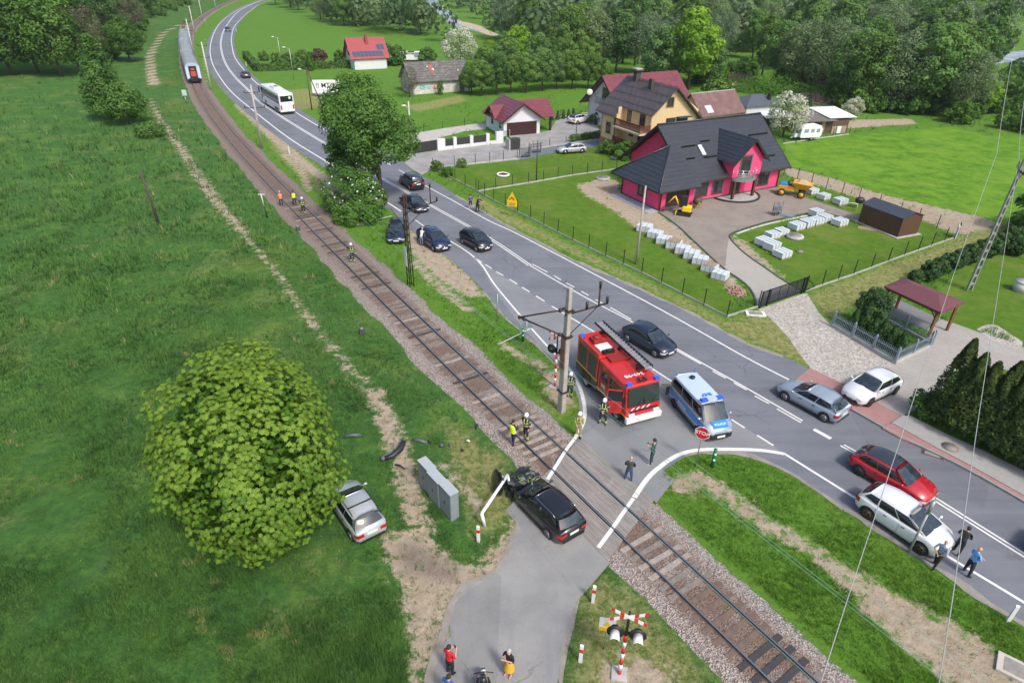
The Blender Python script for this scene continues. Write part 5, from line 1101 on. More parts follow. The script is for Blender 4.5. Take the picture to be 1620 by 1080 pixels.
c, r_ = by_wheels((1367.4,818.9),(1451.6,875.9), -1, 1.8); car('white people carrier parked with hazard side to the grass verge, three men at its bonnet', 'car', c, r_, 4.22, 1.82, 1.55, 'mpv', PWH, 'people_carrier', 2.60, rim=RIMB, r=.33)
c, r_ = by_wheels((731.5,386.8),(752,398.6), -1, 1.7); car('small black tall hatchback driving alone on the main road', 'car', c, r_, 3.75, 1.7, 1.58, 'mpv', PBL, 'hatchback', 2.36, r=.29)
c, r_ = by_wheels((648.2,301.8),(633.4,291.5), 1, 1.82); car('black off roader with roof rails driving away past the big roadside tree', 'car', c, r_, 4.3, 1.82, 1.68, 'suv', PBL, 'off_road_car', 2.67, rails=1, r=.35)
c, r_ = by_wheels((635.5,325.5),(654.8,337.3), -1, 1.75); car('dark blue saloon queueing behind the steel lattice pole', 'car', c, r_, 4.45, 1.75, 1.44, 'sedan', MB_, 'saloon_car', 2.6)
c, r_ = at_heading((628.5,374), (630,355), (627.5,384)); car('dark blue estate car parked on the grass at the steel pole', 'car', c, r_, 4.6, 1.8, 1.43, 'wagon', MB_, 'estate_car', 2.65, rails=1)
c, r_ = by_wheels((665,385.5),(683,397.5), -1, 1.78); car('navy compact people carrier with a man leaning in at its open door', 'car', c, r_, 4.25, 1.78, 1.6, 'mpv', PNV, 'people_carrier', 2.62)
c, r_ = by_wheels((555.6,855.6),(522,803), 1, 1.7)
fi = car('silver small hatchback parked half under the big maple', 'car', c, r_, 3.95, 1.7, 1.5, 'hatch', PSL, 'hatchback', 2.49, rails=2)
b = MB()
for x in (-.75,.25): b.box(x-.03,x+.03,-.62,.62,1.49,1.53)
b.build('roof_bars', BLACK, fi)
# wrecked estate
R_, F_ = G(900,845), G(835,780); h_ = (F_-R_).normalized(); rw = G(863.5,850)
n_ = Vector((-h_.y,h_.x,0)); cc = rw + h_*1.3 - n_*.9
wr = car('black estate car with its front torn off standing beside the crossing', 'car', cc, math.atan2(h_.y,h_.x), 4.55, 1.8, 1.45, 'wagon', PBL, 'wrecked_estate_car', 2.72, rails=1, crashed=True)
rnd = random.Random(11); b = MB()
SC = M('scorched_metal', (0.045,0.05,0.06), 0.55, 0.5, var=0.5, scale=8); SC2 = M('bent_metal', (0.20,0.21,0.23), 0.4, 0.8, var=0.4, scale=10)
for k in range(34):
    x, y, z = rnd.uniform(1.5,2.55), rnd.uniform(-.75,.8), rnd.uniform(.2,.75); b.mat(1 if rnd.random() < .35 else 0)
    b.T = Matrix.Translation((x,y,z)) @ Euler((rnd.uniform(-1,1),rnd.uniform(-1,1),rnd.uniform(0,3))).to_matrix().to_4x4(); s_ = rnd.uniform(.07,.22); b.box(-s_,s_,-s_*rnd.uniform(.3,1),s_,-s_*.5,s_*.4, s_*.15)
b.T = Matrix.Identity(4); b.mat(0)
for k in range(12): b.tube([(1.5,rnd.uniform(-.7,.7),rnd.uniform(.4,.8)),(rnd.uniform(1.8,2.4),rnd.uniform(-.9,.9),rnd.uniform(.3,.9)),(rnd.uniform(2.2,2.9),rnd.uniform(-.9,.9),rnd.uniform(.15,.8))], .028, 5)
b.build('exposed_engine', [SC, SC2], wr)
b = MB(); V = []
for i in range(7):
    for k in range(7): V.append((1.45+i*.19, -.85+k*.27, .96-.02*i+.10*math.sin(i*1.9+k*1.3)+(-.22 if (i > 3 and k > 2) else 0)))
b.add(V, [(i*7+k,(i+1)*7+k,(i+1)*7+k+1,i*7+k+1) for i in range(6) for k in range(7-1) if not (i > 3 and k in (3,4))], False); bo = b.build('crumpled_bonnet', PBL, wr); m_ = bo.modifiers.new('s','SOLIDIFY'); m_.thickness = .02
b = MB(); V = []
for i in range(9):
    for k in range(6): a_ = PI*i/8; V.append((2.45+(k-2.5)/2.5*.55*max(.12,math.sin(a_)**.6), 1.15+.10*math.cos((k-2.5)*.6)+.12*math.cos(a_), .75-.72*math.cos(a_)))
b.add(V, [(i*6+k,(i+1)*6+k,(i+1)*6+k+1,i*6+k+1) for i in range(8) for k in range(5)], True); bo = b.build('torn_wing_panel', PBL, wr); m_ = bo.modifiers.new('s','SOLIDIFY'); m_.thickness = .03
b = MB()
for k in range(14):
    x, y = rnd.uniform(1.2,2.1), rnd.uniform(-.8,.3); b.T = Matrix.Translation((x,y,1.0)) @ Euler((rnd.uniform(-.4,.4),rnd.uniform(-.4,.4),rnd.uniform(0,3))).to_matrix().to_4x4(); b.add([(0,0,0),(.22,.04,.05),(.3,0,.02),(.2,-.05,.04)], [(0,1,2,3),(3,2,1,0)])
b.build('torn_grass_clump', M('torn_grass', (0.17,0.25,0.08), 0.9), wr)
# far cars
c, r_ = at_heading((389,122.5), (396,129), (382,115)); car('dark grey hatchback ahead of the coach', 'car', c, r_, 4.3, 1.8, 1.5, 'hatch', PGR, 'hatchback', 2.6)
c, r_ = at_heading((360.5,49.5), (360,45), (361,54)); car('black car farthest up the main road', 'car', c, r_, 4.3, 1.8, 1.5, 'hatch', PBL, 'hatchback', 2.6)
c, r_ = at_heading((915,194.5), (905,196), (924,192)); car('white and black compact off roader parked in the paved yard', 'car', c, r_, 4.1, 1.8, 1.6, 'suv', PWH, 'off_road_car', 2.55, roofcol=MATS['black_roof'])
c, r_ = at_heading((904,241), (918,240), (890,242)); car('silver coupe parked on the blue driveway edge', 'car', c, r_, 4.4, 1.78, 1.36, 'hatch', PSL, 'coupe', 2.6)
c, r_ = at_heading((1712,909), (1600,835), (1660,869)); car('dark car entering the picture at the right edge', 'car', c, r_, 4.3, 1.78, 1.46, 'hatch', PGR, 'hatchback', 2.6)

# ---- coach
c, r_ = at_heading((437,168.5), (457,183), (417,158)); c = G(441.5,172.0)
t = thing('coach', 'white coach with dark side windows driving away up the valley', 'coach', tuple(c), r_)
PW2 = paint('coach_white', (0.74,0.75,0.76)); L_, w_, H_ = 12.0, 1.26, 3.55
b = MB(); b.box(-6,6,-w_,w_,.35,3.5,.0); b.build('body', PW2, t, bevel=.18)
b = MB(); b.box(-3.8,4.5,-.95,.95,3.5,3.56); b.box(-1.6,1.4,-.75,.75,3.56,3.85,.12); b.build('roof', M('coach_roof', (0.60,0.62,0.62), 0.6), t)
b = MB(); b.box(-.6,.3,-.3,.3,3.86,3.90); b.build('roof_hatch', BLACK, t)
for s_ in (1,-1):
    b = MB(); b.box(-5.6,5.2,s_*w_-.01,s_*w_+.015,1.75,3.05); b.add([(5.2,s_*(w_+.015),3.05),(5.2,s_*(w_+.015),1.2),(5.95,s_*(w_+.015),.9),(5.95,s_*(w_+.015),3.05)], [(0,1,2,3),(3,2,1,0)]); b.build('side_window', DGLASS, t)
    b = MB()
    for k in range(6): x = -4.2+1.6*k; b.box(x-.03,x+.03,s_*(w_+.015)-.01,s_*(w_+.015)+.01,1.75,3.05)
    b.build('window_bars', BLACK, t)
    for x in (3.6,-2.9,-4.2): b = MB(); b.box(x-.6,x+.6,s_*w_-.02,s_*w_+.005,.35,1.05); b.build('wheel_arch', BLACK, t); wheel(t, x, s_*(w_+.01), .48, s_, .3)
    b = MB(); b.box(-6.03,-5.9,s_*1.02-.12,s_*1.02+.12,.9,1.6); b.build('tail_light', REDL, t)
    b = MB(); b.tube([(5.9,s_*1.1,3.2),(6.4,s_*1.45,3.1),(6.4,s_*1.5,2.6)], .05, 5); b.box(6.3,6.45,s_*1.5-.12,s_*1.5+.12,2.3,2.85); b.build('mirror', BLACK, t)
b = MB(); b.box(-6.02,-5.9,-1.05,1.05,2.15,3.1); b.build('rear_window', DGLASS, t); b = MB(); b.box(5.95,6.02,-1.1,1.1,1.3,3.1); b.build('windscreen', DGLASS, t); b = MB(); b.ball((-6.03,-.55,2.75), .22, 10, 6, (.05,1,1)); b.build('round_sticker', PW2, t)
b = MB(); b.box(-6.04,-5.95,-.3,.3,.9,1.05); b.build('number_plate', PLATE, t); b = MB(); b.box(-6.02,6.02,-1.2,1.2,.32,.5); b.build('underside', BLACK, t)

# ---- train
TG = M('train_grey_roof', (0.235,0.26,0.265), 0.6, var=0.12, scale=0.6); TB = M('train_side', (0.36,0.45,0.60), 0.45, var=0.05); ORG = M('orange_red', (0.48,0.07,0.03), 0.6)
s_tail = track_s(306,134) - 0.5
def wagon(label, s0, Lw, last=False, loco=False):
    pts = []; n = 12; t = thing('railway_carriage' if not loco else 'electric_locomotive', label, 'railway carriage' if not loco else 'locomotive', tuple(on_track(s0-Lw/2)[0]), group='carriages of the passenger train' if not loco else None)
    p, d = on_track(s0-Lw/2); pa, pb = on_track(s0-2)[0], on_track(s0-Lw+2)[0]; d = (pb-pa).normalized(); p = (pa+pb)/2; t.location = p; t.rotation_euler = (0,0,math.atan2(d.y,d.x))
    prof = [(-1.38,.9),(-1.42,1.6),(-1.42,3.2),(-1.25,3.75),(-.8,4.08),(0,4.2),(.8,4.08),(1.25,3.75),(1.42,3.2),(1.42,1.6),(1.38,.9)]
    def loft(b, sel):
        m = len(sel); vs = [(x,y,z) for x in (-Lw/2+.25,Lw/2-.25) for y,z in sel]; b.add(vs, [(k,k+1,m+k+1,m+k) for k in range(m-1)], False)
    b = MB(); loft(b, prof[0:4]); loft(b, prof[7:11]); loft(b, [(1.38,.9),(-1.38,.9)]); 
    for x in (-Lw/2+.25, Lw/2-.25): b.add([(x,y,z) for y,z in prof], [tuple(range(11))])
    b.build('body', TB, t); b = MB(); loft(b, prof[3:8]); rf = b.build('roof', TG, t)
    b = MB()
    for k in range(9): x = -Lw/2+1.5+k*(Lw-3)/8; b.box(x-.05,x+.05,-.8,.8,4.05,4.24)
    b.build('roof_ribs', TG, rf)
    for s_ in (1,-1):
        b = MB()
        for k in range(10): x = -Lw/2+2.2+k*(Lw-4.4)/9; b.box(x-.75,x+.75,s_*1.42-.01,s_*1.42+.015,2.1,3.0)
        b.build('windows', DGLASS, t)
    b = MB(); b.box(-Lw/2+1,Lw/2-1,-1.1,1.1,.55,.9); b.build('underframe', BLACK, t)
    for x in (-Lw/2+3.5, Lw/2-3.5):
        b = MB(); b.box(x-1.5,x+1.5,-1.05,1.05,.35,.75); bg_ = b.build('bogie', BLACK, t)
        for xx in (x-1.2,x+1.2): b = MB(); b.cyl((xx,0,.66), .45, 1.5, 'y', 14); b.build('wheelset', RAILM, bg_)
    if last:
        b = MB(); b.box(-Lw/2+.1,-Lw/2+.26,-.75,.75,.9,3.5); e = b.build('end_gangway', BLACK, t); b = MB(); b.box(-Lw/2+.04,-Lw/2+.1,-.5,.5,1.5,2.5); b.box(-Lw/2+.04,-Lw/2+.1,-.35,.35,2.7,3.1); b.build('orange_door_panel', ORG, e)
        b = MB(); b.box(-Lw/2+.0,-Lw/2+.26,-1.35,1.35,.5,1.0); b.cyl((-Lw/2-.2,.85,1.0), .22, .5, 'x'); b.cyl((-Lw/2-.2,-.85,1.0), .22, .5, 'x'); b.build('buffer_beam', BLACK, t)
        for s_ in (1,-1): b = MB(); b.box(-Lw/2+.18,-Lw/2+.24,s_*1.1-.25,s_*1.1+.25,1.0,3.4); b.build('end_panel', M('pale_blue', (0.50,0.60,0.78), 0.5), t)
    if loco:
        b = MB()
        for x in (-4,4): b.tube([(x-.9,-.5,4.3),(x+.5,0,5.0),(x-.6,0,5.7)], .05, 4); b.tube([(x-.9,.5,4.3),(x+.5,0,5.0)], .05, 4); b.tube([(x-.6,-.9,5.7),(x-.6,.9,5.7)], .05, 4)
        for k in range(5): b.box(-3+1.3*k,-2.4+1.3*k,-.5,.5,4.1,4.45)
        b.build('pantograph', M('dull_red', (0.22,0.05,0.05), 0.7), t)
    return t
wagon('last grey roofed carriage with orange end door of the passenger train', s_tail, 24.5, True); wagon('middle grey roofed carriage of the passenger train', s_tail-25.2, 24.5); wagon('farther carriage of the passenger train next to the locomotive', s_tail-50.4, 24.5); wagon('electric locomotive with red roof gear at the head of the train', s_tail-75.4, 18, loco=True)

# ---- fire engine
fr, ff = G(935,607), G(990,668); 
R_ = G(929,610.5); 
hd = (G(985.5,674) - G(925,607.0)).normalized(); nL = Vector((-hd.y,hd.x,0))
corner = G(990,673.5,.35); corner.z = 0      # front bumper, right-hand corner of the engine
c = corner - hd*3.65*.88 + nL*1.2
t = thing('fire_engine', 'red fire engine with ladder and pale roof number standing at the crossing', 'fire engine', tuple(c), math.atan2(hd.y,hd.x)); t.scale = (.88, 1, 1)
FR = paint('fire_red', (0.50,0.018,0.016), 0, .35); SHUT = M('shutter_grey', (0.07,0.085,0.08), 0.45, 0.3, var=0.1, scale=6)
w = 1.2
b = MB(); b.box(-3.5,-.45,-w,w,1.15,2.95); b.build('equipment_body', FR, t, bevel=.05)
b = MB(); b.box(-3.5,-.45,-w-.002,-w+.14,.55,1.15); b.box(-3.5,-.45,w-.14,w+.002,.55,1.15); b.box(-3.5,-3.3,-w,w,.55,1.15); b.build('lower_lockers', SHUT, t)
b = MB(); b.hexa([(-.4,-w,.75),(3.55,-w,.75),(3.55,w,.75),(-.4,w,.75)],[(-.4,-w*.97,2.85),(3.05,-w*.95,2.75),(3.05,w*.95,2.75),(-.4,w*.97,2.85)]); b.build('cab', FR, t, bevel=.07)
b = MB(); b.box(-3.6,3.4,-.5,.5,.45,.8); b.build('chassis', BLACK, t)
for s_ in (1,-1):
    for x0, x1 in ((-3.25,-2.05),(-1.85,-.65)):
        b = MB(); b.box(x0,x1,s_*w-.01,s_*w+.02,1.3,2.75)
        b.build('roller_shutter', SHUT, t)
    b = MB(); b.box(-3.5,-.45,s_*w-.01,s_*w+.026,1.17,1.24); b.build('yellow_stripe', M('fire_yellow', (0.80,0.55,0.03), 0.5), t)
    b = MB(); b.box(-.4,3.5,s_*w-.01,s_*w+.016,.83,.90); b.build('yellow_stripe', MATS['fire_yellow'], t)
    for x0, x1, z1_ in ((.05,.85,2.45),(1.15,1.75,2.4),(2.0,2.85,2.4)):
        b = MB(); yy = s_*(w*.985); b.add([(x0,yy+s_*.012,1.72),(x1+(.12 if x1 > 2.5 else 0),yy+s_*.012,1.72),(x1,s_*(w*.96+.012),z1_),(x0,s_*(w*.96+.012),z1_)], [(0,1,2,3),(3,2,1,0)]); b.build('cab_window', DGLASS, t)
    for x in (2.35,-1.9): b = MB(); b.box(x-.62,x+.62,s_*w-.04,s_*w+.01,.45,1.12); b.build('wheel_arch', BLACK, t); wheel(t, x, s_*(w+.02), .46, s_, .3, rim=M('steel_rim', (0.55,0.56,0.56), 0.45, 0.3), spokes=0)
    b = MB(); b.tube([(3.3,s_*1.15,2.5),(3.65,s_*1.5,2.6),(3.6,s_*1.5,2.0)], .025, 5); b.box(3.52,3.6,s_*1.5-.11,s_*1.5+.11,1.85,2.4); b.build('mirror', BLACK, t)
    b = MB(); b.box(3.5,3.62,s_*.85-.2,s_*.85+.2,.88,1.05); b.build('headlight', LAMP, t)
    for x, z in ((3.0,2.80),(-3.35,3.02)): b = MB(); b.box(x-.14,x+.14,s_*.95-.16,s_*.95+.16,z,z+.14,.02); b.build('blue_beacon', M('blue_beacon', (0.03,0.12,0.75), 0.2, spec=.8), t)
b = MB(); b.hexa([(3.47,-1.08,1.5),(3.49,1.08,1.5),(3.43,1.08,1.52),(3.42,-1.08,1.52)],[(3.20,-1.04,2.58),(3.20,1.04,2.58),(3.1,1.04,2.6),(3.1,-1.04,2.6)]); b.build('windscreen', M('truck_screen', (0.03,0.04,0.04), 0.06, spec=0.9), t)
b = MB(); b.box(3.45,3.72,-1.22,1.22,.45,.83); b.build('bumper', M('bumper_white', (0.70,0.70,0.70), 0.5), t, bevel=.04)
b = MB(); b.box(3.50,3.535,-.95,.95,1.1,1.22); b.build('grille', M('grille_dark', (0.05,0.01,0.04), 0.4), t)
b = MB()
for k in range(4):
    y = -.95+.36*k; b.add([(3.525,y,1.28),(3.525,y+.14,1.28),(3.50,y+.32,1.42),(3.50,y+.18,1.42)], [(0,1,2,3),(3,2,1,0)])
b.build('white_chevrons', MATS['bumper_white'], t)
b = MB(); b.box(3.72,3.74,-.27,.27,.55,.66); b.build('number_plate', PLATE, t)
b = MB(); b.box(-3.5,-.5,-w,-w+.09,2.95,3.12); b.box(-3.5,-.5,w-.09,w,2.95,3.12); b.box(-3.5,-3.4,-w,w,2.95,3.08); b.build('roof_rim', FR, t)
b = MB(); b.box(-2.9,-2.1,-.75,.0,2.96,3.2,.05); b.cyl((-2.5,-.37,3.25), .22, .14); b.build('roof_hatch', M('dark_red', (0.25,0.02,0.02), 0.6), t)
b = MB(); b.box(-1.9,-1.1,-.8,.1,2.97,3.05); b.build('white_hatch', M('white_paint2', (0.78,0.78,0.76), 0.5), t)
b = MB(); b.box(-.95,-.6,-.75,.0,2.97,3.15); b.cyl((-.7,-.3,3.2), .1, .5, 'y'); b.build('water_monitor', BLACK, t)
b = MB(); b.box(-.45,.3,-.7,.7,2.85,2.98); b.build('roof_step', MATS['dark_red'], t)
ld = bpy.data.objects.new('ladder', None); COL.objects.link(ld); ld.parent = t
b = MB(); y0, y1 = .42, 1.02
for y in (y0, y1): b.box(-4.35,2.3,y-.035,y+.035,3.22,3.34)
b.build('ladder_rail', BLACK, ld); b = MB()
for k in range(20): x = -4.2+k*.34; b.box(x-.03,x+.03,y0,y1,3.25,3.31)
for k in range(20): x = -4.1+k*.34; b.box(x-.05,x+.05,y0+.05,y1-.05,3.20,3.235)
b.build('ladder_rung', METAL, ld); b = MB()
for x in (-3.2,-.8,1.6): b.box(x-.05,x+.05,y0-.1,y1+.1,2.8,3.22)
b.build('ladder_support', BLACK, ld)
def roof_text(txt, size, nm, mat, par, x, y, z, ang=-PI/2): text_mesh(txt, size, nm, mat, par, Matrix.Translation((x,y,z)) @ Matrix.Rotation(ang,4,'Z'))
roof_text('349\u202298', .46, 'roof_number', MATS['bumper_white'], t, 2.1, -.1, 2.84)
b = MB()
for y in (-.15,.2): b.tube([(2.6,y,2.9),(3.0,y,2.95)], [.05,.10], 8)
b.build('air_horn', BLACK, t)
sd = Matrix.Translation((.45,-w-.022,1.35)) @ Matrix.Rotation(PI/2,4,'X'); text_mesh('998', .34, 'side_number', MATS['bumper_white'], t, sd)
b = MB(); b.ball((1.5,-w-.02,1.1), .1, 8, 6, (1,.1,1)); b.build('emblem', MATS['fire_yellow'], t)
b = MB()
for s_ in (1,-1):
    for x in (-.05,.95,1.9,2.95): b.box(x-.012,x+.012,min(s_*1.195,s_*1.212),max(s_*1.195,s_*1.212),.9,2.6)
    for x in (.2,1.25,2.1): b.box(x,x+.14,min(s_*1.2,s_*1.225),max(s_*1.2,s_*1.225),1.5,1.55)
b.box(3.47,3.5,-.02,.02,1.5,1.9); b.tube([(3.50,-.5,1.5),(3.40,-.1,1.95)], .015, 4); b.tube([(3.50,.5,1.5),(3.40,.9,1.95)], .015, 4)
b.build('cab_trim_lines', BLACK, t)
# open driver side door towards the track
b = MB(); b.T = Matrix.Translation((3.0,-w,0)) @ Matrix.Rotation(math.radians(-125),4,'Z')
b.box(0,1.0,-.03,.03,.85,1.7); b.box(0,.06,-.03,.03,1.7,2.5); b.box(.94,1.0,-.03,.03,1.7,2.5); b.box(0,1.0,-.03,.03,2.44,2.5); dr = b.build('open_door', FR, t); b2 = MB(); b2.T = b.T; b2.box(.06,.94,-.01,.01,1.7,2.44); b2.build('door_window', DGLASS, dr)

# ---- police van
cr = G(1072,654); cf_ = G(1107,696.5); hd = (G(1118,699)-G(1069,642)).normalized(); nL = Vector((-hd.y,hd.x,0)); corner = G(1119,697,.3); corner.z = 0
c = corner - hd*2.3 + nL*.86
POLS = paint('police_silver', (0.38,0.45,0.54), 0.45, .35); POLB = M('police_blue', (0.01,0.22,0.62), 0.35, coat=.6); PWB = M('police_white', (0.72,0.75,0.77), 0.4)
pv_ = car('silver and blue police van with rooftop light bar facing the crossing', 'police van', c, math.atan2(hd.y,hd.x), 4.95, 1.9, 1.95, 'van', POLS, 'police_van', 3.0, r=.34, rim=RIMD, roofcol=M('police_roof', (0.46,0.56,0.68), 0.4))
for s_ in (1,-1):
    b = MB(); b.box(-2.3,1.75,s_*.952,s_*.957,.86,1.02) if s_ > 0 else b.box(-2.3,1.75,-.957,-.952,.86,1.02); b.box(-2.3,1.95,min(s_*.953,s_*.962),max(s_*.953,s_*.962),.60,.98); b.build('blue_band', POLB, pv_)
    b = MB(); b.box(-2.3,1.75,min(s_*.953,s_*.960),max(s_*.953,s_*.960),.55,.60); b.build('white_band', PWB, pv_)
text_mesh('POLICJA', .26, 'side_lettering', PWB, pv_, Matrix.Translation((-.6,-.966,.76)) @ Matrix.Rotation(PI/2,4,'X')); text_mesh('POLICJA', .26, 'side_lettering', PWB, pv_, Matrix.Translation((-.6,.966,.76)) @ Matrix.Rotation(PI,4,'Z') @ Matrix.Rotation(PI/2,4,'X'))
b = MB(); x0, x1 = 1.92, 2.38; b.add([(x0-.02,-.52,1.185),(x0-.02,.52,1.185),(x1,.48,.985),(x1,-.48,.985)], [(0,1,2,3),(3,2,1,0)]); b.build('bonnet_panel', POLB, pv_)
M4 = Matrix.Translation((2.17,0,1.10)) @ Matrix.Rotation(math.radians(23),4,'Y') @ Matrix.Rotation(PI/2,4,'Z'); text_mesh('POLICJA', .21, 'bonnet_lettering', PWB, pv_, M4)
b = MB(); b.box(.75,1.0,-.68,.68,2.0,2.05); b.build('light_bar_base', PWB, pv_)
for y0, y1 in ((-.72,-.3),(.3,.72)): b = MB(); b.box(.72,1.03,y0,y1,2.02,2.13,.02); b.build('blue_beacon', MATS['blue_beacon'], pv_)
b = MB(); b.box(.76,.99,-.3,.3,2.05,2.12); b.build('light_bar_centre', M('bar_grey', (0.45,0.5,0.55), 0.3), pv_)
roof_text('B47', .42, 'roof_number', POLB, pv_, .30, .0, 2.00); roof_text('Z', .30, 'roof_letter', POLB, pv_, 1.28, -.05, 2.0)
b = MB(); b.cyl((-1.6,.1,2.03), .17, .1, n=14); b.cyl((1.35,-.1,2.01), .03, .1); b.build('roof_vent', BLACK, pv_)
b = MB(); b.ball((-2.2,.65,2.0), .06); b.ball((-2.2,-.65,2.0), .06); b.build('rear_beacon', MATS['blue_beacon'], pv_)
b = MB(); b.box(2.3,2.5,-.72,.72,.30,.62); b.build('front_bumper', BLACK, pv_, bevel=.05); b = MB(); b.box(2.505,2.52,-.26,.26,.38,.49); b.build('front_plate', PLATE, pv_)

# ---- caravan, advertising trailer
O = G(1276,221); t = thing('caravan', 'small old white touring caravan parked by the wooden shed', 'caravan', tuple(O), math.radians(14))
b = MB(); P = [(-1.9,.5),(1.5,.5),(1.8,.9),(1.75,1.8),(1.4,2.3),(-1.5,2.3),(-1.95,1.9),(-2.05,.9)]; n_ = len(P); vs = [(x,-.95,z) for x,z in P]+[(x,.95,z) for x,z in P]; b.add(vs, [tuple(range(n_)),tuple(range(n_,2*n_))[::-1]]+[(i,i+n_,(i+1)%n_+n_,(i+1)%n_) for i in range(n_)]); b.build('body', MATS['white_paint'], t, bevel=.06)
for x0, x1 in ((-1.5,-.7),(-.3,.3),(.7,1.3)): b = MB(); b.box(x0,x1,-.975,-.955,1.3,1.85); b.build('window', M('caravan_window', (0.25,0.3,0.32), 0.2), t)
b = MB(); b.slab((-2.03,-.7,1.15),(-2.03,.7,1.15),(-1.99,.7,1.8),(-1.99,-.7,1.8),.02); b.build('window', MATS['caravan_window'], t); b = MB(); b.box(-2.6,-2.0,-.35,.35,.55,1.1); b.tube([(-2.4,0,.5),(-3.1,0,.45)], .05, 5); b.build('gas_locker', MATS['white_paint'], t)
for s_ in (1,-1): wheel(t, 0.1, s_*.97, .3, s_)
O = G(515,152); t = thing('advertising_trailer', 'white billboard trailer with dark lettering parked in the field', 'trailer', tuple(O), math.radians(10))
b = MB(); b.box(-2.4,2.9,-.06,.06,.6,3.0); b.build('board', MATS['white_paint'], t); b = MB(); b.box(-1.8,2.2,-.7,.7,.35,.55); b.build('chassis', METAL, t)
text_mesh('!! MTG', 1.25, 'lettering', BLACK, t, Matrix.Translation((.2,-.075,1.95)) @ Matrix.Rotation(PI/2,4,'X'))
for s_ in (1,-1): wheel(t, .6, s_*.85, .32, s_)
for lab, p, sx in (('white touring trailer behind the garden trees', (642,97), 1), ('white flat roofed trailer beside the touring trailer', (663,97), 1.2)):
    t = thing('garden_trailer', lab, 'trailer', tuple(G(*p)), math.radians(5)); b = MB(); b.box(-2*sx,2*sx,-1,1,.4,2.2); b.build('body', MATS['white_paint'], t, bevel=.08); b = MB(); b.box(-2.4*sx,2.4*sx,-1.3,1.3,2.25,2.35); b.build('roof', MATS['white_paint'], t); b = MB(); b.box(-1.2,.2,-1.02,-1.0,1.1,1.8); b.build('window', MATS['caravan_window'], t)
    for s_ in (1,-1): wheel(t, 0, s_*1.02, .3, s_)

# ---- site dumper
YE = M('machine_yellow', (0.62,0.30,0.02), 0.45, var=.08); YE2 = M('digger_yellow', (0.75,0.52,0.02), 0.4)
a, b_ = G(1241,308), G(1267,311); t = thing('site_dumper', 'orange yellow site dumper with blue engine cover by the pink house', 'dumper', tuple(G(1252,309)), math.atan2(b_.y-a.y,b_.x-a.x)-.12)
b = MB(); b.box(-1.7,.2,-.6,.6,.6,1.15,.05); b.build('chassis', YE, t, bevel=.05); b = MB(); b.box(-1.6,-.6,-.5,.5,1.15,1.5,.1); b.build('engine_cover', M('dumper_blue', (0.03,0.2,0.5), .5), t, bevel=.05)
b = MB(); b.hexa([(.3,-.5,.95),(1.5,-.5,.95),(1.5,.5,.95),(.3,.5,.95)],[(-.1,-.95,1.75),(2.1,-.85,1.6),(2.1,.85,1.6),(-.1,.95,1.75)]); b.build('skip', YE, t); b = MB(); b.hexa([(.2,-.6,1.6),(1.7,-.6,1.55),(1.7,.6,1.55),(.2,.6,1.6)],[(.6,-.3,2.0),(1.2,-.3,1.95),(1.2,.3,1.95),(.6,.3,2.0)]); b.build('load', M('pale_sand', (0.45,0.36,0.22), .95), t)
b = MB(); b.box(-.6,-.2,-.25,.25,1.15,1.35); b.box(-.65,-.55,-.25,.25,1.3,1.75); b.build('seat', BLACK, t); b = MB(); b.tube([(-.1,0,1.15),(.05,0,1.6)], .03, 5); b.cyl((.06,0,1.62), .16, .03); b.build('steering_wheel', BLACK, t)
for x in (-1.15,1.05):
    for s_ in (1,-1): wheel(t, x, s_*.95, .42, s_, .35, rim=YE, spokes=0)
# ---- mini excavator
t = thing('mini_excavator', 'yellow mini excavator with black cab in front of the brown garage door', 'mini excavator', tuple(G(1082,340)), math.radians(158))
for s_ in (1,-1):
    b = MB(); P = [(-.8,.12),(-.65,0.0),(.65,0.0),(.8,.12),(.8,.25),(.65,.36),(-.65,.36),(-.8,.25)]; n_=8; vs = [(x,s_*.45-.12,z) for x,z in P]+[(x,s_*.45+.12,z) for x,z in P]; b.add(vs, [tuple(range(n_)),tuple(range(n_,2*n_))[::-1]]+[(i,i+n_,(i+1)%n_+n_,(i+1)%n_) for i in range(n_)]); b.build('track', TYRE, t)
b = MB(); b.box(-.75,.3,-.48,.48,.45,1.1,.04); b.build('counterweight', YE2, t, bevel=.12); b = MB(); b.box(-.77,-.74,-.25,.25,.65,.95); b.build('grille', BLACK, t)
b = MB(); b.box(-.2,.6,-.45,.35,.9,2.1,.05); cb_ = b.build('cab', BLACK, t, bevel=.04); b = MB(); b.box(-.1,.5,-.47,-.44,1.3,1.95); b.box(.59,.62,-.35,.25,1.1,1.95); b.build('window', DGLASS, cb_)
b = MB(); b.tube([(.55,.1,.8),(1.2,.1,2.0)], .09, 6); b.build('boom', YE2, t); b = MB(); b.tube([(1.2,.1,2.0),(1.9,.1,1.1)], .07, 6); b.tube([(.7,.1,1.1),(1.15,.1,1.75)], .04, 5); b.build('arm', YE2, t); b = MB(); b.box(1.7,2.1,-.2,.4,.75,1.15,.08); b.build('bucket', BLACK, t); b = MB(); b.box(.8,.9,-.6,.6,.05,.4); b.build('blade', YE2, t)
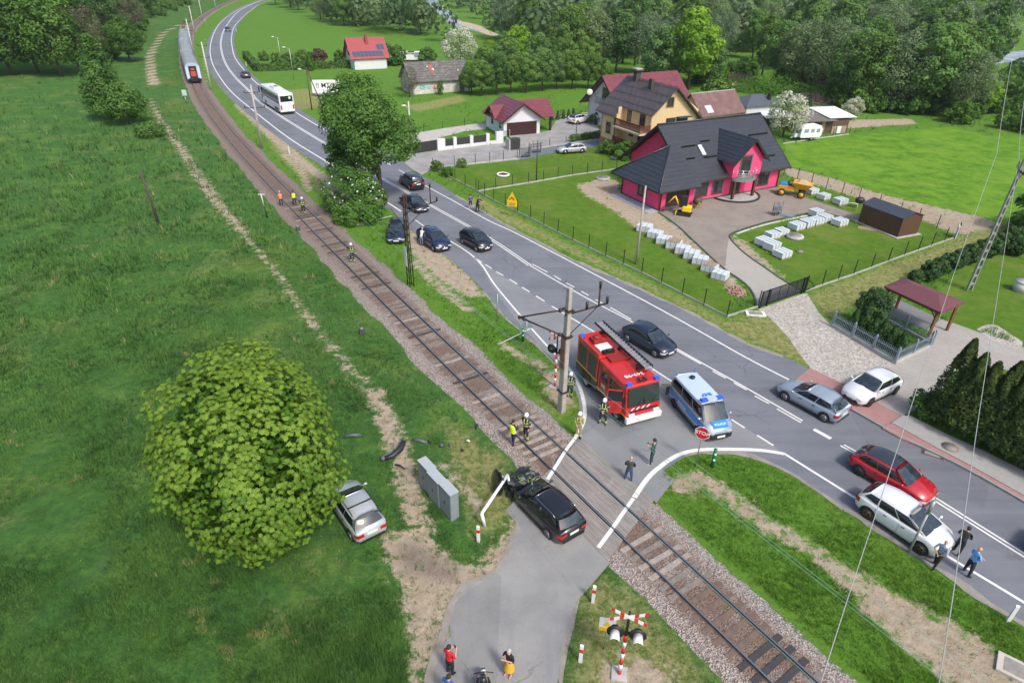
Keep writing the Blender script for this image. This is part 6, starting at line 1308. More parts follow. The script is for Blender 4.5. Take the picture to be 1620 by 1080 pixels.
# ---- plate roller / mixer beside it
t = thing('cement_mixer', 'small round cement mixer standing beside the mini excavator', 'cement mixer', tuple(G(1101,329)), .4); b = MB(); b.tube([(-.4,0,.7),(-.1,0,.75),(.3,0,.9),(.5,0,1.1)], [.25,.48,.42,.22], 14); b.build('drum', M('mixer_drum', (0.08,0.05,0.04), .6), t); b = MB()
for s_ in (1,-1): b.tube([(-.5,s_*.35,0),(0,s_*.5,.8),(.5,s_*.35,0)], .035, 5)
b.build('stand', YE2, t)
for k, p in enumerate(((1225,341),(1231,340))):
    t = thing('wheelbarrow', ('tipped grey wheelbarrow at the yard edge, the left one', 'tipped grey wheelbarrow at the yard edge, the right one')[k], 'wheelbarrow', tuple(G(*p)), 1.2+k*.2); b = MB(); b.hexa([(-.25,-.18,.55),(-.2,.18,.55),(-.2,.22,1.05),(-.25,-.22,1.05)][:4],[(.15,-.3,.5),(.15,.3,.5),(.15,.3,1.2),(.15,-.3,1.2)]); b.build('tray', M('tray_grey', (0.25,0.27,0.28), .5, .5), t)
    b = MB(); b.tube([(0,-.25,.1),(0.1,-.28,1.5)], .025, 5); b.tube([(0,.25,.1),(0.1,.28,1.5)], .025, 5); b.build('handles', BLACK, t); wheel(t, -.1, .06, .2, 1, .1, spokes=0)
t = thing('steel_ramp', 'flat grey steel ramp lying beside the wheelbarrows', 'ramp', tuple(G(1243,342)), -.35); b = MB(); b.box(-.9,.9,-.35,.35,.02,.12,.03); b.build('deck', METAL, t); b = MB(); b.box(-.9,.9,-.37,-.35,0,.2); b.box(-.9,.9,.35,.37,0,.2); b.build('side_rails', METAL, t)
pv_.scale = (.93, .98, 1)

# ================================================================== PEOPLE
SKIN = M('skin', (0.52,0.30,0.21), 0.6); SHOE = M('shoe_black', (0.012,0.012,0.012), 0.6); HAIR = M('hair_dark', (0.035,0.022,0.015), 0.8); HAIRG = M('hair_grey', (0.42,0.40,0.38), 0.9)
def cl(name, col, r=0.85): return M('cloth_'+name, col, r, var=0.12, scale=9)
def person(label, px, face, shirt, trous, hair=None, hgt=1.78, arms='down', legs='stand', sleeve='short', shoes=None, skirt=None, helmet=None, vest=None, stripes=None, bald=False, pos=None, cap=None, lean=0.0, boots=False, lowerleg=None, build_=1.0, held=None):
    """face: ground pixel the person looks towards"""
    base = G(*px) if pos is None else Vector(pos); tgt = G(*face) if not isinstance(face, (int, float)) else None
    ang = math.atan2(tgt.y-base.y, tgt.x-base.x) if tgt else face
    k = hgt/1.78; t = thing('person', label, 'person', tuple(base), ang)       # local +x = forward, +y = left
    J = {}; R_ = {}
    def v(n, p, r): J[n] = Vector(p)*k; R_[n] = r*k*build_
    ln = lean
    v('pel',(0,0,.95),.135); v('waist',(.02+ln*.25,0,1.10),.125); v('chest',(.02+ln*.55,0,1.32),.15); v('neckb',(0.0+ln*.9,0,1.49),.075); v('head0',(.02+ln,0,1.56),.06)
    st = {'stand':((.0,.11),(.02,-.11)), 'walk':((.22,.09),(-.24,-.09)), 'step':((.12,.13),(-.10,-.12)), 'wide':((.03,.19),(-.02,-.18))}[legs]
    for s_, (fx, fy) in zip((1,-1), st):
        n = 'L' if s_ > 0 else 'R'; v('hip'+n,(0,s_*.09,.90),.105); v('knee'+n,(fx*.62+.03,lerp(s_*.10,fy,.6),.50),.068); v('ank'+n,(fx,fy,.10),.045); v('heel'+n,(fx-.02,fy,.045),.045); v('toe'+n,(fx+.17,fy+s_*.03,.035),.038)
        v('sh'+n,(ln*.85,s_*.19,1.43),.068)
        if arms == 'down': e, h_ = (-.03,s_*.27,1.15), (.07,s_*.27,.92)
        elif arms == 'phone': e, h_ = (.05,s_*.25,1.17), (.30,s_*.10,1.25)
        elif arms == 'crossed': e, h_ = (.06,s_*.27,1.17), (.22,-s_*.10,1.20)
        elif arms == 'hips': e, h_ = (-.12,s_*.36,1.18), (.03,s_*.20,1.03)
        elif arms == 'reach': e, h_ = (.20,s_*.24,1.25), (.46,s_*.18,1.22)
        elif arms == 'back': e, h_ = (-.12,s_*.27,1.17), (-.17,s_*.06,.98)
        elif arms == 'swing': e, h_ = (s_*.10,s_*.26,1.16), (s_*.22+.06,s_*.25,.98)
        elif arms == 'front': e, h_ = (.06,s_*.27,1.16), (.24,s_*.06,1.02)
        e = (e[0]+ln*.6,e[1],e[2]); h_ = (h_[0]+ln*.5,h_[1],h_[2]); v('elb'+n,e,.047); v('wri'+n,h_,.031)
        d = (J['wri'+n]-J['elb'+n]).normalized(); up = Vector((0,0,1)); sd_ = d.cross(up).normalized() if abs(d.z) < .95 else Vector((0,1,0)); dn = sd_.cross(d)
        J['palm'+n] = J['wri'+n]+d*.065*k; R_['palm'+n] = .028*k
        for q in range(4):
            off = sd_*(q-1.5)*.019*k; ll = (.032,.038,.036,.027)[q]; a0 = J['palm'+n]+d*.03*k+off; J[f'f{q}a'+n] = a0; J[f'f{q}b'+n] = a0+d*ll*k-dn*.012*k; J[f'f{q}c'+n] = J[f'f{q}b'+n]+d*ll*.6*k-dn*.022*k
            for z_ in 'abc': R_[f'f{q}{z_}'+n] = .0088*k
        J['tha'+n] = J['wri'+n]+d*.04*k-sd_*s_*.03*k; J['thb'+n] = J['tha'+n]+d*.035*k-sd_*s_*.022*k-dn*.01*k; R_['tha'+n] = .012*k; R_['thb'+n] = .0095*k
    E_ = [('pel','waist'),('waist','chest'),('chest','neckb'),('neckb','head0')]
    for n in 'LR':
        E_ += [('pel','hip'+n),('hip'+n,'knee'+n),('knee'+n,'ank'+n),('ank'+n,'heel'+n),('ank'+n,'toe'+n),('chest','sh'+n),('sh'+n,'elb'+n),('elb'+n,'wri'+n),('wri'+n,'palm'+n),('wri'+n,'tha'+n),('tha'+n,'thb'+n)]
        for q in range(4): E_ += [('palm'+n,f'f{q}a'+n),(f'f{q}a'+n,f'f{q}b'+n),(f'f{q}b'+n,f'f{q}c'+n)]
    names = list(J); ix = {n:i for i,n in enumerate(names)}
    me = bpy.data.meshes.new('body'); me.from_pydata([tuple(J[n]) for n in names], [(ix[a],ix[b]) for a,b in E_], []); o = bpy.data.objects.new('body', me); COL.objects.link(o)
    sk = o.modifiers.new('skin','SKIN'); sk.use_smooth_shade = True; sk.branch_smoothing = 0.3
    for n, i in ix.items(): me.skin_vertices[0].data[i].radius = (R_[n]*(1.15 if n in ('chest',) else 1), R_[n]*(.85 if n in ('chest','waist','pel') else 1)); me.skin_vertices[0].data[i].use_root = (n == 'pel')
    ss = o.modifiers.new('s','SUBSURF'); ss.levels = 1; ss.render_levels = 1
    m2 = bpy.data.meshes.new_from_object(o.evaluated_get(bpy.context.evaluated_depsgraph_get())); bpy.data.objects.remove(o)
    bm = bmesh.new(); bm.from_mesh(m2)
    hc = J['head0'] + Vector((.015,0,.105))*k; hb = Matrix.Translation(hc) @ Matrix.Diagonal((.098*k,.078*k,.120*k,1))
    r = bmesh.ops.create_uvsphere(bm, u_segments=14, v_segments=10, radius=1.0, matrix=hb)
    for vv in r['verts']:       # jaw narrower, nose, brow hollows
        q = vv.co - hc
        if q.z < 0: vv.co.y -= q.y*.22*(-q.z/(.12*k)); 
        if q.x > .085*k and abs(q.y) < .02*k and -.03*k < q.z < .03*k: vv.co.x += .018*k
    for s_ in (1,-1): bmesh.ops.create_uvsphere(bm, u_segments=6, v_segments=4, radius=1.0, matrix=Matrix.Translation(hc+Vector((-.005,s_*.078,-.005))*k) @ Matrix.Diagonal((.018*k,.008*k,.030*k,1)))
    bm.to_mesh(m2); bm.free(); m2.name = 'body'
    mats = [SKIN, shirt, trous, shoes or SHOE, lowerleg or trous]
    m2.materials.clear(); [m2.materials.append(m) for m in mats]
    segs = [(a,b) for a,b in E_]
    def zone(a, b, c):
        f = b if a in ('waist','chest','pel') else a
        nm = (a,b)
        if any(s.startswith(('f','palm','tha','thb')) for s in nm) : return 0
        if nm[0].startswith('elb'): return 1 if sleeve == 'long' else 0
        if nm[0].startswith('sh'): return 1
        if nm[0].startswith('neckb'): return 0
        if nm[0].startswith('ank'): return 3
        if nm[0].startswith(('hip','knee')) : return 4 if nm[0].startswith('knee') else 2
        if nm == ('pel','waist'): return 1 if c.z > .985*k else 2
        if nm[0] == 'pel': return 2
        return 1
    for p in m2.polygons:
        c = p.center; best = (1e9, 0)
        if (c-hc).length < .135*k and c.z > J['neckb'].z+.06*k: p.material_index = 0; p.use_smooth = True; continue
        for a, b in segs:
            A, B = J[a], J[b]; d = B-A; tt = max(0,min(1,(c-A).dot(d)/d.length_squared)); ds = (c-A-d*tt).length - lerp(R_[a],R_[b],tt)
            if ds < best[0]: best = (ds, zone(a,b,c))
        p.material_index = best[1]; p.use_smooth = True
    body = bpy.data.objects.new('body', m2); COL.objects.link(body); body.parent = t
    f = MB(); 
    for s_ in (1,-1): f.ball((hc.x+.088*k,s_*.03*k,hc.z+.008*k), .011*k, 6, 4)
    f.build('eyes', M('eye', (0.05,0.04,0.04), .3), body); f = MB(); f.ball((hc.x+.084*k,0,hc.z-.058*k), .02*k, 6, 4, (.35,1,.25)); f.build('mouth', M('lips', (0.35,0.12,0.10), .5), body)
    if helmet:
        b = MB(); b.ball((hc.x-.005,0,hc.z+.035*k), .135*k, 14, 9, (1.05,.93,1)); b.box(hc.x+.07*k,hc.x+.15*k,-.09*k,.09*k,hc.z+.02*k,hc.z+.04*k); b.build('helmet', helmet, t); b = MB(); b.ball((hc.x+.045*k,0,hc.z+.02*k), .108*k, 10, 6, (.9,.95,.55)); b.build('visor', M('visor', (0.25,0.22,0.15), .1, spec=.8), t)
    elif cap: b = MB(); b.ball((hc.x-.005,0,hc.z+.04*k), .108*k, 12, 8, (1.05,.9,.85)); b.box(hc.x+.05*k,hc.x+.17*k,-.07*k,.07*k,hc.z+.05*k,hc.z+.062*k); b.build('cap', cap, t)
    elif hair and not bald:
        b = MB(); b.ball((hc.x-.018*k,0,hc.z+.028*k), .105*k, 12, 8, (1.0,.86,1.05)); ho = b.build('hair', hair, t)
    if vest is not None:
        b = MB(); m = 16; V = []
        for zz, rx, ry in ((.93,.165,.20),(1.10,.165,.195),(1.25,.175,.21),(1.38,.165,.215),(1.46,.10,.15)):
            for q in range(m): a_ = 2*PI*q/m; off = ln*max(0,(zz-.95))/.55; V.append(((.01+off+rx*math.cos(a_))*k*1, ry*math.sin(a_)*k, zz*k))
        b.add(V, [(i*m+q,i*m+(q+1)%m,(i+1)*m+(q+1)%m,(i+1)*m+q) for i in range(4) for q in range(m)], True); b.build('vest', vest, t)
    if skirt is not None:
        b = MB(); m = 16; V = []
        for zz, rx, ry in ((1.03,.15,.17),(.90,.17,.20),(.70,.20,.225),(.48,.235,.255)):
            for q in range(m): a_ = 2*PI*q/m; w_ = 1+.05*math.sin(5*a_)*(1.05-zz); V.append((rx*w_*math.cos(a_)*k, ry*w_*math.sin(a_)*k, zz*k))
        b.add(V, [(i*m+q,i*m+(q+1)%m,(i+1)*m+(q+1)%m,(i+1)*m+q) for i in range(3) for q in range(m)], True); b.build('skirt', skirt, t)
    if stripes is not None:
        b = MB()
        def ringb(a, bb, tt, w_=.035, gr=.014):
            A, B = J[a], J[bb]; d = (B-A).normalized(); c_ = A.lerp(B, tt); rr = lerp(R_[a],R_[bb],tt)+gr; b.tube([c_-d*w_/2, c_+d*w_/2], rr, 10, cap=False)
        for n in 'LR':
            ringb('knee'+n,'ank'+n,.55,.07,.026); ringb('knee'+n,'ank'+n,.85,.05,.026); ringb('elb'+n,'wri'+n,.4); ringb('sh'+n,'elb'+n,.5)
        for zz, rr in ((1.02,.17),(1.20,.185)):
            V = []; m = 14
            for z2 in (zz-.03, zz+.03):
                for q in range(m): a_ = 2*PI*q/m; V.append(((.015+ln*max(0,(zz-.95))/.55+rr*.92*math.cos(a_))*k, rr*1.1*math.sin(a_)*k, z2*k))
            b.add(V, [(q,(q+1)%m,m+(q+1)%m,m+q) for q in range(m)], True)
        for s_ in (1,-1): b.tube([(-.13*k+ln*.5*k,s_*.07*k,1.2*k),(-.05*k+ln*.8*k,s_*.09*k,1.47*k),(.10*k+ln*.8*k,s_*.09*k,1.42*k),(.185*k+ln*.5*k,s_*.08*k,1.15*k)], .022*k, 5)
        b.build('reflective_stripes', stripes, t)
    if held == 'phone':
        b = MB(); p = (J['palmL']+J['palmR'])/2; b.box(p.x-.01,p.x+.005,p.y-.04,p.y+.04,p.z-.02,p.z+.13); tag(b.build('mobile_phone', BLACK), 'black mobile phone held by '+label[:40], 'phone').matrix_world = Matrix.Translation(base) @ Matrix.Rotation(ang,4,'Z')
    return t
FFD = cl('fire_navy', (0.020,0.024,0.034)); FFT = cl('fire_tan', (0.34,0.26,0.12)); HELM = M('white_helmet', (0.78,0.78,0.78), .25, coat=.5); STR = M('reflex_yellow', (0.55,0.62,0.22), .5); HIV = M('hi_vis_yellow', (0.62,0.80,0.06), .7); HIO = M('hi_vis_orange', (0.80,0.26,0.12), .7)
blk = cl('black', (0.014,0.014,0.016)); nvy = cl('navy', (0.014,0.022,0.045)); jean = cl('jeans', (0.035,0.075,0.16)); dgr = cl('dark_grey', (0.055,0.06,0.065))
person('person in orange high visibility vest and dark trousers walking up the track', (446,327), (400,270), cl('salmon', (0.50,0.16,0.10)), nvy, HAIRG, 1.76, 'front', 'step', vest=HIO)
person('person in yellow high visibility vest walking beside the far rail', (467,326), (420,270), cl('black_top', (0.02,0.02,0.02)), nvy, HAIR, 1.8, 'front', 'step', 'long', vest=HIV)
person('firefighter with white helmet standing just behind the two vested people', (481,338.5), (500,380), FFD, FFD, hgt=1.85, arms='swing', legs='step', sleeve='long', helmet=HELM, stripes=STR, build_=1.12)
person('lone firefighter with white helmet walking down between the rails', (558,415), (620,500), FFD, FFD, hgt=1.86, arms='swing', legs='step', sleeve='long', helmet=HELM, stripes=STR, build_=1.15)
person('police officer in yellow vest taking a picture on the near rail', (811,704), (880,660), nvy, nvy, HAIR, 1.82, 'phone', 'step', 'long', vest=HIV)
person('firefighter in navy jacket and white helmet beside the vested officer', (832,694), (790,760), FFD, FFD, hgt=1.84, arms='swing', legs='step', sleeve='long', helmet=HELM, stripes=STR, build_=1.12)
person('firefighter in tan suit and white helmet standing on the white kerb line', (915,691), (860,760), FFT, FFT, hgt=1.80, arms='front', legs='stand', sleeve='long', helmet=HELM, stripes=STR, build_=1.12)
person('firefighter with white helmet at the open door of the fire engine', (953,670), (935,720), FFD, FFD, hgt=1.86, arms='front', legs='wide', sleeve='long', helmet=HELM, stripes=STR, build_=1.12)
person('firefighter with white helmet half hidden behind the concrete pole', (901,627), (870,700), FFD, FFD, hgt=1.84, arms='down', legs='stand', sleeve='long', helmet=HELM, stripes=STR, build_=1.12)
person('person in dark green shirt and trousers looking at a phone', (1030,735), (960,705), cl('bottle', (0.03,0.085,0.075)), cl('bottle2', (0.018,0.055,0.050)), HAIR, 1.84, 'phone', 'stand', shoes=M('white_shoe', (.6,.6,.6), .6), held='phone')
person('bald person in grey sweater and jeans standing at the crossing deck', (993,763), (1030,640), dgr, jean, HAIRG, 1.78, 'front', 'wide', 'long', bald=True, build_=1.1)
person('grey haired person in pale blue shirt and black trousers at the white car bonnet', (1476,897), (1530,860), cl('light_blue_grey', (0.25,0.32,0.42)), blk, HAIRG, 1.74, 'back', 'walk', bald=True, build_=1.12)
person('person in black t shirt and black trousers standing on the road', (1511,876), (1545,825), cl('charcoal', (0.03,0.033,0.035)), blk, HAIR, 1.80, 'front', 'step', build_=1.08)
person('bald person in bright blue shirt with crossed arms on the edge line', (1527,908), (1580,905), cl('sky_blue', (0.16,0.36,0.72)), nvy, HAIRG, 1.76, 'crossed', 'wide', 'long', bald=True, build_=1.18)
person('person in white shirt leaning into the open door of the navy car', (667,389), (684,378), cl('white', (0.62,0.62,0.63)), cl('greyblue', (0.16,0.18,0.24)), HAIRG, 1.78, 'reach', 'stand', 'long', lean=.28)
person('person in purple top and shorts walking along the main road verge', (744.5,331), (700,300), cl('purple', (0.09,0.08,0.20)), blk, HAIR, 1.70, 'down', 'step', lowerleg=SKIN, shoes=M('white_shoe', (.6,.6,.6), .6))
person('person in black leaning over a bicycle at the roadside', (755,335), (800,345), blk, blk, HAIR, 1.80, 'reach', 'step', 'long', lean=.2, build_=1.12)
person('person in red polo shirt and black trousers at the bottom of the side road', (712,1066), (760,1010), cl('red', (0.58,0.018,0.030)), blk, HAIR, 1.80, 'phone', 'stand', build_=1.1, held='phone')
person('person in blue shirt cut off by the bottom edge of the picture', (712,1113), (790,1000), cl('blue', (0.035,0.12,0.36)), blk, HAIR, 1.82, 'front', 'stand', build_=1.15)
person('grey haired person in black top and yellow skirt standing on the side road', (805,1067), (770,1110), blk, SKIN, HAIRG, 1.64, 'crossed', 'stand', skirt=cl('mustard', (0.62,0.36,0.03)), shoes=M('pink_shoe', (.6,.2,.2), .6))
yb = G(1005,194,4.1)
person('person in white top leaning on the upper balcony of the yellow house', None, A28+PI, cl('white', (0.62,0.62,0.63)), jean, HAIRG, 1.7, 'front', 'stand', pos=(yb.x+.2,yb.y+.25,3.77))
# motorcycle with rider, cut by the bottom edge
mp = G(766,1108); t = thing('motorcycle', 'black motorcycle at the bottom edge of the side road', 'motorcycle', tuple(mp), math.radians(95))
for x in (.72,-.72): wheel(t, x, .07, .32, 1, .14, spokes=6)
b = MB(); b.ball((.15,0,.78), .3, 12, 8, (1,.55,.55)); b.build('fuel_tank', PBL, t); b = MB(); b.ball((-.4,0,.75), .3, 12, 6, (1.1,.5,.3)); b.build('seat', BLACK, t); b = MB(); b.box(-.25,.35,-.16,.16,.3,.62,.05); b.build('engine', METAL, t); b = MB(); b.tube([(.72,0,.32),(.5,0,1.0)], .04, 6); b.tube([(.45,-.38,1.02),(.52,0,1.0),(.45,.38,1.02)], .022, 6); b.build('handlebar', BLACK, t); b = MB(); b.ball((.62,0,.85), .11, 10, 6, (.7,1,1)); b.build('headlight', LAMP, t)
person('motorcycle rider in black jacket and black helmet with pale visor mark', None, math.radians(95), blk, blk, hgt=1.74, arms='reach', legs='wide', sleeve='long', pos=(mp.x,mp.y-.25,-.12), helmet=M('black_helmet', (0.02,0.02,0.022), .15, coat=.6), lean=.12, build_=1.12)
# bicycle
p = G(760,337); t = thing('bicycle', 'black bicycle held by the person at the main road verge', 'bicycle', tuple(p), math.radians(-30))
for x in (.5,-.5): b = MB(); P = [(x+.33*math.cos(a_),0,.33+.33*math.sin(a_)) for a_ in np.linspace(0,2*PI,19)]; b.tube(P, .02, 5); b.build('wheel', TYRE, t)
b = MB(); b.tube([(-.5,0,.33),(-.12,0,.8),(.38,0,.82),(.5,0,.33)], .02, 5); b.tube([(-.12,0,.8),(0,0,.3),(.38,0,.8)], .02, 5); b.tube([(.38,-.25,1.0),(.36,0,.98),(.38,.25,1.0)], .015, 5); b.build('frame', BLACK, t); b = MB(); b.ball((-.14,0,.9), .1, 8, 5, (1.2,.6,.3)); b.build('saddle', BLACK, t)

# ================================================================== POLES, SIGNS, SIGNALS
CONC = M('pole_concrete', (0.36,0.33,0.29), 0.9, var=0.2, scale=3); CONCL = M('pole_light', (0.48,0.47,0.44), 0.9, var=0.12, scale=3); RUSTY = M('rusty_steel', (0.055,0.035,0.030), 0.7, .4, var=.3, scale=6); WOODP = M('wood_pole', (0.075,0.06,0.05), 0.9, var=.2, scale=4)
INS = M('insulator', (0.03,0.018,0.018), .3)
tdir = lambda px, py: on_track(track_s(px, py))[1]
# big concrete catenary mast at the crossing
p = G(888,650); dt = tdir(800,665); az = math.atan2(dt.y, dt.x)
mast = thing('catenary_mast', 'tall concrete mast with rusty side arms beside the fire engine', 'catenary mast', tuple(p), az)
b = MB(); b.hexa([(-.24,-.17,0),(.24,-.17,0),(.24,.17,0),(-.24,.17,0)],[(-.14,-.12,8.4),(.14,-.12,8.4),(.14,.12,8.4),(-.14,.12,8.4)]); b.build('mast', CONC, mast, bevel=.03)
b = MB(); b.box(-.2,.2,-.22,-.19,3.2,5.3); b.build('rust_streak_channel', M('rust_streak', (0.20,0.12,0.08), .9, var=.4, scale=3), mast)
def toarm(px, py, z):   # a point over the track / road in mast coordinates
    w = G(px, py, z); return Vector(mast_inv @ w)
bpy.context.view_layer.update(); mast_inv = mast.matrix_world.inverted()
tip = toarm(822,501.6,5.7); b = MB(); b.tube([(0,-.15,7.1),tuple(tip)], .045, 6); b.tube([(0,-.15,5.35),tuple(tip)], .05, 6); b.ball(tuple(tip), .12); b.build('cantilever', RUSTY, mast)
b = MB()
for q in (.10,.9): c_ = Vector((0,-.15,5.35)).lerp(tip,q); b.ball(tuple(c_), .12, 8, 6)
b.ball(tuple(Vector((0,-.15,7.1)).lerp(tip,.12)), .13, 8, 6); b.build('insulator', INS, mast)
ta = toarm(961.7,479.3,7.0); b = MB(); b.tube([(0,-.2,6.75),tuple(ta)], .055, 6); b.tube([(0,.1,5.3),tuple(Vector((0,-.2,6.75)).lerp(ta,.78))], .03, 5); e = Vector((0,-.2,6.75)).lerp(ta,.78); b.tube([tuple(e),(e.x,e.y,e.z+1.15)], .05, 6); b.build('feeder_arm', RUSTY, mast)
b = MB()
for q in (.5,.98): c_ = Vector((0,-.2,6.75)).lerp(ta,q); b.tube([tuple(c_),(c_.x,c_.y,c_.z+.42)], [.07,.09], 8)
b.tube([(e.x,e.y,e.z+1.1),(e.x,e.y,e.z+1.5)], [.07,.09], 8); b.build('insulator', INS, mast)
b = MB(); b.box(-.3,.3,-.22,.22,7.0,7.08); b.box(-.28,.28,-.25,.25,5.3,5.42); b.box(-.3,.3,-.25,.25,1.5,1.58); b.build('clamp', RUSTY, mast)
# steel lattice mast on the left
p = G(650,452); dt = tdir(560,437); lat = thing('lattice_mast', 'dark rusty lattice mast with white plate by the parked cars', 'catenary mast', tuple(p), math.atan2(dt.y,dt.x))
b = MB()
for x in (-.2,.2):
    for y in (-.14,.14): b.tube([(x*1.3,y*1.3,0),(x*.6,y*.6,7.9)], .045, 4)
for k in range(13): z0, z1 = .6*k, .6*(k+1); s0, s1 = 1.3-.7*z0/7.9, 1.3-.7*z1/7.9; b.tube([(-.2*s0,.14*s0,z0),(.2*s1,.14*s1,z1)], .022, 4); b.tube([(.2*s0,-.14*s0,z0),(-.2*s1,-.14*s1,z1)], .022, 4)
b.build('lattice', RUSTY, lat)
bpy.context.view_layer.update(); mast_inv = lat.matrix_world.inverted(); e1 = toarm(691,318,7.0); e0 = Vector((0,0,6.4)); b = MB(); b.tube([tuple(e0),tuple(e1)], .05, 5); c_ = e0.lerp(e1,.8); b.tube([tuple(c_),(c_.x,c_.y,c_.z+1.3)], .045, 5); b.tube([(0,0,5.2),tuple(e0.lerp(e1,.75))], .03, 5); b.tube([(0,0,6.0),(0,0,5.0),tuple(toarm(618,330,5.8))], .03, 5); b.build('arm', RUSTY, lat)
b = MB(); b.tube([tuple(e1),(e1.x,e1.y,e1.z+.35)], .08, 8); b.tube([(c_.x,c_.y,c_.z+1.3),(c_.x,c_.y,c_.z+1.65)], .08, 8); b.build('insulator', INS, lat)
b = MB(); b.box(-.22,.22,-.30,-.27,1.9,3.6); b.build('white_plate', M('dirty_white', (0.58,0.57,0.55), .8, var=.15, scale=4), lat)
def pole(label, px, top_h, mat, r=.14, lean=(0,0), name='pole', cat='pole', group=None, arms=None, lamp=None, z0=0):
    p = on(*px); t = thing(name, label, cat, tuple(p), group=group); tp = (lean[0],lean[1],top_h)
    b = MB(); b.tube([(0,0,-.2),tp], r, 8, r*.65); b.build('shaft', mat, t)
    if arms:
        b = MB()
        for z, L_, a_ in arms: b.tube([(tp[0]*z/top_h-math.cos(a_)*L_/2,tp[1]*z/top_h-math.sin(a_)*L_/2,z),(tp[0]*z/top_h+math.cos(a_)*L_/2,tp[1]*z/top_h+math.sin(a_)*L_/2,z)], .045, 5)
        for z, L_, a_ in arms:
            for s_ in (-1,1): x, y = tp[0]*z/top_h+s_*math.cos(a_)*L_/2, tp[1]*z/top_h+s_*math.sin(a_)*L_/2; b.tube([(x,y,z),(x,y,z+.3)], .06, 6)
        b.build('crossarm', RUSTY, t)
    if lamp: 
        b = MB(); a_, L_, z = lamp; b.tube([(tp[0],tp[1],z-.2),(tp[0]+math.cos(a_)*L_,tp[1]+math.sin(a_)*L_,z+.2)], .03, 5); b.build('lamp_arm', METAL, t); b = MB(); b.ball((tp[0]+math.cos(a_)*(L_+.2),tp[1]+math.sin(a_)*(L_+.2),z+.22), .35, 10, 5, (1,.6,.3)); b.build('lamp_head', M('lamp_white', (0.75,0.76,0.75), .4), t)
    return t
# Z-frame steel post of the power line right
p = G(1532.7,459); t = thing('power_line_pole', 'tall tapering concrete ladder pole carrying power lines at the right edge', 'power line pole', tuple(p), math.radians(20))
LP = M('ladder_concrete', (0.22,0.235,0.22), .9, var=.15, scale=3); b = MB()
for x in (-1,1): b.hexa([(x*.28-.06,-.08,0),(x*.28+.06,-.08,0),(x*.28+.06,.08,0),(x*.28-.06,.08,0)],[(x*.11-.05,-.07,11.2),(x*.11+.05,-.07,11.2),(x*.11+.05,.07,11.2),(x*.11-.05,.07,11.2)])
b.build('leg', LP, t); b = MB()
for k in range(14): z = .5+k*.76; w = .28-.17*z/11.2; b.box(-w,w,-.06,.06,z,z+.2)
b.build('rungs', LP, t)
b = MB(); b.tube([(-.9,-.9,10.3),(.9,.9,10.3)], .06, 5); b.tube([(-.7,-.7,10.3),(0,0,9.4),(.7,.7,10.3)], .03, 5); b.build('crossarm', BLACK, t); b = MB()
for q in (-.85,0,.85): b.tube([(q,q,10.35),(q,q,10.75)], .07, 6)
b.build('insulator', INS, t)
pole('bare concrete pole standing on the fenced lawn of the pink house', (1006,418), 7.3, CONC, .12, name='concrete_pole')
pole('thin dark wooden pole on the boundary of the two lawns', (848.5,287), 5.0, WOODP, .1, name='wooden_pole')
pole('leaning dark wooden pole alone in the meadow left of the dirt track', (252,356), 5.6, WOODP, .13, (-.35,0), name='wooden_pole')
pole('concrete pole with crossarms between track and road near the coach', (415,235), 8.6, CONC, .2, name='concrete_pole', arms=[(7.6,2.0,.5),(5.6,2.6,.3)])
pole('street lamp pole at the dark yard gate', (651,236), 6.6, CONCL, .14, name='lamp_pole', cat='street lamp', lamp=(PI,.5,5.8))
pole('thin street lamp nearest the hedge corner', (465,126), 6.5, METAL, .08, name='lamp_pole', cat='street lamp', lamp=(PI,1.0,6.4)); pole('thin street lamp in front of the clipped garden', (446,104), 6.5, METAL, .08, name='lamp_pole', cat='street lamp', lamp=(PI,1.0,6.4)); 
pole('wooden pole with a lamp and a slanting strut beside the advertising trailer', (493.5,174), 7.2, WOODP, .12, name='lamp_pole', cat='street lamp', lamp=(PI,1.0,6.6)); 
p = G(512,173); q = G(493.5,174); t = thing('pole_strut', 'slanting strut pole leaning on the lamp pole by the advertising trailer', 'pole', tuple(p)); b = MB(); b.tube([(0,0,0),(q.x-p.x,q.y-p.y,7.0)], .1, 6); b.build('strut', WOODP, t)
for lab, px, hh in (('pale catenary mast between train and road, the nearest one', (335,143), 9), ('pale catenary mast beside the train, second from the tail', (307,88), 9), ('pale catenary mast above the locomotive', (309,56), 9), ('pale catenary mast at the far bend of the track', (321,32), 9), ('last pale catenary mast before the trees', (342,16), 9)):
    pole(lab, px, hh, CONCL, .2, name='concrete_pole', arms=[(8.3,2.2,-.3),(6.2,2.2,-.3)])
# white black trackside posts
for lab, px, hh, a in (('slim white and black marker post left of the track near the vested people', (423,345), 2.6, 1), ('pale green double marker board left of the track below the train', (296,164), 2.4, 2)):
    p = G(*px); t = thing('marker_post', lab, 'marker post', tuple(p)); b = MB(); b.tube([(0,0,0),(-.1,0,hh*.5)], .06, 6); b.build('foot', BLACK if a == 1 else METAL, t); b = MB(); b.tube([(-.1,0,hh*.5),(-.2,0,hh)], .06, 6); b.build('post', MATS['dirty_white'], t)
    b = MB(); b.box(-.5,.2,-.03,.03,hh-.1,hh) if a == 1 else b.box(-.5,.35,-.03,.03,hh-1.0,hh); b.build('board', MATS['dirty_white'] if a == 1 else M('pale_green', (.45,.60,.55), .6), t)
# small relay box on the embankment
for lab, px in (('small dark trackside box left of the rails', (472,365)), ('small grey valve post in the grass left of the ballast', (573,528))):
    t = thing('trackside_box', lab, 'box', tuple(G(*px)), .6); b = MB(); b.box(-.22,.22,-.16,.16,0,.42,.03); b.build('box', M('dark_grey_metal', (.06,.065,.07), .6), t); b = MB(); b.cyl((0,0,.46), .1, .1); b.build('cap', METAL, t)
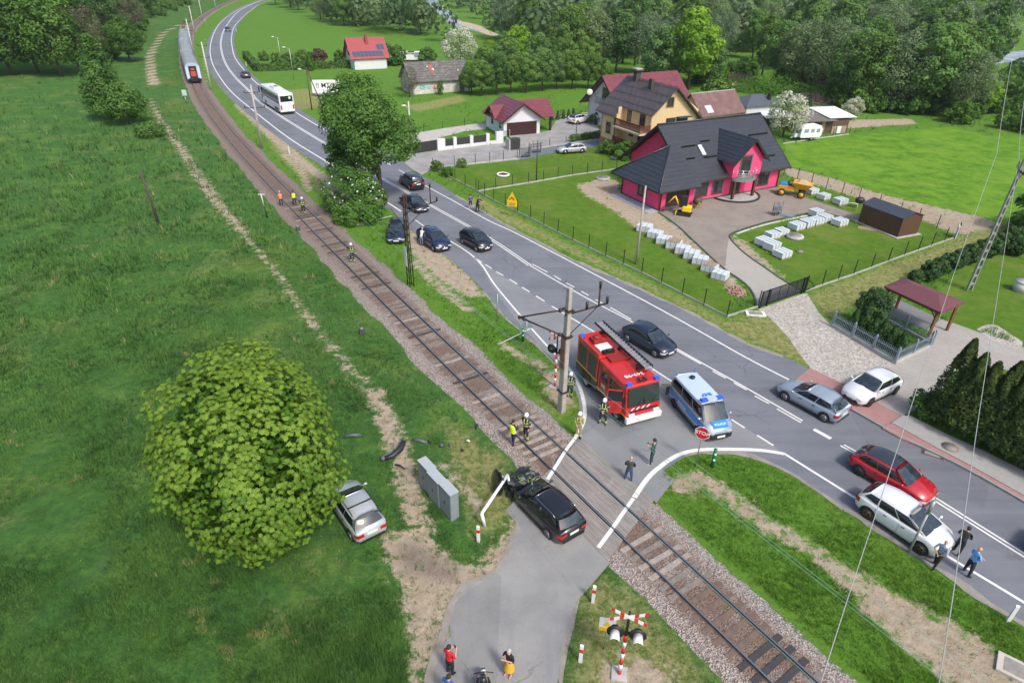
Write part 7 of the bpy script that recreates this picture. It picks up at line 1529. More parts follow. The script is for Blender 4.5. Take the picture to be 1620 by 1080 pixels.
# grey equipment cabinets
a, b_ = G(664,768), G(715.6,826); L_ = (b_-a).length; az = math.atan2(b_.y-a.y,b_.x-a.x); CB = M('cabinet_grey', (0.20,0.235,0.255), .55, var=.06, scale=2)
for k in range(3):
    q = a.lerp(b_, k/3); nn = Vector((-(b_-a).normalized().y, (b_-a).normalized().x, 0)); q = q + nn*(0.0, -.07, -.03)[k]; w_ = L_/3-.03; hh = 1.74+(0,.0,.02)[k]
    t = thing('equipment_cabinet', ('grey steel cabinet farthest up the row of three by the dirt track','middle grey steel cabinet of the row of three','nearest grey steel cabinet of the row of three')[k], 'cabinet', tuple(q), az, 'row of three grey cabinets')
    b = MB(); b.box(0,w_,0,.46,.0,hh); b.build('housing', CB, t, bevel=.015); b = MB(); b.box(-.02,w_+.02,-.03,.49,hh,hh+.045); b.build('lid', M('cabinet_top', (0.36,0.40,0.42), .6, var=.05), t)
    b = MB(); b.box(.04,w_/2-.01,-.012,0,.1,hh-.06); b.box(w_/2+.01,w_-.04,-.012,0,.1,hh-.06); b.build('door', CB, t); b = MB(); b.box(w_/2-.05,w_/2-.02,-.04,-.012,.85,1.0); b.build('handle', BLACK, t)
# broken barrier
p0_ = G(767.4,833); p1_ = G(762,812,.95); p2_ = G(803,751,1.15); p3_ = G(806,765,.75); PB = M('barrier_white', (.72,.72,.70), .6, var=.05, scale=3)
t = thing('bent_barrier', 'bent white guard rail broken in front of the wrecked black car', 'barrier', tuple(p0_)); rel = lambda q: tuple(q-p0_)
b = MB(); b.tube([(0,0,0),rel(p1_)], .085, 8); b.build('post', PB, t); b = MB(); b.tube([rel(p1_),rel(p2_)], .085, 8); b.tube([rel(p2_),rel(p3_)], .07, 8); b.build('rail', PB, t)
# bollards with red band
def bollard(label, px, hh=1.05, group='white roadside bollards with red band', red=True, scale=1.0, mat=None):
    t = thing('bollard', label, 'bollard', tuple(G(*px)), rz=-.3, group=group); r1 = mat or PB
    b = MB(); b.hexa([(-.07,-.06,0),(.07,-.06,0),(.07,.06,0),(-.07,.06,0)],[(-.07,-.06,hh),(.07,-.06,hh),(.07,.0,hh+.06),(-.07,.0,hh+.06)]); b.build('post', r1, t)
    if red: b = MB(); b.box(-.074,.074,-.064,.064,hh*.62,hh*.82); b.build('red_band', M('band_red', (.55,.03,.02), .5), t)
    return t
bollard('white bollard with red band beside the bent barrier', (757,857)); bollard('white bollard with red band on the grass right of the side road', (938,952)); bollard('white bollard with red band nearest the bottom edge, left of the light signal', (918,1046))
for lab, px in (('white marker post at the lower right road edge', (1594,982)), ('white marker post on the verge opposite the coach', (458,243)), ('white marker post at the field edge of the bend', (390,105)), ('white marker post at the far bend of the road', (374,50))): bollard(lab, px, 1.0, 'white reflector posts along the main road', False)
# green solar marker posts
for lab, px in (('green reflective marker post beside the stop sign', (1126,738)), ('small green marker light near the broken white stick', (827,540))):
    t = thing('green_marker', lab, 'marker', tuple(G(*px))); b = MB(); b.tube([(0,0,0),(0,0,1.25)], .10, 8); b.build('post', M('marker_green', (0.005,0.13,0.06), .5), t)
    b = MB(); b.ball((0,-.09,.55), .07); b.ball((0,-.09,.95), .07); b.build('reflector', M('mint', (.45,.9,.75), .3), t)
t = thing('white_stick', 'long thin white pole lying in the grass left of the light signal', 'stick', tuple(G(790,546))); q = G(838,533)-G(790,546); b = MB(); b.tube([(0,0,.1),(q.x,q.y,.7)], .035, 5); b.build('stick', PB, t)
t = thing('fallen_stick', 'thin pale pole lying in the grass under the roadside bushes', 'stick', tuple(G(560,358))); q = G(620,345)-G(560,358); b = MB(); b.tube([(0,0,.1),(q.x,q.y,.25)], .04, 5); b.tube([(.4,.1,.08),(2.2,.9,.1)], .025, 4); b.build('stick', MATS['dirty_white'], t)
# stop sign
p = G(1100,737); t = thing('stop_sign', 'red octagonal stop sign on a grey post in front of the police van', 'stop sign', tuple(p)); fdir = math.radians(-118)
b = MB(); b.tube([(0,0,0),(0,0,2.75)], .035, 8); b.build('post', METAL, t)
RT = Matrix.Rotation(fdir+PI/2,4,'Z') @ Matrix.Rotation(math.radians(0),4,'X')
b = MB(); b.T = Matrix.Translation((0,0,2.35)) @ RT; oc = [(.42*math.cos(PI/8+k*PI/4), .42*math.sin(PI/8+k*PI/4)) for k in range(8)]
b.add([(x,-.045,z) for x,z in oc]+[(x,-.06,z) for x,z in oc], [tuple(range(8)),tuple(range(8,16))[::-1]]+[(i,(i+1)%8,(i+1)%8+8,i+8) for i in range(8)]); b.build('plate', MATS['white_paint'], t)
b = MB(); b.T = Matrix.Translation((0,0,2.35)) @ RT; oc = [(.385*math.cos(PI/8+k*PI/4), .385*math.sin(PI/8+k*PI/4)) for k in range(8)]; b.add([(x,-.063,z) for x,z in oc], [tuple(range(8))]); b.build('red_face', M('sign_red', (.55,.012,.02), .45), t)
text_mesh('STOP', .30, 'lettering', MATS['white_paint'], t, Matrix.Translation((0,0,2.35)) @ RT @ Matrix.Translation((0,-.068,0)) @ Matrix.Rotation(PI/2,4,'X'))
# other signs
def sign_tri(label, px, h0, back=True, face=0.0):
    t = thing('road_sign', label, 'road sign', tuple(G(*px)), face); b = MB(); b.tube([(0,0,0),(0,0,h0+.4)], .035, 6); b.build('post', METAL, t); b = MB(); b.add([(-.5,.04,h0-.3),(.5,.04,h0-.3),(0,.04,h0+.5),(-.5,.06,h0-.3),(.5,.06,h0-.3),(0,.06,h0+.5)], [(0,1,2),(5,4,3),(0,3,4,1),(1,4,5,2),(2,5,3,0)]); b.build('plate', M('sign_back', (.26,.34,.38), .5, .4), t); return t
sign_tri('grey back of a triangular sign by the turning lane, the farther one', (786.5,508), 1.9); sign_tri('grey back of a triangular sign near the light signal', (832,552), 2.0); sign_tri('pale blue back of a sign by the track bend above the train', (327,45), 3.0)
t = thing('yellow_warning_sign', 'yellow diamond warning sign with yellow plate on the verge by the fence', 'road sign', tuple(G(810,344)), -.35)
YS = M('sign_yellow', (.85,.50,.01), .5); b = MB(); b.tube([(0,0,0),(0,0,2.6)], .035, 6); b.build('post', METAL, t); b = MB(); b.add([(-.62,-.05,1.75),(.62,-.05,1.75),(0,-.05,2.85)], [(0,1,2),(2,1,0)]); b.box(-.55,.55,-.06,-.03,1.25,1.72); b.build('plate', YS, t)
b = MB(); b.tube([(-.3,-.07,2.0),(.0,-.07,2.25),(.25,-.07,1.98)], .05, 5); b.box(-.35,.35,-.075,-.065,1.55,1.6); b.box(-.35,.35,-.075,-.065,1.38,1.43); b.build('symbol', BLACK, t)
# crossing light signals
RW = [M('band_red', (.55,.03,.02), .5), PB]
def signal(label, px, faz, full=True, hh=2.45):
    t = thing('crossing_signal', label, 'crossing signal', tuple(G(*px)), faz+PI/2)      # local -y = facing direction
    b = MB()
    for k in range(7): b.mat(k % 2); b.tube([(0,0,hh*k/7),(0,0,hh*(k+1)/7)], .075, 10)
    b.build('striped_post', RW, t); b = MB(); b.tube([(0,0,hh),(0,0,hh+1.35)], .05, 8); b.box(-.45,.45,-.04,.04,hh+.10,hh+.18); b.build('upper_post', BLACK, t)
    for s_ in (-1,1):
        b = MB(); b.cyl((s_*.40,-.08,hh+.22), .32, .04, 'y', 22); b.cyl((s_*.42,.02,hh+.22), .15, .2, 'y', 12); bd = b.build('light_board', BLACK, t)
        b = MB(); m = 12; V = []
        for y, r_ in ((-.10,.17),(-.50,.185)):
            for q in range(m+1): a_ = -.35+(PI+.7)*q/m; V.append((s_*.42+r_*math.cos(a_), y+(.12 if y < -.3 and q in (0,1,m,m-1) else 0), hh+.22+r_*math.sin(a_)))
        b.add(V, [(q,q+1,m+2+q,m+1+q) for q in range(m)], True); ho = b.build('visor', PB, bd); mm = ho.modifiers.new('s','SOLIDIFY'); mm.thickness = .015
        b = MB(); b.cyl((s_*.42,-.11,hh+.22), .11, .03, 'y', 14); b.build('lamp_lens', M('dark_lens', (.10,.01,.01), .15), bd)
    b = MB(); L_ = .72; z_ = hh+1.15
    for s_ in (-1,1):
        cx, cz = math.cos(math.radians(24)), math.sin(math.radians(24))
        for k in range(6):
            b.mat(1 if k in (1,2,3,4) and k not in (1,4) else 0); 
            for sgn in (0,):
                t0, t1 = -L_+2*L_*k/6, -L_+2*L_*(k+1)/6
                b.mat(0 if k in (0,5,) else 1 if k in (2,3) else 0)
        segs_ = [(-L_,-L_*.8,0),(-L_*.8,-L_*.5,1),(-L_*.5,-L_*.28,0),(-L_*.28,L_*.28,1),(L_*.28,L_*.5,0),(L_*.5,L_*.8,1),(L_*.8,L_,0)]
        for t0, t1, mi in segs_:
            b.mat(mi); yy = -.07 if s_ > 0 else -.09; dz = .085
            P = [(t0*cx, s_*t0*cz-dz),(t1*cx, s_*t1*cz-dz),(t1*cx, s_*t1*cz+dz),(t0*cx, s_*t0*cz+dz)]; b.add([(x,yy,z_+z) for x,z in P]+[(x,yy+.015,z_+z) for x,z in P], [(0,1,2,3),(7,6,5,4),(0,4,5,1),(1,5,6,2),(2,6,7,3),(3,7,4,0)])
    b.build('crossbuck', RW, t); b = MB(); b.box(-.3,.3,-.3,.3,-.05,.08); b.build('footing', STONE, t); return t
signal('level crossing light signal with red white crossbuck at the bottom of the picture', (979.5,1066), math.radians(-100)); signal('level crossing light signal seen from behind beside the concrete mast', (877.5,611.5), math.radians(58), hh=2.5)
t = thing('electric_warning_sign', 'small white and yellow warning sign left of the bottom crossbuck', 'warning sign', tuple(G(955,1027)), -.15); b = MB(); b.tube([(0,0,0),(0,0,1.6)], .03, 6); b.build('post', METAL, t); b = MB(); b.box(-.32,.32,-.05,-.03,1.35,2.05); b.build('white_plate', PB, t); b = MB(); b.box(-.30,.30,-.062,-.052,1.28,1.5); b.add([(-.18,-.062,1.56),(.18,-.062,1.56),(0,-.062,1.88)], [(0,1,2),(2,1,0)]); b.build('yellow_plate', YS, t)
# manhole, drain, covers
def flat(label, name, cat, px, r, h=.03, mat=None, sq=None, rz=0): 
    t = thing(name, label, cat, tuple(G(*px)), rz); b = MB(); b.box(-sq[0],sq[0],-sq[1],sq[1],0,h) if sq else b.cyl((0,0,h/2), r, h, 'z', 24); b.build('rim', mat or STONE, t); b = MB(); b.box(-sq[0]*.7,sq[0]*.7,-sq[1]*.7,sq[1]*.7,h,h+.012) if sq else b.cyl((0,0,h+.008), r*.7, .015, 'z', 24); b.build('lid', M('lid_grey', (.24,.22,.20), .8, var=.2, scale=5), t)
flat('round manhole cover in the grey pavement', 'manhole_cover', 'manhole cover', (1502,709.5), .45, .125, M('iron_rust', (.22,.16,.12), .8, var=.2, scale=5)); flat('rusty drain grate at the kerb of the main road', 'drain_grate', 'drain', (1475,719), .3, .025, M('iron_dark', (.07,.05,.04), .8), sq=(.55,.22), rz=math.radians(-30)); flat('round concrete well cover on the lawn behind the driveway', 'well_cover', 'well cover', (1257,376), .85, .25); flat('round manhole in bare soil on the lawn beside the pallets', 'manhole_cover', 'manhole cover', (1265,398), .38, .06, M('iron_rust2', (.2,.14,.1), .8)); flat('round concrete cover on the bare soil near the pink house corner', 'well_cover', 'well cover', (954,283), .9, .2)
flat('pale rectangular concrete lid at the bottom right corner', 'cover_slab', 'concrete lid', (1612,1063), .5, .12, M('pale_concrete', (.46,.42,.37), .9, var=.1, scale=3), sq=(.75,.5), rz=math.radians(-38)); flat('round plinth with a young tree on the lawn by the yellow house', 'tree_ring', 'well cover', (974,250), .7, .15)
t = thing('concrete_well', 'white concrete well ring on the lawn at the right edge', 'well', tuple(G(1614,460))); b = MB(); b.cyl((0,0,.42), .62, .85, 'z', 24); b.build('ring', M('white_concrete', (.55,.55,.52), .85), t); b = MB(); b.cyl((0,0,.87), .66, .06, 'z', 24); b.build('cover', STONE, t)
t = thing('flower_ring', 'white round flower bed ring on the mown corner lawn', 'flower ring', tuple(G(796,277.5))); b = MB(); b.tube([(.75*math.cos(a_),.75*math.sin(a_),.12) for a_ in np.linspace(0,2*PI,21)], .12, 8); b.build('ring', PB, t); b = MB(); b.ball((0,0,.1), .6, 12, 6, (1,1,.35)); b.build('plants', M('red_plants', (.12,.03,.02), .9, var=.4, scale=8), t)
flat('white slab on the grass at the left gate post', 'white_slab', 'slab', (1195,497), .5, .10, PB, sq=(.75,.38), rz=-.1)
# pallets of paving
WR = M('white_wrap', (.52,.57,.60), .45, col2=(.62,.67,.70), scale=3); GB = M('grey_block', (.42,.43,.43), .9, var=.1, scale=3); WD = M('pallet_wood', (.30,.22,.14), .9, var=.2, scale=6)
def mk_pallet():
    t = thing('paving_pallet', 'x', 'pallet'); b = MB()
    for y in (-.45,0,.45): b.box(-.6,.6,y-.05,y+.05,0,.1)
    for k in range(5): b.box(-.6+k*.26,-.5+k*.26,-.5,.5,.1,.13)
    b.build('pallet', WD, t); b = MB()
    for i in range(3):
        for j in range(2):
            for k in range(4): b.box(-.58+.39*i,-.58+.39*i+.375,-.49+.5*j,-.49+.5*j+.48,.14+.14*k,.14+.14*k+.125)
    b.build('paving_blocks', WR, t); b = MB()
    for x in (-.2,.2): b.box(x-.02,x+.02,-.51,.51,.1,.715); 
    b.build('straps', M('strap', (.30,.33,.36), .5), t); return t
base_p = mk_pallet(); tA = -.52; tB = math.radians(28)
PL = [((1019.3,366),tA,'first and greyest stack of paving in the row below the brick yard'),((1036,376),tA,'second white wrapped pallet from the top of the long row'),((1050,385),tA,'third pallet of the long row below the yard'),((1065.5,393),tA,'pallet topped with wooden boards in the long row'),((1079.5,401),tA,'pallet just after the wooden topped one in the long row'),((1093.5,409),tA,'white pallet in the middle lower part of the long row'),((1107,417.5),tA,'third pallet from the bottom end of the long row'),((1122,429),tA,'pallet with loose stones on top, next to last of the long row'),((1138.5,441),tA,'last pallet of the long row nearest the main road'),
 ((1289.5,341.5),tB,'pallet highest up at the brick yard edge of the round lawn'),((1304,350),tB,'pallet right behind the upper lawn group'),((1290,354),tB,'pallet in the centre of the upper lawn group'),((1275,358),tB,'pallet left of the centre of the upper lawn group'),((1259,362),tB,'leftmost pallet of the upper lawn group'),((1327,356),tB,'tilted pallet standing alone right of the upper lawn group'),((1235,370.5),tB,'upper pallet of the lower lawn group'),((1220.8,376),tB,'second pallet of the lower lawn group'),((1206,387),tB,'dark topped pallet at the bare soil edge'),((1220,395),tB,'pallet next to the lowest one of the lawn group'),((1236.5,406),tB,'lowest pallet of the lawn group nearest the gate'),
 ((1282.6,306),tB,'flat pallet right behind the dumper'),((1302,315),tB,'middle pallet on the grass strip by the sandy fence'),((1328,323),tB,'pallet on the grass strip nearest the brown shed')]
for k, (px, rz, lab) in enumerate(PL):
    o = base_p if k == 0 else dup(base_p, (0,0,0)); o.location = G(*px); o.rotation_euler = (0,0,rz+rnd.uniform(-.12,.12)); o['label'] = 'wrapped paving stones: '+lab; o['group'] = 'pallets of wrapped paving stones'; s_ = rnd.uniform(.95,1.12); o.scale = (s_*1.08,s_*1.08,s_*rnd.uniform(.85,1.1))
    if k in (3,7):
        b = MB(); [b.box(-.5+.17*q,-.38+.17*q,-.5,.5,.72,.76) for q in range(6)]; b.build('wooden_boards', WD, o)
t = thing('rubbish_bag', 'black rubbish bag hanging on a white rack by the sandy fence', 'rubbish bag', tuple(G(1357,329))); b = MB(); b.ball((0,0,.9), .5, 12, 8, (1.1,.8,.8)); b.build('bag', BLACK, t); t = thing('white_rack', 'white tubular rack on the grass strip left of the brown shed', 'rack', tuple(G(1345,332)), -.5); b = MB(); b.tube([(-.9,0,0),(-.9,0,.8),(.6,0,.8),(.6,0,0)], .04, 6); b.build('frame', PB, t)
t = thing('stepping_board', 'flat wooden board lying on the lawn before the brown shed', 'board', tuple(G(1372,362)), -.4); b = MB(); b.box(-.9,.9,-.45,.45,0,.05); b.build('board', WD, t)
# stone heap, soil pile, brush piles
def heap(label, name, cat, px, rx, ry, h, mat, n=60, rz=0, stone=.09, seed=1):
    r_ = random.Random(seed); t = thing(name, label, cat, tuple(G(*px)), rz); b = MB()
    for k in range(n):
        a_, q = r_.uniform(0,2*PI), math.sqrt(r_.random()); x, y = rx*q*math.cos(a_), ry*q*math.sin(a_); z = h*(1-q*q)*r_.uniform(.6,1); s_ = stone*r_.uniform(.6,1.5)
        b.T = Matrix.Translation((x,y,z)) @ Euler((r_.uniform(0,3),r_.uniform(0,3),r_.uniform(0,3))).to_matrix().to_4x4(); b.box(-s_,s_,-s_*.7,s_*.7,-s_*.5,s_*.5, s_*.2)
    b.build('pieces', mat, t); return t
heap('heap of reddish rubble on the lawn corner by the drive', 'rubble_heap', 'rubble heap', (1165,462), .75, 1.1, .3, M('reddish_stone', (.36,.23,.18), .9, var=.4, scale=4), 130)
def brush(label, px, rx, ry, h, rz, seed):
    r_ = random.Random(seed); t = thing('brush_pile', label, 'brush pile', tuple(G(*px)), rz); b = MB()
    for k in range(420):
        a_, q = r_.uniform(0,2*PI), math.sqrt(r_.random()); x, y = rx*q*math.cos(a_), ry*q*math.sin(a_); z = h*(1-q*q)*r_.uniform(.3,1); d = Vector((r_.gauss(0,1),r_.gauss(0,1),r_.gauss(0,.5))).normalized()*r_.uniform(.5,1.3); b.tube([(x-d.x,y-d.y,max(0,z-d.z)),(x+d.x,y+d.y,max(.1,z+d.z))], .05, 3, cap=False)
    b.build('branches', M('grey_twigs', (.26,.20,.155), .95, var=.4, scale=2), t)
brush('long grey brush pile at the edge of the right hand wood', (1298,163), 7, 2.5, 1.8, -.35, 3); brush('grey brush pile behind the bright green tree', (1168,128), 5, 2.0, 1.6, -.2, 4)
# crash debris
DB = M('debris_black', (.02,.021,.024), .5, var=.3, scale=5); DG = M('debris_grey', (.10,.115,.13), .5, var=.3, scale=5)
a, b_ = G(606,728), G(640,705); t = thing('torn_bumper', 'torn off black front bumper lying on the dirt track', 'car bumper', tuple(a)); q = b_-a; nn = Vector((-q.y,q.x,0)).normalized(); P = [(0,0,.1), tuple(q*.3-nn*.25+Vector((0,0,.16))), tuple(q*.7-nn*.2+Vector((0,0,.22))), tuple(q+Vector((0,0,.35)))]
b = MB(); b.tube(P, [.10,.17,.19,.13], 8); b.build('shell', DB, t); b = MB(); b.tube([(p_[0]+nn.x*.2,p_[1]+nn.y*.2,p_[2]+.05) for p_ in P], .05, 6); b.ball((P[0][0],P[0][1],.15), .14); b.build('inner_strip', DG, t); b = MB(); b.tube([(.5,.55,.1),(.45,.9,.5)], .03, 5); b.tube([(.3,.85,.45),(.65,.95,.5)], .02, 4); b.build('bent_bracket', DG, t)
for lab, px, px2, w_, m_ in (('narrow dark trim strip on the dirt track below the bumper',(625,736),(641,743),.06,DB),('crumpled grey panel in the grass right of the bumper',(653,697),(676,702),.13,DG),('small black scrap at the tip of the grey panel',(678,700),(682,702),.1,DB),('flat grey plastic strip in the meadow left of the dirt track',(545,692),(572,690),.12,DG),('small dark scrap in the grass above the cabinets',(697,706),(700,708),.12,DG),('tiny black scrap between cabinets and track',(730,714),(733,714),.09,DB),('small grey scrap on the bare patch above the cabinets',(711,705),(713,707),.1,DG),('black broken bracket standing at the ballast edge',(753,680),(756,672),.06,DB),('tiny white piece of broken lamp in the grass',(738,699),(743,700),.07,PB)):
    a, b_ = G(*px), G(*px2); q = b_-a; t = thing('debris', lab, 'debris', tuple(a), group='crash debris left of the track'); b = MB(); b.tube([(0,0,.08),(q.x*.5,q.y*.5,.16),(q.x,q.y,.07)], [w_*.7,w_,w_*.6], 5); b.build('fragment', m_, t)
# ================================================================== WIRES
WG = M('copper_green', (.24,.42,.36), .5, .3); WL = M('wire_light', (.50,.50,.48), .5, .4)
def wire(label, P, r, mat, sag=0, group=None):
    o0 = Vector(P[0]); b = MB(); Q = []
    for a, c_ in zip(P[:-1], P[1:]):
        for k in range(8): f = k/8; q = Vector(a).lerp(Vector(c_), f)-o0; q.z -= 4*sag*f*(1-f); Q.append(q)
    Q.append(Vector(P[-1])-o0); b.tube(Q, r, 4, cap=False); o = b.build('overhead_wire', mat); o.location = o0; return tag(o, label, 'wire', group)
def trackline(off, z, s0, s1, step=6):
    out = []; s = s0
    while s < s1: p, d = on_track(s); nn = Vector((-d.y,d.x,0)); out.append((p.x+nn.x*off,p.y+nn.y*off,z)); s += step
    return out
s_a, s_b = track_s(620,498), tl[-1]-1
gw = 'overhead line of the railway'
wire('contact wire above the railway track, the lowest one', trackline(-.0,5.4,track_s(439,310),s_b), .011, WG, group=gw); wire('carrier wire above the contact wire of the railway', trackline(.12,6.3,track_s(439,310),s_b), .010, WG, group=gw); wire('second contact wire close beside the first one', trackline(.16,5.4,s_a,s_b), .010, WG, group=gw)
wire('side feeder wire right of the railway, upper', trackline(-3.9,7.3,s_a,s_b), .011, WG, group=gw); wire('side feeder wire right of the railway, lower', trackline(-4.5,7.0,s_a,s_b), .011, WG, group=gw)
gp = 'power lines to the ladder pole'; pr = G(1532.7,459)
wire('long pale power line running down to the bottom centre right', [G(1577,243,10.7), G(1509,433,9.4), G(1425.8,691,8.6), G(1338.9,953,8.3), G(1297,1084,8.3)], .013, WL, group=gp); wire('long pale power line running down to the bottom right', [G(1612,250,10.7), G(1571,512,9.4), G(1548,660,8.9), G(1506,953,8.4), G(1485,1084,8.3)], .013, WL, group=gp)
wire('far power line rising from the ladder pole, left strand', [G(1577,243,10.7), G(1606,70,16)], .02, WL, .4, gp); wire('far power line rising from the ladder pole, right strand', [G(1612,250,10.7), G(1625,130,15)], .02, WL, .4, gp)
# street lamp over the parked white car
p = G(1437,874); t = thing('lamp_pole', 'slim grey street lamp pole standing in front of the white people carrier', 'street lamp', tuple(p)); b = MB(); b.tube([(0,0,0),(0,0,2.6)], .055, 8); b.build('shaft', M('galv_dull', (.35,.37,.38), .5, .3), t); b = MB(); b.tube([(0,0,2.6),(0,0,3.35)], .095, 8); b.build('head', METAL, t)
# garden lamp post
t = thing('garden_lamp', 'black double headed garden lamp beside the yard hedge', 'garden lamp', tuple(G(911,218))); b = MB(); b.tube([(0,0,0),(0,0,2.1)], .06, 6); b.build('post', BLACK, t); b = MB(); b.box(-.5,.5,-.04,.04,2.0,2.1); b.ball((-.5,0,2.2), .2); b.ball((.5,0,2.2), .2); b.build('lamp_heads', BLACK, t)

# ================================================================== VEGETATION
def leafmat(name, a, b, objvar=0.0, trans=0.28, third=None):
    m = bpy.data.materials.new(name); m.use_nodes = True; MATS[name] = m; nt = m.node_tree; bs = nt.nodes['Principled BSDF']
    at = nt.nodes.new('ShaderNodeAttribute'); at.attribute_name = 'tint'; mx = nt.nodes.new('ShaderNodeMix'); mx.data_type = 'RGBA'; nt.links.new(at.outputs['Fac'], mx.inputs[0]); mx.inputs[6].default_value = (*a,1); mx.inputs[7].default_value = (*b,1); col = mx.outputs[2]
    if objvar:
        oi = nt.nodes.new('ShaderNodeObjectInfo'); rp = nt.nodes.new('ShaderNodeValToRGB'); e = rp.color_ramp.elements; stops = [(0,(.62,.72,.75)),(.22,(1.25,1.12,.75)),(.42,(.8,.92,.85)),(.6,(1.35,1.25,1.0)),(.8,(.95,.95,1.35)),(1,(1.15,1.3,.7))]
        e[0].position, e[0].color = 0, (*stops[0][1],1); e[1].position, e[1].color = 1, (*stops[-1][1],1)
        for p_, c_ in stops[1:-1]: q = e.new(p_); q.color = (*c_,1)
        nt.links.new(oi.outputs['Random'], rp.inputs[0]); m2 = nt.nodes.new('ShaderNodeMix'); m2.data_type = 'RGBA'; m2.blend_type = 'MULTIPLY'; m2.inputs[0].default_value = objvar; nt.links.new(col, m2.inputs[6]); nt.links.new(rp.outputs[0], m2.inputs[7]); col = m2.outputs[2]
    nt.links.new(col, bs.inputs['Base Color']); bs.inputs['Roughness'].default_value = .6; bs.inputs['Specular IOR Level'].default_value = .25
    if trans:
        tr = nt.nodes.new('ShaderNodeBsdfTranslucent'); nt.links.new(col, tr.inputs[0]); ms = nt.nodes.new('ShaderNodeMixShader'); ms.inputs[0].default_value = trans
        out = nt.nodes['Material Output']; nt.links.new(bs.outputs[0], ms.inputs[1]); nt.links.new(tr.outputs[0], ms.inputs[2]); nt.links.new(ms.outputs[0], out.inputs[0])
    return m
def nrm_(v): return v/np.maximum(np.linalg.norm(v, axis=-1, keepdims=True), 1e-9)
def leaf_quads(P, Nn, size, rng, aspect=.55, fold=0.0):
    """a rhombus leaf cluster per point, lying across the normal"""
    n = len(P); r = nrm_(rng.normal(size=(n,3))); u = nrm_(np.cross(Nn, r)); v = np.cross(Nn, u); s = (np.asarray(size)*np.ones(n))[:,None]
    a = P - u*s*.5; c = P + u*s*.5; b = P + v*s*aspect*.5 + Nn*s*fold; d = P - v*s*aspect*.5 + Nn*s*fold
    V = np.stack([a,b,c,d], 1).reshape(-1,3); F = np.arange(4*n).reshape(n,4); return V, F
def lobes(rng, K, rx, rz, cz, kind, squash=.7):
    i = np.arange(K)+.5; ph = np.arccos(1-2*i/K*(.93 if kind != 'ball' else 1)); th = PI*(1+5**.5)*i + rng.uniform(-.3,.3,K)
    D = np.stack([np.sin(ph)*np.cos(th), np.sin(ph)*np.sin(th), np.cos(ph)], -1); w = np.ones(K)
    if kind == 'cone': w = np.clip(1.05-(D[:,2]+1)/2*.95, .12, 1)
    if kind == 'tall': w = np.clip(1.0-.35*np.abs(D[:,2]), .3, 1)
    if kind == 'egg': w = np.where(D[:,2] < 0, 1.08+.1*D[:,2], 1-.12*D[:,2])
    C = np.stack([D[:,0]*rx*w*.72, D[:,1]*rx*w*.72, cz + D[:,2]*rz*.80], -1) + rng.normal(size=(K,3))*rx*.05
    R = rx*rng.uniform(.30,.46,K)*np.clip(w,.45,1.1); return C, R, squash
def crown(name, mat, rng, rx, rz, cz, kind='round', K=26, per=110, leaf=.5, squash=.75, inner=.2, parent=None, aspect=.6, up=.35, extra=None, link=True):
    C, R, sq = lobes(rng, K, rx, rz, cz, kind, squash); PP, NN, TT = [], [], []
    ctr = np.array([0,0,cz])
    for c, r in zip(C, R):
        n = int(per*(r/(rx*.38))**1.3)+8; d = nrm_(rng.normal(size=(n,3))); out = nrm_((c-ctr)[None]*np.array([1,1,.8])); d = nrm_(d+out*.55+np.array([0,0,.25]))
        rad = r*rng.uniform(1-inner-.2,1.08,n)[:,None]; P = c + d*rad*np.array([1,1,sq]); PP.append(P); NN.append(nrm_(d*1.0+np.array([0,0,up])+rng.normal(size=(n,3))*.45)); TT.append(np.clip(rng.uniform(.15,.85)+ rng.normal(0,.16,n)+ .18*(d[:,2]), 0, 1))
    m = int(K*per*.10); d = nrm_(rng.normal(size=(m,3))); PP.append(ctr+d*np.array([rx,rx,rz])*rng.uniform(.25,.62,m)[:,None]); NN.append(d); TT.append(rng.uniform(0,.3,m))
    P = np.concatenate(PP); Nn = np.concatenate(NN); T = np.concatenate(TT)
    V, F = leaf_quads(P, Nn, leaf*rng.uniform(.6,1.35,len(P)), rng, aspect, .06)
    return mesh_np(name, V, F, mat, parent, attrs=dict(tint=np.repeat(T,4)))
BARK = M('bark', (0.085,0.065,0.05), .95, var=.3, scale=4); BARKL = M('bark_pale', (0.20,0.18,0.15), .95, var=.3, scale=4)
def trunk(h, r, rng, parent, rx, mat=None, cz=None, n=7):
    b = MB(); b.tube([(0,0,-.3),(rng.uniform(-.1,.1),rng.uniform(-.1,.1),h*.45),(rng.uniform(-.2,.2),rng.uniform(-.2,.2),h*.9)], [r,r*.7,r*.2], 8)
    for k in range(n):
        a = k*2.4+rng.uniform(-.3,.3); z0 = h*rng.uniform(.28,.6); L = rx*rng.uniform(.5,.8); b.tube([(0,0,z0),(math.cos(a)*L*.5,math.sin(a)*L*.5,z0+L*.35),(math.cos(a)*L,math.sin(a)*L,z0+L*rng.uniform(.5,.9))], [r*.45,r*.28,r*.08], 5)
    return b.build('trunk', mat or BARK, parent)
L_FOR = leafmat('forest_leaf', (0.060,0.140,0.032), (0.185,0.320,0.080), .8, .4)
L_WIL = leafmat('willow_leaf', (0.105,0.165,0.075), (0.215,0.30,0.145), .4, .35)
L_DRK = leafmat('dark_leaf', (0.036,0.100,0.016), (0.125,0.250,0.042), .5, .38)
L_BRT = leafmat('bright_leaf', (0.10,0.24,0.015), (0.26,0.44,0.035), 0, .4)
L_MAP = leafmat('maple_leaf', (0.060,0.160,0.012), (0.235,0.36,0.045), 0, .33)
L_ASH = leafmat('ash_leaf', (0.045,0.125,0.018), (0.135,0.265,0.050), 0, .35)
L_THU = leafmat('thuja_leaf', (0.018,0.046,0.009), (0.090,0.140,0.026), .3, .2)
L_THG = leafmat('thuja_green', (0.016,0.052,0.012), (0.060,0.125,0.030), .2, .1)
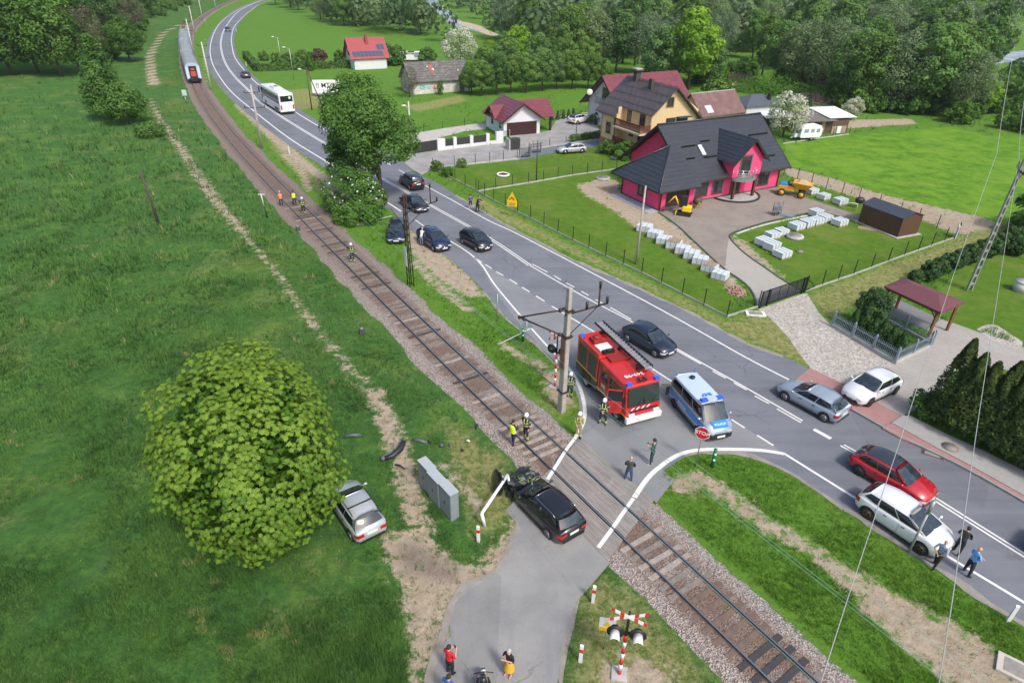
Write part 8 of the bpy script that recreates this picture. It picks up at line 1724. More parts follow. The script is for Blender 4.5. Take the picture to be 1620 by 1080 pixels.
L_BLO = leafmat('blossom', (0.20,0.28,0.10), (0.62,0.62,0.50), 0)
L_BRN = leafmat('bare_brown', (0.085,0.080,0.045), (0.19,0.175,0.11), 0)
L_SHR = leafmat('shrub_leaf', (0.045,0.120,0.018), (0.135,0.260,0.045), .7, .33)
rg_ = np.random.default_rng(7)
def proto(name, fn):
    t = thing(name, 'x', 'tree'); fn(t); return t
P_ROUND = [proto('broadleaf_tree', lambda t, s=s: (crown('crown', L_FOR, np.random.default_rng(s), 4.6, 5.6, 8.2, 'egg', 30, 190, .52, .8, parent=t), trunk(8, .28, np.random.default_rng(s), t, 4.0))) for s in (11,12,13)]
P_TALL = [proto('tall_tree', lambda t, s=s: (crown('crown', L_FOR, np.random.default_rng(s), 3.4, 7.2, 8.6, 'tall', 30, 170, .50, .95, parent=t), trunk(9, .26, np.random.default_rng(s), t, 3.0))) for s in (21,22)]
P_WIL = [proto('willow_tree', lambda t, s=s: (crown('crown', L_WIL, np.random.default_rng(s), 5.0, 5.6, 8.0, 'egg', 36, 190, .46, .95, parent=t, aspect=.4, up=.6), trunk(8, .34, np.random.default_rng(s), t, 4.3))) for s in (31,32)]
P_BUSH = [proto('bush', lambda t, s=s: (crown('crown', L_SHR, np.random.default_rng(s), 2.0, 1.6, 1.5, 'egg', 14, 75, .42, .8, parent=t), trunk(1.6, .1, np.random.default_rng(s), t, 1.5, n=4))) for s in (41,42)]
P_DARK = [proto('hillside_tree', lambda t, s=s: (crown('crown', L_DRK, np.random.default_rng(s), 5.2, 6.4, 7.8, 'egg', 40, 150, .55, .75, parent=t, up=.55), trunk(8, .34, np.random.default_rng(s), t, 4.6))) for s in (51,52)]
P_BROWN = proto('budding_tree', lambda t: (crown('crown', L_BRN, np.random.default_rng(61), 4.2, 5.4, 7.4, 'egg', 26, 110, .42, .8, parent=t, aspect=.35), trunk(8, .26, np.random.default_rng(61), t, 4.2, n=14)))
P_SPR = proto('spruce_tree', lambda t: (crown('crown', L_DRK, np.random.default_rng(71), 2.6, 6.0, 6.6, 'cone', 34, 70, .5, .45, parent=t, up=.8), trunk(11, .2, np.random.default_rng(71), t, 1.0, n=2)))
P_BLO = proto('blossoming_tree', lambda t: (crown('crown', L_BLO, np.random.default_rng(81), 3.0, 2.8, 3.6, 'egg', 22, 120, .32, .8, parent=t), trunk(4, .16, np.random.default_rng(81), t, 2.4)))
P_BRI = proto('bright_tree', lambda t: (crown('crown', L_BRT, np.random.default_rng(91), 3.8, 5.0, 6.6, 'egg', 30, 120, .55, .75, parent=t), trunk(7, .26, np.random.default_rng(91), t, 3.4)))
used = set()
def plant(pr, p, sc, label, cat='tree', group=None, rz=None):
    if pr.name in used: o = dup(pr, p, 0)
    else: o = pr; used.add(pr.name); o.location = p
    o.rotation_euler = (0,0,rg_.uniform(0,6.28) if rz is None else rz); o.scale = sc if isinstance(sc, tuple) else (sc,sc,sc); o['label'] = label; o['category'] = cat
    if group: o['group'] = group
    elif 'group' in o: del o['group']
    return o
# ---- hero maple
def maple():
    rng = np.random.default_rng(5); base = G(394,714,4.9); base.z = 0; t = thing('maple_tree', 'big round yellow green maple standing over the silver car in the meadow', 'maple', tuple(base))
    trunk(7.5, .26, rng, t, 3.4, n=12); rx, rz, cz = 3.7, 4.95, 5.0
    C, R, _ = lobes(rng, 120, rx, rz, cz, 'ball'); C[:,:2] *= (1.08*np.clip(1.06-.22*np.clip((C[:,2]-cz)/rz,-.4,1),.7,1.15))[:,None]; C[:,2] = cz+(C[:,2]-cz)*1.05; PP, NN, TT = [], [], []
    for c, r in zip(C, R*.72):
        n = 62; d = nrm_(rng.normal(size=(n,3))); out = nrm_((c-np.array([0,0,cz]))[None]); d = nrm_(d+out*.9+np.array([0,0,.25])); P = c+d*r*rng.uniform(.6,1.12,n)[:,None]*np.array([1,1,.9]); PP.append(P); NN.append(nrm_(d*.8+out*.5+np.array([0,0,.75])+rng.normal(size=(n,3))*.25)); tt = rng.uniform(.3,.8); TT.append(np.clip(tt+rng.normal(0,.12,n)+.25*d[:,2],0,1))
    P = np.concatenate(PP); Nn = np.concatenate(NN); T = np.concatenate(TT); V = []; TI = []
    n = len(P); r0 = nrm_(rng.normal(size=(n,3))); U = nrm_(np.cross(Nn, r0)); W_ = np.cross(Nn, U)
    for k in range(7):
        a = 2*PI*k/7+rng.uniform(-.25,.25,n); d = U*np.cos(a)[:,None]+W_*np.sin(a)[:,None]; s = rng.uniform(.7,1.25,n)[:,None]*.125; droop = Nn*rng.uniform(-.55,-.05,n)[:,None]; dd = nrm_(d+droop); sd_ = np.cross(Nn, d); st = P + dd*s*.06
        for ang, ll in ((0,1.0),(.85,.74),(-.85,.74)):
            q = dd*math.cos(ang)+sd_*math.sin(ang); w = sd_*math.cos(ang)-dd*math.sin(ang); V.append(np.stack([st, st+q*s*ll*.55+w*s*.20, st+q*s*ll*1.05, st+q*s*ll*.55-w*s*.20], 1)); TI.append(np.clip(T+rng.normal(0,.10,n),0,1))
    V = np.concatenate(V).reshape(-1,3); T4 = np.repeat(np.concatenate(TI),4); F = np.arange(len(V)).reshape(-1,4)
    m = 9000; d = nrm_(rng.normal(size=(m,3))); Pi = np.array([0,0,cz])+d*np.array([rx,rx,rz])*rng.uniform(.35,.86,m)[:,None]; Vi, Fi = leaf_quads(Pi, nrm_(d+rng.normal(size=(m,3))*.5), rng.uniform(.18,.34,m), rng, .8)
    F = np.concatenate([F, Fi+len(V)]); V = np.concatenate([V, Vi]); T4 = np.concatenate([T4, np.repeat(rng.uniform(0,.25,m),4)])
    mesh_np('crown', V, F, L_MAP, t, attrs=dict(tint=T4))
maple()
# ---- roadside ash and shrubs
def ash():
    rng = np.random.default_rng(9); b_ = G(603,318); t = thing('roadside_tree', 'tall dark green tree with bare lower trunk between track and main road', 'tree', tuple(b_)); 
    b = MB(); b.tube([(0,0,-.2),(.1,0,3.5),(-.6,.3,7),(-1.6,.5,12)], [.27,.22,.17,.05], 9); b.tube([(0,0,2.6),(-1.6,.5,5.5),(-3,1,8)], [.15,.11,.04], 6); b.tube([(0,0,4.2),(1.8,-.3,6.5),(2.4,0,8.5)], [.12,.09,.03], 6); b.build('trunk', BARK, t)
    PP = [];  
    for (cx, cy, cz, rx, rz, K) in ((-1.7,.4,9.4,3.7,4.2,40),(.7,.2,7.0,3.9,3.0,34),(-3.0,1.0,6.3,2.6,2.6,18)):
        o = crown('foliage', L_ASH, rng, rx, rz, cz, 'egg', K, 170, .36, .7, parent=t, up=.6, aspect=.5); o.location = (cx,cy,0)
    b2 = G(566,312); t = thing('roadside_tree', 'leafy tree leaning over the white blossoms left of the tall roadside tree', 'tree', tuple(b2)); trunk(5, .16, rng, t, 2.2); crown('crown', L_ASH, rng, 2.9, 2.7, 4.3, 'egg', 24, 150, .36, .5, parent=t, up=.8)
ash()
def shrub(label, px, rx, h, mat, seed, flowers=None, cat='shrub', name='flowering_shrub', per=170, leaf=.26, z=0):
    rng = np.random.default_rng(seed); t = thing(name, label, cat, tuple(on(*px))); crown('foliage', mat, rng, rx, h*.52, h*.52, 'egg', 20, per, leaf, .8, parent=t); trunk(h*.6, .07, rng, t, rx*.6, n=5)
    if flowers: n = 65; d = nrm_(rng.normal(size=(n,3))+np.array([0,-.3,.5])); P = d*np.array([rx,rx,h*.52])*rng.uniform(.92,1.05,n)[:,None]+np.array([0,0,h*.54]); V, F = leaf_quads(P, nrm_(d+rng.normal(size=(n,3))*.4), rng.uniform(.14,.30,n), rng, .8); mesh_np('blossoms', V, F, flowers, t)
WF = M('white_blossom', (.72,.72,.66), .7); LF = M('lilac_blossom', (.50,.42,.56), .7)
shrub('large dark shrub with white blossoms beside the track under the roadside trees', (557,335), 3.0, 4.4, L_ASH, 3, WF); shrub('lilac bush with pale purple blossoms at the foot of the tall roadside tree', (588,338), 1.7, 3.5, L_ASH, 4, LF); shrub('low green shrub at the lower edge of the roadside bushes', (570,350), 2.2, 1.7, L_SHR, 5, name='low_shrub')
shrub('dark bare twiggy shrub left of the white blossoms', (541,330), 1.6, 1.8, L_BRN, 6, name='low_shrub')
# ---- left: light green tree and forest edge
def left_tree():
    rng = np.random.default_rng(15); t = thing('meadow_edge_tree', 'fresh green cone shaped tree at the top of the meadow before the dark wood', 'tree', tuple(on(176,188))); crown('crown', L_ASH, rng, 4.7, 7.0, 6.8, 'cone', 60, 150, .42, .8, parent=t, up=.5); trunk(9, .3, rng, t, 3, n=6)
    t = thing('meadow_edge_tree', 'smaller broad tree right of the cone shaped tree at the meadow edge', 'tree', tuple(on(204,196))); crown('crown', L_ASH, rng, 3.2, 3.0, 3.4, 'egg', 26, 140, .40, .8, parent=t, up=.5); trunk(4, .2, rng, t, 2, n=4)
left_tree()
shrub('small hazy shrub below the broad meadow edge tree', (240,215), 2.2, 1.8, L_SHR, 8, name='low_shrub', per=90)
hg = 'dark trees of the hillside wood'
for px, sc, pr, lab in (((18,118),1.25,P_DARK[0],'dark broad tree at the left end of the hillside wood edge'),((60,116),1.15,P_DARK[1],'second dark broad tree of the hillside wood edge'),((98,120),1.2,P_DARK[0],'dark layered tree at the right end of the wood edge'),((128,116),1.1,P_BROWN,'brownish budding tree at the corner of the hillside wood'),((150,100),1.0,P_BROWN,'brown grey budding tree behind the cone shaped tree'),((-30,122),1.2,P_DARK[1],'dark broad tree cut by the left picture edge'),((206,98),.75,P_DARK[1],'dark round tree between budding trees and dirt track')):
    plant(pr, on(*px), sc, lab)
rr = random.Random(3); cnt = 0; pts = []
def okd(p, dmin): return all((p[0]-q[0])**2+(p[1]-q[1])**2 > dmin*dmin for q in pts)
hl = [(h.x,h.y) for h in HILL]
while cnt < 185:
    x, y = rr.uniform(-330,-60), rr.uniform(135,470); d = float(sdist(np.array([x]), np.array([y]), HILLP)[0])
    # keep the grassy bank beside the railway open
    if d < 3 or d > 110 or not okd((x,y), 5.4): continue
    dt_ = float(seg_dist(np.array([x]), np.array([y]), TCP)[0])
    if dt_ < (26 if y < 210 else 13): continue
    pts.append((x,y)); pr = rr.choice([P_DARK[0],P_DARK[1],P_DARK[1],P_ROUND[0],P_ROUND[1],P_BROWN if rr.random() < .3 else P_DARK[0]]); plant(pr, (x,y,Z(x,y)-.3), rr.uniform(.85,1.3), 'tree standing within the dark hillside wood at the upper left', group=hg); cnt += 1
for k in range(900):
    x, y = rr.uniform(-210,-70), rr.uniform(140,420); d = float(sdist(np.array([x]), np.array([y]), HILLP)[0]); dt_ = float(seg_dist(np.array([x]), np.array([y]), TCP)[0])
    if d < 1 or dt_ < 8 or dt_ > 34: continue
    plant(rr.choice(P_BUSH), (x,y,Z(x,y)-.2), rr.uniform(.7,1.5), 'bush on the steep bank above the train', 'bush', 'bushes on the bank above the train')
# ---- river woods
WOODA = GL([(1108,132),(1180,116),(1240,138),(1290,146),(1330,164),(1380,176),(1440,172),(1500,180),(1540,196),(1552,150),(1545,112),(1525,66),(1500,30),(1440,14),(1300,8),(1150,10),(1000,20),(900,18),(820,34),(800,50),(800,72),(850,82),(955,136),(1000,146)])
WOODB = GL([(432,9),(480,27),(545,42),(620,52),(660,62),(740,74),(795,74),(795,58),(745,52),(700,46),(664,24),(650,8),(640,2),(500,-4),(450,-2)])
WOODR = GL([(1560,190),(1590,150),(1600,112),(1700,130),(1780,190),(1700,215),(1600,212)])
def fill(poly, n, dmin, protos, scl, lab, grp, seed):
    r_ = random.Random(seed); xs = [p.x for p in poly]; ys = [p.y for p in poly]; c_ = 0; tries = 0
    while c_ < n and tries < 60000:
        tries += 1; x, y = r_.uniform(min(xs),max(xs)), r_.uniform(min(ys),max(ys))
        # favour the near rows, which show largest
        if r_.random() > min(1, (170/max(y,1))**1.6): continue
        if not inside(np.array([x]), np.array([y]), poly)[0] or not okd((x,y), dmin): continue
        if poly is WOODB and inside(np.array([x]), np.array([y]), GL([(664,-8),(655,8),(672,74),(800,80),(790,50),(740,30),(700,0)]))[0]: continue
        pts.append((x,y)); pr = r_.choices([p for p,_ in protos],[w for _,w in protos])[0]; s_ = r_.uniform(*scl); plant(pr, (x,y,-.2), (s_,s_,s_*r_.uniform(.9,1.12)), (wood_label(pr.name.split('.')[0],x,y) if poly is not WOODR else lab[pr.name.split('.')[0]]), group=grp); c_ += 1
def wood_label(kind, x, y):
    marks = [((-40,330),'above the far red roofed house'),((-5,170),'behind the old barn lawn'),((12,190),'above the white garage'),((25,175),'above the yellow house'),((45,165),'above the pink house roof'),((65,155),'above the caravan and wooden shed'),((88,150),'above the brown vegetable strips'),((115,150),'above the right end of the bright field'),((140,230),'towards the river at the right'),((60,260),'high above the houses'),((-20,300),'beside the left river bend')]
    m_ = min(marks, key=lambda q: (q[0][0]-x)**2+((q[0][1]-y)*.6)**2)[1]; row = 'front' if y < 158 else 'second' if y < 185 else 'middle' if y < 230 else 'back'
    return labs[kind].replace(' within the river wood','') + ', ' + row + ' of the wood ' + m_
labs = {'broadleaf_tree':'rounded green tree within the river wood','tall_tree':'tall narrow tree within the river wood','willow_tree':'pale grey green willow within the river wood','spruce_tree':'dark spruce within the river wood','bright_tree':'bright green tree within the river wood','bush':'bush at the edge of the river wood','budding_tree':'brownish budding tree within the river wood','hillside_tree':'dark green tree within the river wood'}
mixA = [(P_ROUND[0],3),(P_ROUND[1],3),(P_ROUND[2],3),(P_TALL[0],2),(P_TALL[1],2),(P_WIL[0],4),(P_WIL[1],4),(P_SPR,.3),(P_DARK[0],1)]
# front row seen individually
front = [((1118,138),.75,P_ROUND[0],'small tree at the left start of the river wood, right of the bright tree'),((1205,120),.95,P_TALL[0],'tall tree above the grey brush pile'),((1232,136),1.0,P_ROUND[1],'rounded dark tree above the grassy mound'),((1262,144),1.05,P_WIL[0],'greyish willow at the wood edge left of the long brush pile'),((1300,150),1.1,P_WIL[1],'greyish willow right above the long brush pile'),((1340,166),1.0,P_ROUND[2],'rounded tree above the wooden shed'),((1372,172),1.0,P_ROUND[0],'green tree at the wood edge over the brown field strip'),((1412,176),1.05,P_WIL[0],'wide willow over the brown vegetable strip'),((1452,180),1.15,P_ROUND[1],'big dark rounded tree with visible trunk at the wood edge'),((1490,182),.95,P_ROUND[2],'rounded tree at the wood edge above the bright field'),((1516,186),.85,P_WIL[1],'pale willow near the right end of the wood'),((1542,184),.7,P_BRI,'yellow green tree at the right end of the wood'),
 ((1020,118),1.0,P_WIL[0],'drooping pale willow behind the houses'),((1088,142),1.42,P_BRI,'bright lime green tree behind the brown roofed house'),((1060,120),.75,P_ROUND[1],'round bush like tree left of the lime green tree'),
 ((822,118),.95,P_BRI,'yellowish tree behind the garden bushes'),((775,112),.62,P_BRI,'small lime green tree behind the barn'),((897,118),1.1,P_ROUND[2],'rounded tree behind the lawn of the white garage'),((935,116),1.05,P_WIL[1],'willow behind the satellite dish'),((830,90),1.0,P_SPR,'dark spruce rising behind the garden trees'),((985,100),1.1,P_TALL[1],'tall tree behind the chimney of the yellow house')]
for px, s_, pr, lab in front: p = G(*px); pts.append((p.x,p.y)); plant(pr, (p.x,p.y,-.1), s_, lab)
gardens = [((742,150),.85),((762,152),1.1),((785,150),1.25),((808,147),1.15),((832,147),1.25),((858,144),1.3),((880,141),1.2),((905,141),1.25),((930,140),1.15),((950,140),1.0),((800,132),1.5),((850,130),1.6),((890,130),1.5),((925,128),1.5),((770,138),1.3)]
for k, (px, s_) in enumerate(gardens): plant(P_ROUND[k%3], G(*px), s_*.46, 'leafy tree in the belt behind the garage lawn, '+['beside the barn gable','second from the barn','third from the barn','fourth from the barn','left of the belt centre','at the belt centre','right of the belt centre','third from the satellite dish','second from the satellite dish','last one beside the satellite dish','taller back one left','taller back one left of centre','taller back one right of centre','taller back one right','back one nearest the barn'][k], group='tree belt behind the garage lawn')
plant(P_BLO, G(729,112), 1.5, 'broad white blossoming tree right behind the old barn'); plant(P_BLO, G(1238,217), 1.05, 'white blossoming tree between the pink house and the caravan'); plant(P_BLO, G(1345,190), .6, 'small blossoming tree behind the wooden shed'); plant(P_BRI, G(746,148), .55, 'bright yellow green bush at the right end of the barn'); plant(P_BUSH[0], G(1130,160), 1.5, 'round light green bush left of the rusty barn', 'bush'); plant(P_BROWN, G(648,154), .45, 'thin budding tree at the left barn gable'); plant(P_BUSH[1], G(697,150), (.35,.35,.9), 'climbing bush on the barn front', 'bush')
fill(WOODA, 165, 4.6, mixA, (.85,1.25), labs, 'trees of the river wood', 5)
WOODB = [p for p in WOODB]
fill(WOODB, 40, 7.5, [(P_ROUND[0],3),(P_ROUND[1],3),(P_WIL[0],2),(P_TALL[0],1)], (.7,1.15), labs, 'trees of the far river wood', 6)
fill(WOODR, 34, 3.8, [(P_BUSH[0],3),(P_BUSH[1],3)], (.7,1.4), dict(labs, bush='bush on the river bank at the right edge'), 'bushes of the right river bank', 8)
pts2 = []
r_ = random.Random(9)
for k in range(60):    # undergrowth along the wood edge
    f = r_.random()*10; i = int(f); P_ = WOODA; a, b_ = P_[i], P_[i+1]; p = a.lerp(b_, f-i); p += Vector((r_.uniform(-3,3), r_.uniform(-3.5,.5), 0)); plant(P_BUSH[k%2], p, r_.uniform(.6,1.3), 'green undergrowth bush along the edge of the river wood', 'bush', 'undergrowth bushes at the wood edge')
# grassy mound before the wood
t = thing('grassy_mound', 'dark green overgrown bank before the wood between the two brush piles', 'bank', tuple(G(1232,150)), -.42); crown('growth', L_SHR, np.random.default_rng(19), 10, 1.6, .6, 'ball', 60, 90, .5, .35, parent=t).scale = (1,.28,1)
# far wood: one mass nobody could count
def far_wood():
    rng = np.random.default_rng(33); C = []
    tries = 0
    while len(C) < 1500 and tries < 90000:
        tries += 1; y = rng.uniform(240, 900) if rng.random() < .8 else rng.uniform(190,300); x = rng.uniform(-.62,1.0)*y*1.0
        px = 810+1000*x/(y*math.cos(TILT)+CAM_H*math.sin(TILT)); py = 540-1000*(y*math.sin(TILT)-CAM_H*math.cos(TILT))/(y*math.cos(TILT)+CAM_H*math.sin(TILT))
        if x < -60-(y-240)*.0 and y < 470 and px < 430: continue
        if inside(np.array([x]),np.array([y]),FARCLEAR)[0] or inside(np.array([x]),np.array([y]),FARCLEAR2)[0]: continue
        if Z(x,y) > 0 and y < 430: continue
        if float(seg_dist(np.array([x]),np.array([y]),[(p.x,p.y) for p in GL([(668,-4),(684,12),(716,34),(745,46),(776,54)])])[0]) < 12: continue
        if inside(np.array([x]),np.array([y]),[(p.x,p.y) for p in GL([(650,-10),(655,20),(690,60),(800,80),(775,48),(735,30),(715,12),(690,-10)])])[0]: continue
        if float(seg_dist(np.array([x]),np.array([y]),[(p.x,p.y) for p in GL([(500,-20),(450,-7),(418,0),(382,14),(358,42)])])[0]) < 14: continue
        C.append((x,y,Z(x,y)))
    C = np.array(C); n = len(C); per = 130; s = rng.uniform(.8,1.3,n); d = nrm_(rng.normal(size=(n,per,3))+np.array([0,0,.25])); lump = 1+.18*np.sin(d[...,0:1]*5+rng.uniform(0,6,(n,1,1)))*np.cos(d[...,1:2]*4)
    P = C[:,None,:]+np.array([0,0,6.5])*s[:,None,None]+d*lump*np.array([4.6,4.6,5.4])*s[:,None,None]*rng.uniform(.8,1.05,(n,per,1)); T = np.clip(rng.uniform(.0,1,(n,1))*.8+.1+rng.normal(0,.15,(n,per)),0,1)
    V, F = leaf_quads(P.reshape(-1,3), nrm_(d+rng.normal(size=d.shape)*.3).reshape(-1,3), rng.uniform(1.1,2.2,n*per), rng, .8); o = mesh_np('far_wood', V, F, leafmat('far_leaf', (0.070,0.130,0.045), (0.165,0.245,0.095), 0, .35), attrs=dict(tint=np.repeat(T.ravel(),4))); tag(o, 'distant wood along the river', kind='stuff')
FARCLEAR = [(p.x,p.y) for p in GL([(360,120),(370,60),(410,12),(436,9),(545,44),(700,72),(800,76),(960,140),(1110,136),(1180,118),(1290,148),(1440,174),(1570,205),(1800,220),(1800,400),(300,400)])]
FARCLEAR2 = [(p.x,p.y) for p in GL([(1572,110),(1560,66),(1558,38),(1640,36),(1800,40),(1900,120)])]
far_wood()
# ---- thujas, hedges
def cone_thuja(rng, r, h, mat, t, n=2600, leaf=.2, z0=.25, droop=.35, pw=.75):
    z = rng.uniform(0,1,n)**.85; a = rng.uniform(0,2*PI,n); lump = 1+.10*np.sin(a*5+z*16)+.08*np.sin(a*9-z*23); rr_ = r*(1-z)**pw*lump*rng.uniform(.82,1.04,n)+.04
    rr_ = np.where(z < .08, rr_*(.6+5*z), rr_); P = np.stack([rr_*np.cos(a), rr_*np.sin(a), z0+z*(h-z0)], -1); Nn = nrm_(np.stack([np.cos(a),np.sin(a),np.full(n,droop)],-1)+rng.normal(size=(n,3))*.35); V, F = leaf_quads(P, Nn, leaf*rng.uniform(.6,1.3,n), rng, .6); return mesh_np('foliage', V, F, mat, t, attrs=dict(tint=np.repeat(np.clip(.35+.35*np.sin(a*3+z*9)+rng.normal(0,.25,n),0,1),4)))
tl_ = [((1484,668),5.9,1.15),((1504,682),5.5,1.15),((1524,692),5.3,1.1),((1545,702),5.0,1.1),((1567,713),4.9,1.15),((1590,726),5.2,1.2),((1614,738),5.3,1.2),((1640,750),5.2,1.2),((1665,764),5.3,1.2),((1560,686),5.1,1.2),((1585,700),5.0,1.1),((1610,712),5.0,1.2)]  # the two front-row trees beyond the frame edge are added for their shadows
pos_t = ['first','second','third','fourth','fifth','sixth','seventh','added out-of-frame eighth','added out-of-frame ninth']
for k, (px, h, r) in enumerate(tl_):
    rng = np.random.default_rng(100+k); t = thing('tall_thuja', (pos_t[k]+' tall dark thuja of the front row beside the pavement, counted from the gate end') if k < 9 else ('back row tall thuja behind the '+pos_t[k-5]+' one of the front row'), 'thuja', tuple(G(*px)), group='tall dark thujas along the pavement'); cone_thuja(rng, r, h, L_THU, t, 4200, .19, .75, .3, .72); b = MB(); b.tube([(0,0,0),(0,0,h*.8)], .09, 6, r2=.02)
    for q in range(7): a = q*2.4; b.tube([(0,0,.3+.1*q),(math.cos(a)*.7,math.sin(a)*.7,1.0+.1*q)], .025, 4)
    b.build('trunk', BARKL, t)
for k, (px, h) in enumerate((((1347,524),1.9),((1362,529),2.3),((1377,538),1.9),((1391,543),2.0),((1406,552),1.9),((1421,560),1.9))):
    rng = np.random.default_rng(130+k); t = thing('small_thuja', pos_t[k]+' small green thuja behind the grey blue picket fence, counted from the gravel drive', 'thuja', tuple(G(*px)), group='small thujas behind the picket fence'); cone_thuja(rng, .52, h, L_THG, t, 1300, .14, .03, .4, .55); b = MB(); b.tube([(0,0,0),(0,0,h*.8)], .04, 5); b.build('trunk', BARK, t)
t = thing('clipped_tree', 'dense dark round tree behind the small thujas at the carport', 'tree', tuple(G(1370,520))); crown('crown', L_THG, np.random.default_rng(140), 1.15, 1.25, 2.2, 'egg', 30, 120, .17, .8, parent=t); trunk(2, .08, np.random.default_rng(1), t, .8, n=4)
rowp = [((1447,447),.75,1.1),((1465,444),.95,1.9),((1479,437),.85,1.7),((1495,430),1.0,1.9),((1512,424),.85,1.8),((1528,417),1.0,2.0),((1545,411),1.0,2.0),((1562,406),1.0,2.0),((1578,400),1.15,2.1),((1596,394),1.2,2.3),((1614,388),1.3,2.4),((1605,404),1.0,1.8),((1632,384),1.3,2.4)]
for k, (px, r, h) in enumerate(rowp): t = thing('round_thuja', 'round dark evergreen, number %s from the carport end of the hedge row' % (['one','two','three','four','five','six','seven','eight','nine','ten','eleven','twelve','thirteen'][k]), 'evergreen shrub', tuple(G(*px)), group='row of round evergreens right of the carport'); crown('foliage', L_THG, np.random.default_rng(150+k), r*.82, h*.5, h*.52, 'egg', 22, 110, .19, .85, parent=t); b = MB(); b.tube([(0,0,0),(0,0,h*.6)], .06, 5); b.build('trunk', BARK, t)
plant(P_BUSH[0], G(1640,372), 1.6, 'larger dark bush at the far right end of the evergreen row', 'bush')
def hedge(label, px, w, h, mat, dens=70, leaf=.22):
    P = GL(px); t = thing('hedge', label, 'hedge', tuple(P[0])); rng = np.random.default_rng(3); VV, NN = [], []
    for a, b_ in zip(P[:-1], P[1:]):
        L = (b_-a).length; n = int(L*(w+2*h)*dens); s = rng.uniform(0,1,n); q = rng.uniform(0,w+2*h,n); d = np.array((b_-a)/L); nn = np.array([-d[1],d[0],0])
        off = np.where(q < h, -w/2, np.where(q > h+w, w/2, q-h-w/2)); z = np.where(q < h, q, np.where(q > h+w, w+2*h-q, h)); N3 = np.where((q < h)[:,None], -nn, np.where((q > h+w)[:,None], nn, np.array([0,0,1.])))
        VV.append(np.array(a-P[0])+s[:,None]*d*L+off[:,None]*nn+np.array([0,0,1])*z[:,None]+rng.normal(size=(n,3))*.05); NN.append(nrm_(N3+rng.normal(size=(n,3))*.4))
    P_ = np.concatenate(VV); V, F = leaf_quads(P_, np.concatenate(NN), leaf*rng.uniform(.7,1.3,len(P_)), rng, .7); mesh_np('foliage', V, F, mat, t, attrs=dict(tint=np.repeat(rng.uniform(.1,.8,len(P_)),4)))
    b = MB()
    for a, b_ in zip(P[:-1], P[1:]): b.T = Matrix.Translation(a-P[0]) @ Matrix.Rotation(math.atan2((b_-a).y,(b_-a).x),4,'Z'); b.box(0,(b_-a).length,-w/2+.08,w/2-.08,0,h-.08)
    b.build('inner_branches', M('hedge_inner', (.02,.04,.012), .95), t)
hedge('long clipped green hedge around the far garden by the bend of the road', [(389,91),(408,113),(500,109.5),(596,105)], 1.4, 1.6, L_SHR, 14, .5)
for k, px in enumerate(((907,224),(917,222.5),(927,221),(936,219.5),(945,218))): plant(P_BUSH[k%2], G(*px), .34, ('first','second','third','fourth','fifth')[k]+' clipped ball shrub along the blue driveway from the left', 'shrub', 'ball shrubs along the blue driveway', 0)
for k, px in enumerate(((873,191),(882,189.5),(891,188),(899,187),(907,186))): t = thing('small_thuja', ('first','second','third','fourth','fifth')[k]+' slim thuja at the yard wall left of the white off roader', 'thuja', tuple(G(*px)), group='slim thujas at the yard wall'); cone_thuja(np.random.default_rng(k), .35, 1.5, L_THG, t, 260, .25, .03)
for lab, px, s_, pr in (('low dark shrub in the far garden, the left one', (418,96), .7, P_BUSH[0]),('spreading shrub in the far garden before the path', (438,100), .8, P_BUSH[1]),('round shrub in the far garden right of the lamp', (458,103), .9, P_BUSH[0]),('shrub beside the dark red tree in the far garden', (480,100), 1.0, P_BUSH[1]),('shrub row below the red roofed house, left part', (540,101), 1.0, P_BUSH[0]),('shrub row below the red roofed house, middle part', (570,101), .9, P_BUSH[1]),('dark shrub right of the red roofed house', (612,103), 1.5, P_BUSH[0]),('dark bushy tree between red roofed house and trailers', (626,103), 1.5, P_BUSH[1]),('dark shrub right of the white trailers', (678,100), 1.2, P_BUSH[0]),('small shrub at the fence corner by the yard mouth', (690,270), .4, P_BUSH[0]),('second small shrub on the mown corner lawn', (708,279), .38, P_BUSH[1]),('tiny shrub at the upper fence of the corner lawn', (731,264), .35, P_BUSH[0]),('young tree at the yellow house corner', (959,243), .62, P_BUSH[1]),('young twiggy tree before the yellow house balcony', (990,252), .8, P_BUSH[0]),('small shrub by the white house wall', (943,196), .6, P_BUSH[1]),('dark bush at the corner left of the tall thujas', (1462,655), .5, P_BUSH[0])): plant(pr, G(*px), s_, lab, 'shrub')
t = thing('slim_conifer', 'slim dark column conifer beside the lamp pole with strut', 'conifer', tuple(G(492,112))); cone_thuja(np.random.default_rng(77), .9, 4.2, L_DRK, t, 700, .4, .1, .3, .4)
t = thing('plum_tree', 'small dark red leaved tree in the far garden', 'tree', tuple(G(506,102))); crown('crown', leafmat('plum_leaf', (.06,.025,.03), (.14,.06,.07), 0), np.random.default_rng(78), 2.0, 1.7, 2.0, 'egg', 16, 60, .4, .8, parent=t); trunk(1.5,.1,np.random.default_rng(2),t,1)
for k, px in enumerate(((1240,178),(1253,178),(1277,176))): t = thing('small_conifer', ('small conifer behind the white canopy, left','small conifer behind the white canopy, middle','small conifer left of the wooden shed roof')[k], 'conifer', tuple(G(*px))); cone_thuja(np.random.default_rng(k), .8, 2.6, L_THG, t, 350, .35, .1)
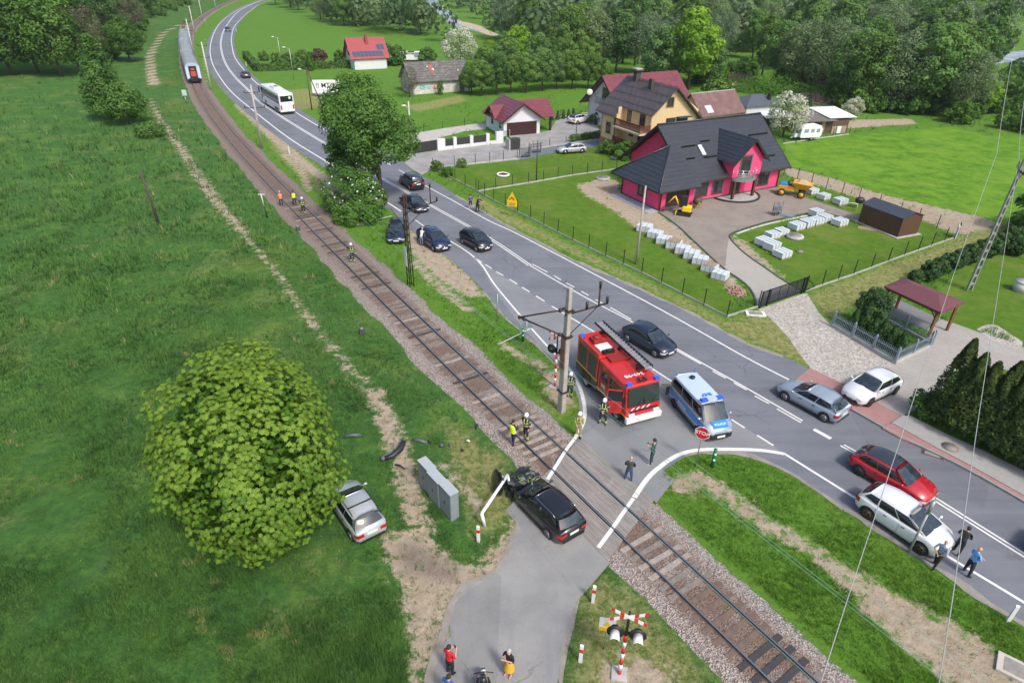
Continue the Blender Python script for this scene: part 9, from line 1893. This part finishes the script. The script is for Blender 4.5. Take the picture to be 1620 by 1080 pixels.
# ---- grass: real blades over the meadow and the verges
def grass():
    rng = np.random.default_rng(2); n = 190000; px = rng.uniform(-30,1650,n); py = 120+rng.random(n)*980; d0 = px-810; d1 = 540-py; x_ = _c*d0-_s*d1; y_ = _s*d0+_c*d1
    D = np.stack([x_, F_PX*math.cos(TILT)+y_*math.sin(TILT), -F_PX*math.sin(TILT)+y_*math.cos(TILT)], -1); tt = CAM_H/-D[:,2]; X = D[:,0]*tt; Y = D[:,1]*tt
    keep = (seg_dist(X, Y, [(p.x,p.y) for p in TC]) > 2.45+rng.uniform(0,.35,n)) & (rng.random(n) < np.clip((py-120)/420,.04,1))
    for p in roads_for_mask: keep &= ~(sdist(X, Y, [(q[0],q[1]) for q in p[::3 if len(p) > 200 else 1]]) > -.12-.1*rng.random(n))
    for p in LAWNS: keep &= ~(sdist(X, Y, GL(p)) > -.1)
    keep &= ~(sdist(X, Y, GL(FIELD)) > 0)
    dd = np.full(n, -9.)
    for p in DIRTP: dd = np.maximum(dd, sdist(X, Y, GL(p)))
    for pl, w in DIRTL:
        if pl[0][0] >= 375: dd = np.maximum(dd, w-seg_dist(X, Y, GL(pl)))
    keep &= (dd < -.15) | (rng.random(n) < .05)
    dry = np.full(n, -9.)
    for p in DRYP: dry = np.maximum(dry, sdist(X, Y, GL(p)))
    keep &= (dry < 0) | (rng.random(n) < .45)
    X, Y, dry = X[keep], Y[keep], dry[keep]; n = len(X); mead = inside(X, Y, left_poly); big = np_noise(X/2.3, Y/2.3, 8)*.6+np_noise(X/.8, Y/.8, 9)*.4
    V, T = [], []; Z0 = np.where(mead, (np_noise(X/1.1, Y/1.1, 3)-.5)*.16*0, 0)
    keep2 = rng.random(n) < .35+.9*big; X, Y, mead, big, dry = X[keep2], Y[keep2], mead[keep2], big[keep2], dry[keep2]; n = len(X); dist = np.hypot(X, Y); sc = np.clip(dist/42, .75, 2.6)
    hgt = (.12+.22*big*rng.uniform(.5,1.5,n))*np.where(mead, 1.15, .85)*np.where(dry > -.3, .6, 1)*sc
    dens_t = np.clip(-.1+.65*np_noise(X/3.1, Y/3.1, 4)+.65*np_noise(X/.7, Y/.7, 6)+rng.normal(0,.16,n), 0, 1)
    for k in range(4):
        a = rng.uniform(0,2*PI,n); ln_ = hgt*rng.uniform(.3,.9,n); w = .022*sc; bx, by = X+rng.normal(0,.06,n)*sc, Y+rng.normal(0,.06,n)*sc; cx, sx = np.cos(a), np.sin(a)
        V.append(np.stack([np.stack([bx-sx*w,by+cx*w,np.full(n,-.06)],-1), np.stack([bx+sx*w,by-cx*w,np.full(n,-.06)],-1), np.stack([bx+cx*ln_,by+sx*ln_,hgt*rng.uniform(.7,1.1,n)],-1)], 1)); T.append(np.where(dry > -.2, np.clip(dens_t+.5,0,1), dens_t))
    V = np.concatenate(V).reshape(-1,3); F = np.arange(len(V)).reshape(-1,3); T3 = np.repeat(np.concatenate(T),3); MI = np.tile(np.where(mead & (np_noise(X/1.6+9, Y/1.6, 21)*.5+np_noise(X/.35, Y/.35, 22)*.5 < .79), 0, np.where((dry > -.2)|mead, 2, 1)), 4)
    gm = [leafmat('grass_meadow', (0.034,0.096,0.022), (0.130,0.265,0.052), 0, .35), leafmat('grass_verge', (0.060,0.155,0.014), (0.165,0.320,0.038), 0, .35), leafmat('grass_dry', (0.13,0.17,0.04), (0.34,0.31,0.14), 0, .2)]
    o = mesh_np('meadow_grass', V, F, gm, attrs=dict(tint=T3), midx=MI); tag(o, 'tall tufted green grass of the meadow and verges', kind='stuff')
grass()
for pr in P_ROUND+P_TALL+P_WIL+P_BUSH+P_DARK+[P_BROWN,P_SPR,P_BLO,P_BRI]:
    if pr.name not in used:
        for c_ in list(pr.children): bpy.data.objects.remove(c_)
        bpy.data.objects.remove(pr)

# ================================================================== AIR
b = MB(); b.box(-2200, 2200, -200, 3500, -3.0, 130.0); hz = b.build('haze', M('haze_mat')); tag(hz, 'thin summer haze over the valley', kind='stuff')
hm = MATS['haze_mat'].node_tree; out_ = hm.nodes['Material Output']
for l_ in list(out_.inputs['Surface'].links): hm.links.remove(l_)
pvn = hm.nodes.new('ShaderNodeVolumePrincipled'); pvn.inputs['Density'].default_value = 0.00013; pvn.inputs['Color'].default_value = (.90,.95,1,1); pvn.inputs['Anisotropy'].default_value = .2; hm.links.new(pvn.outputs[0], out_.inputs['Volume'])
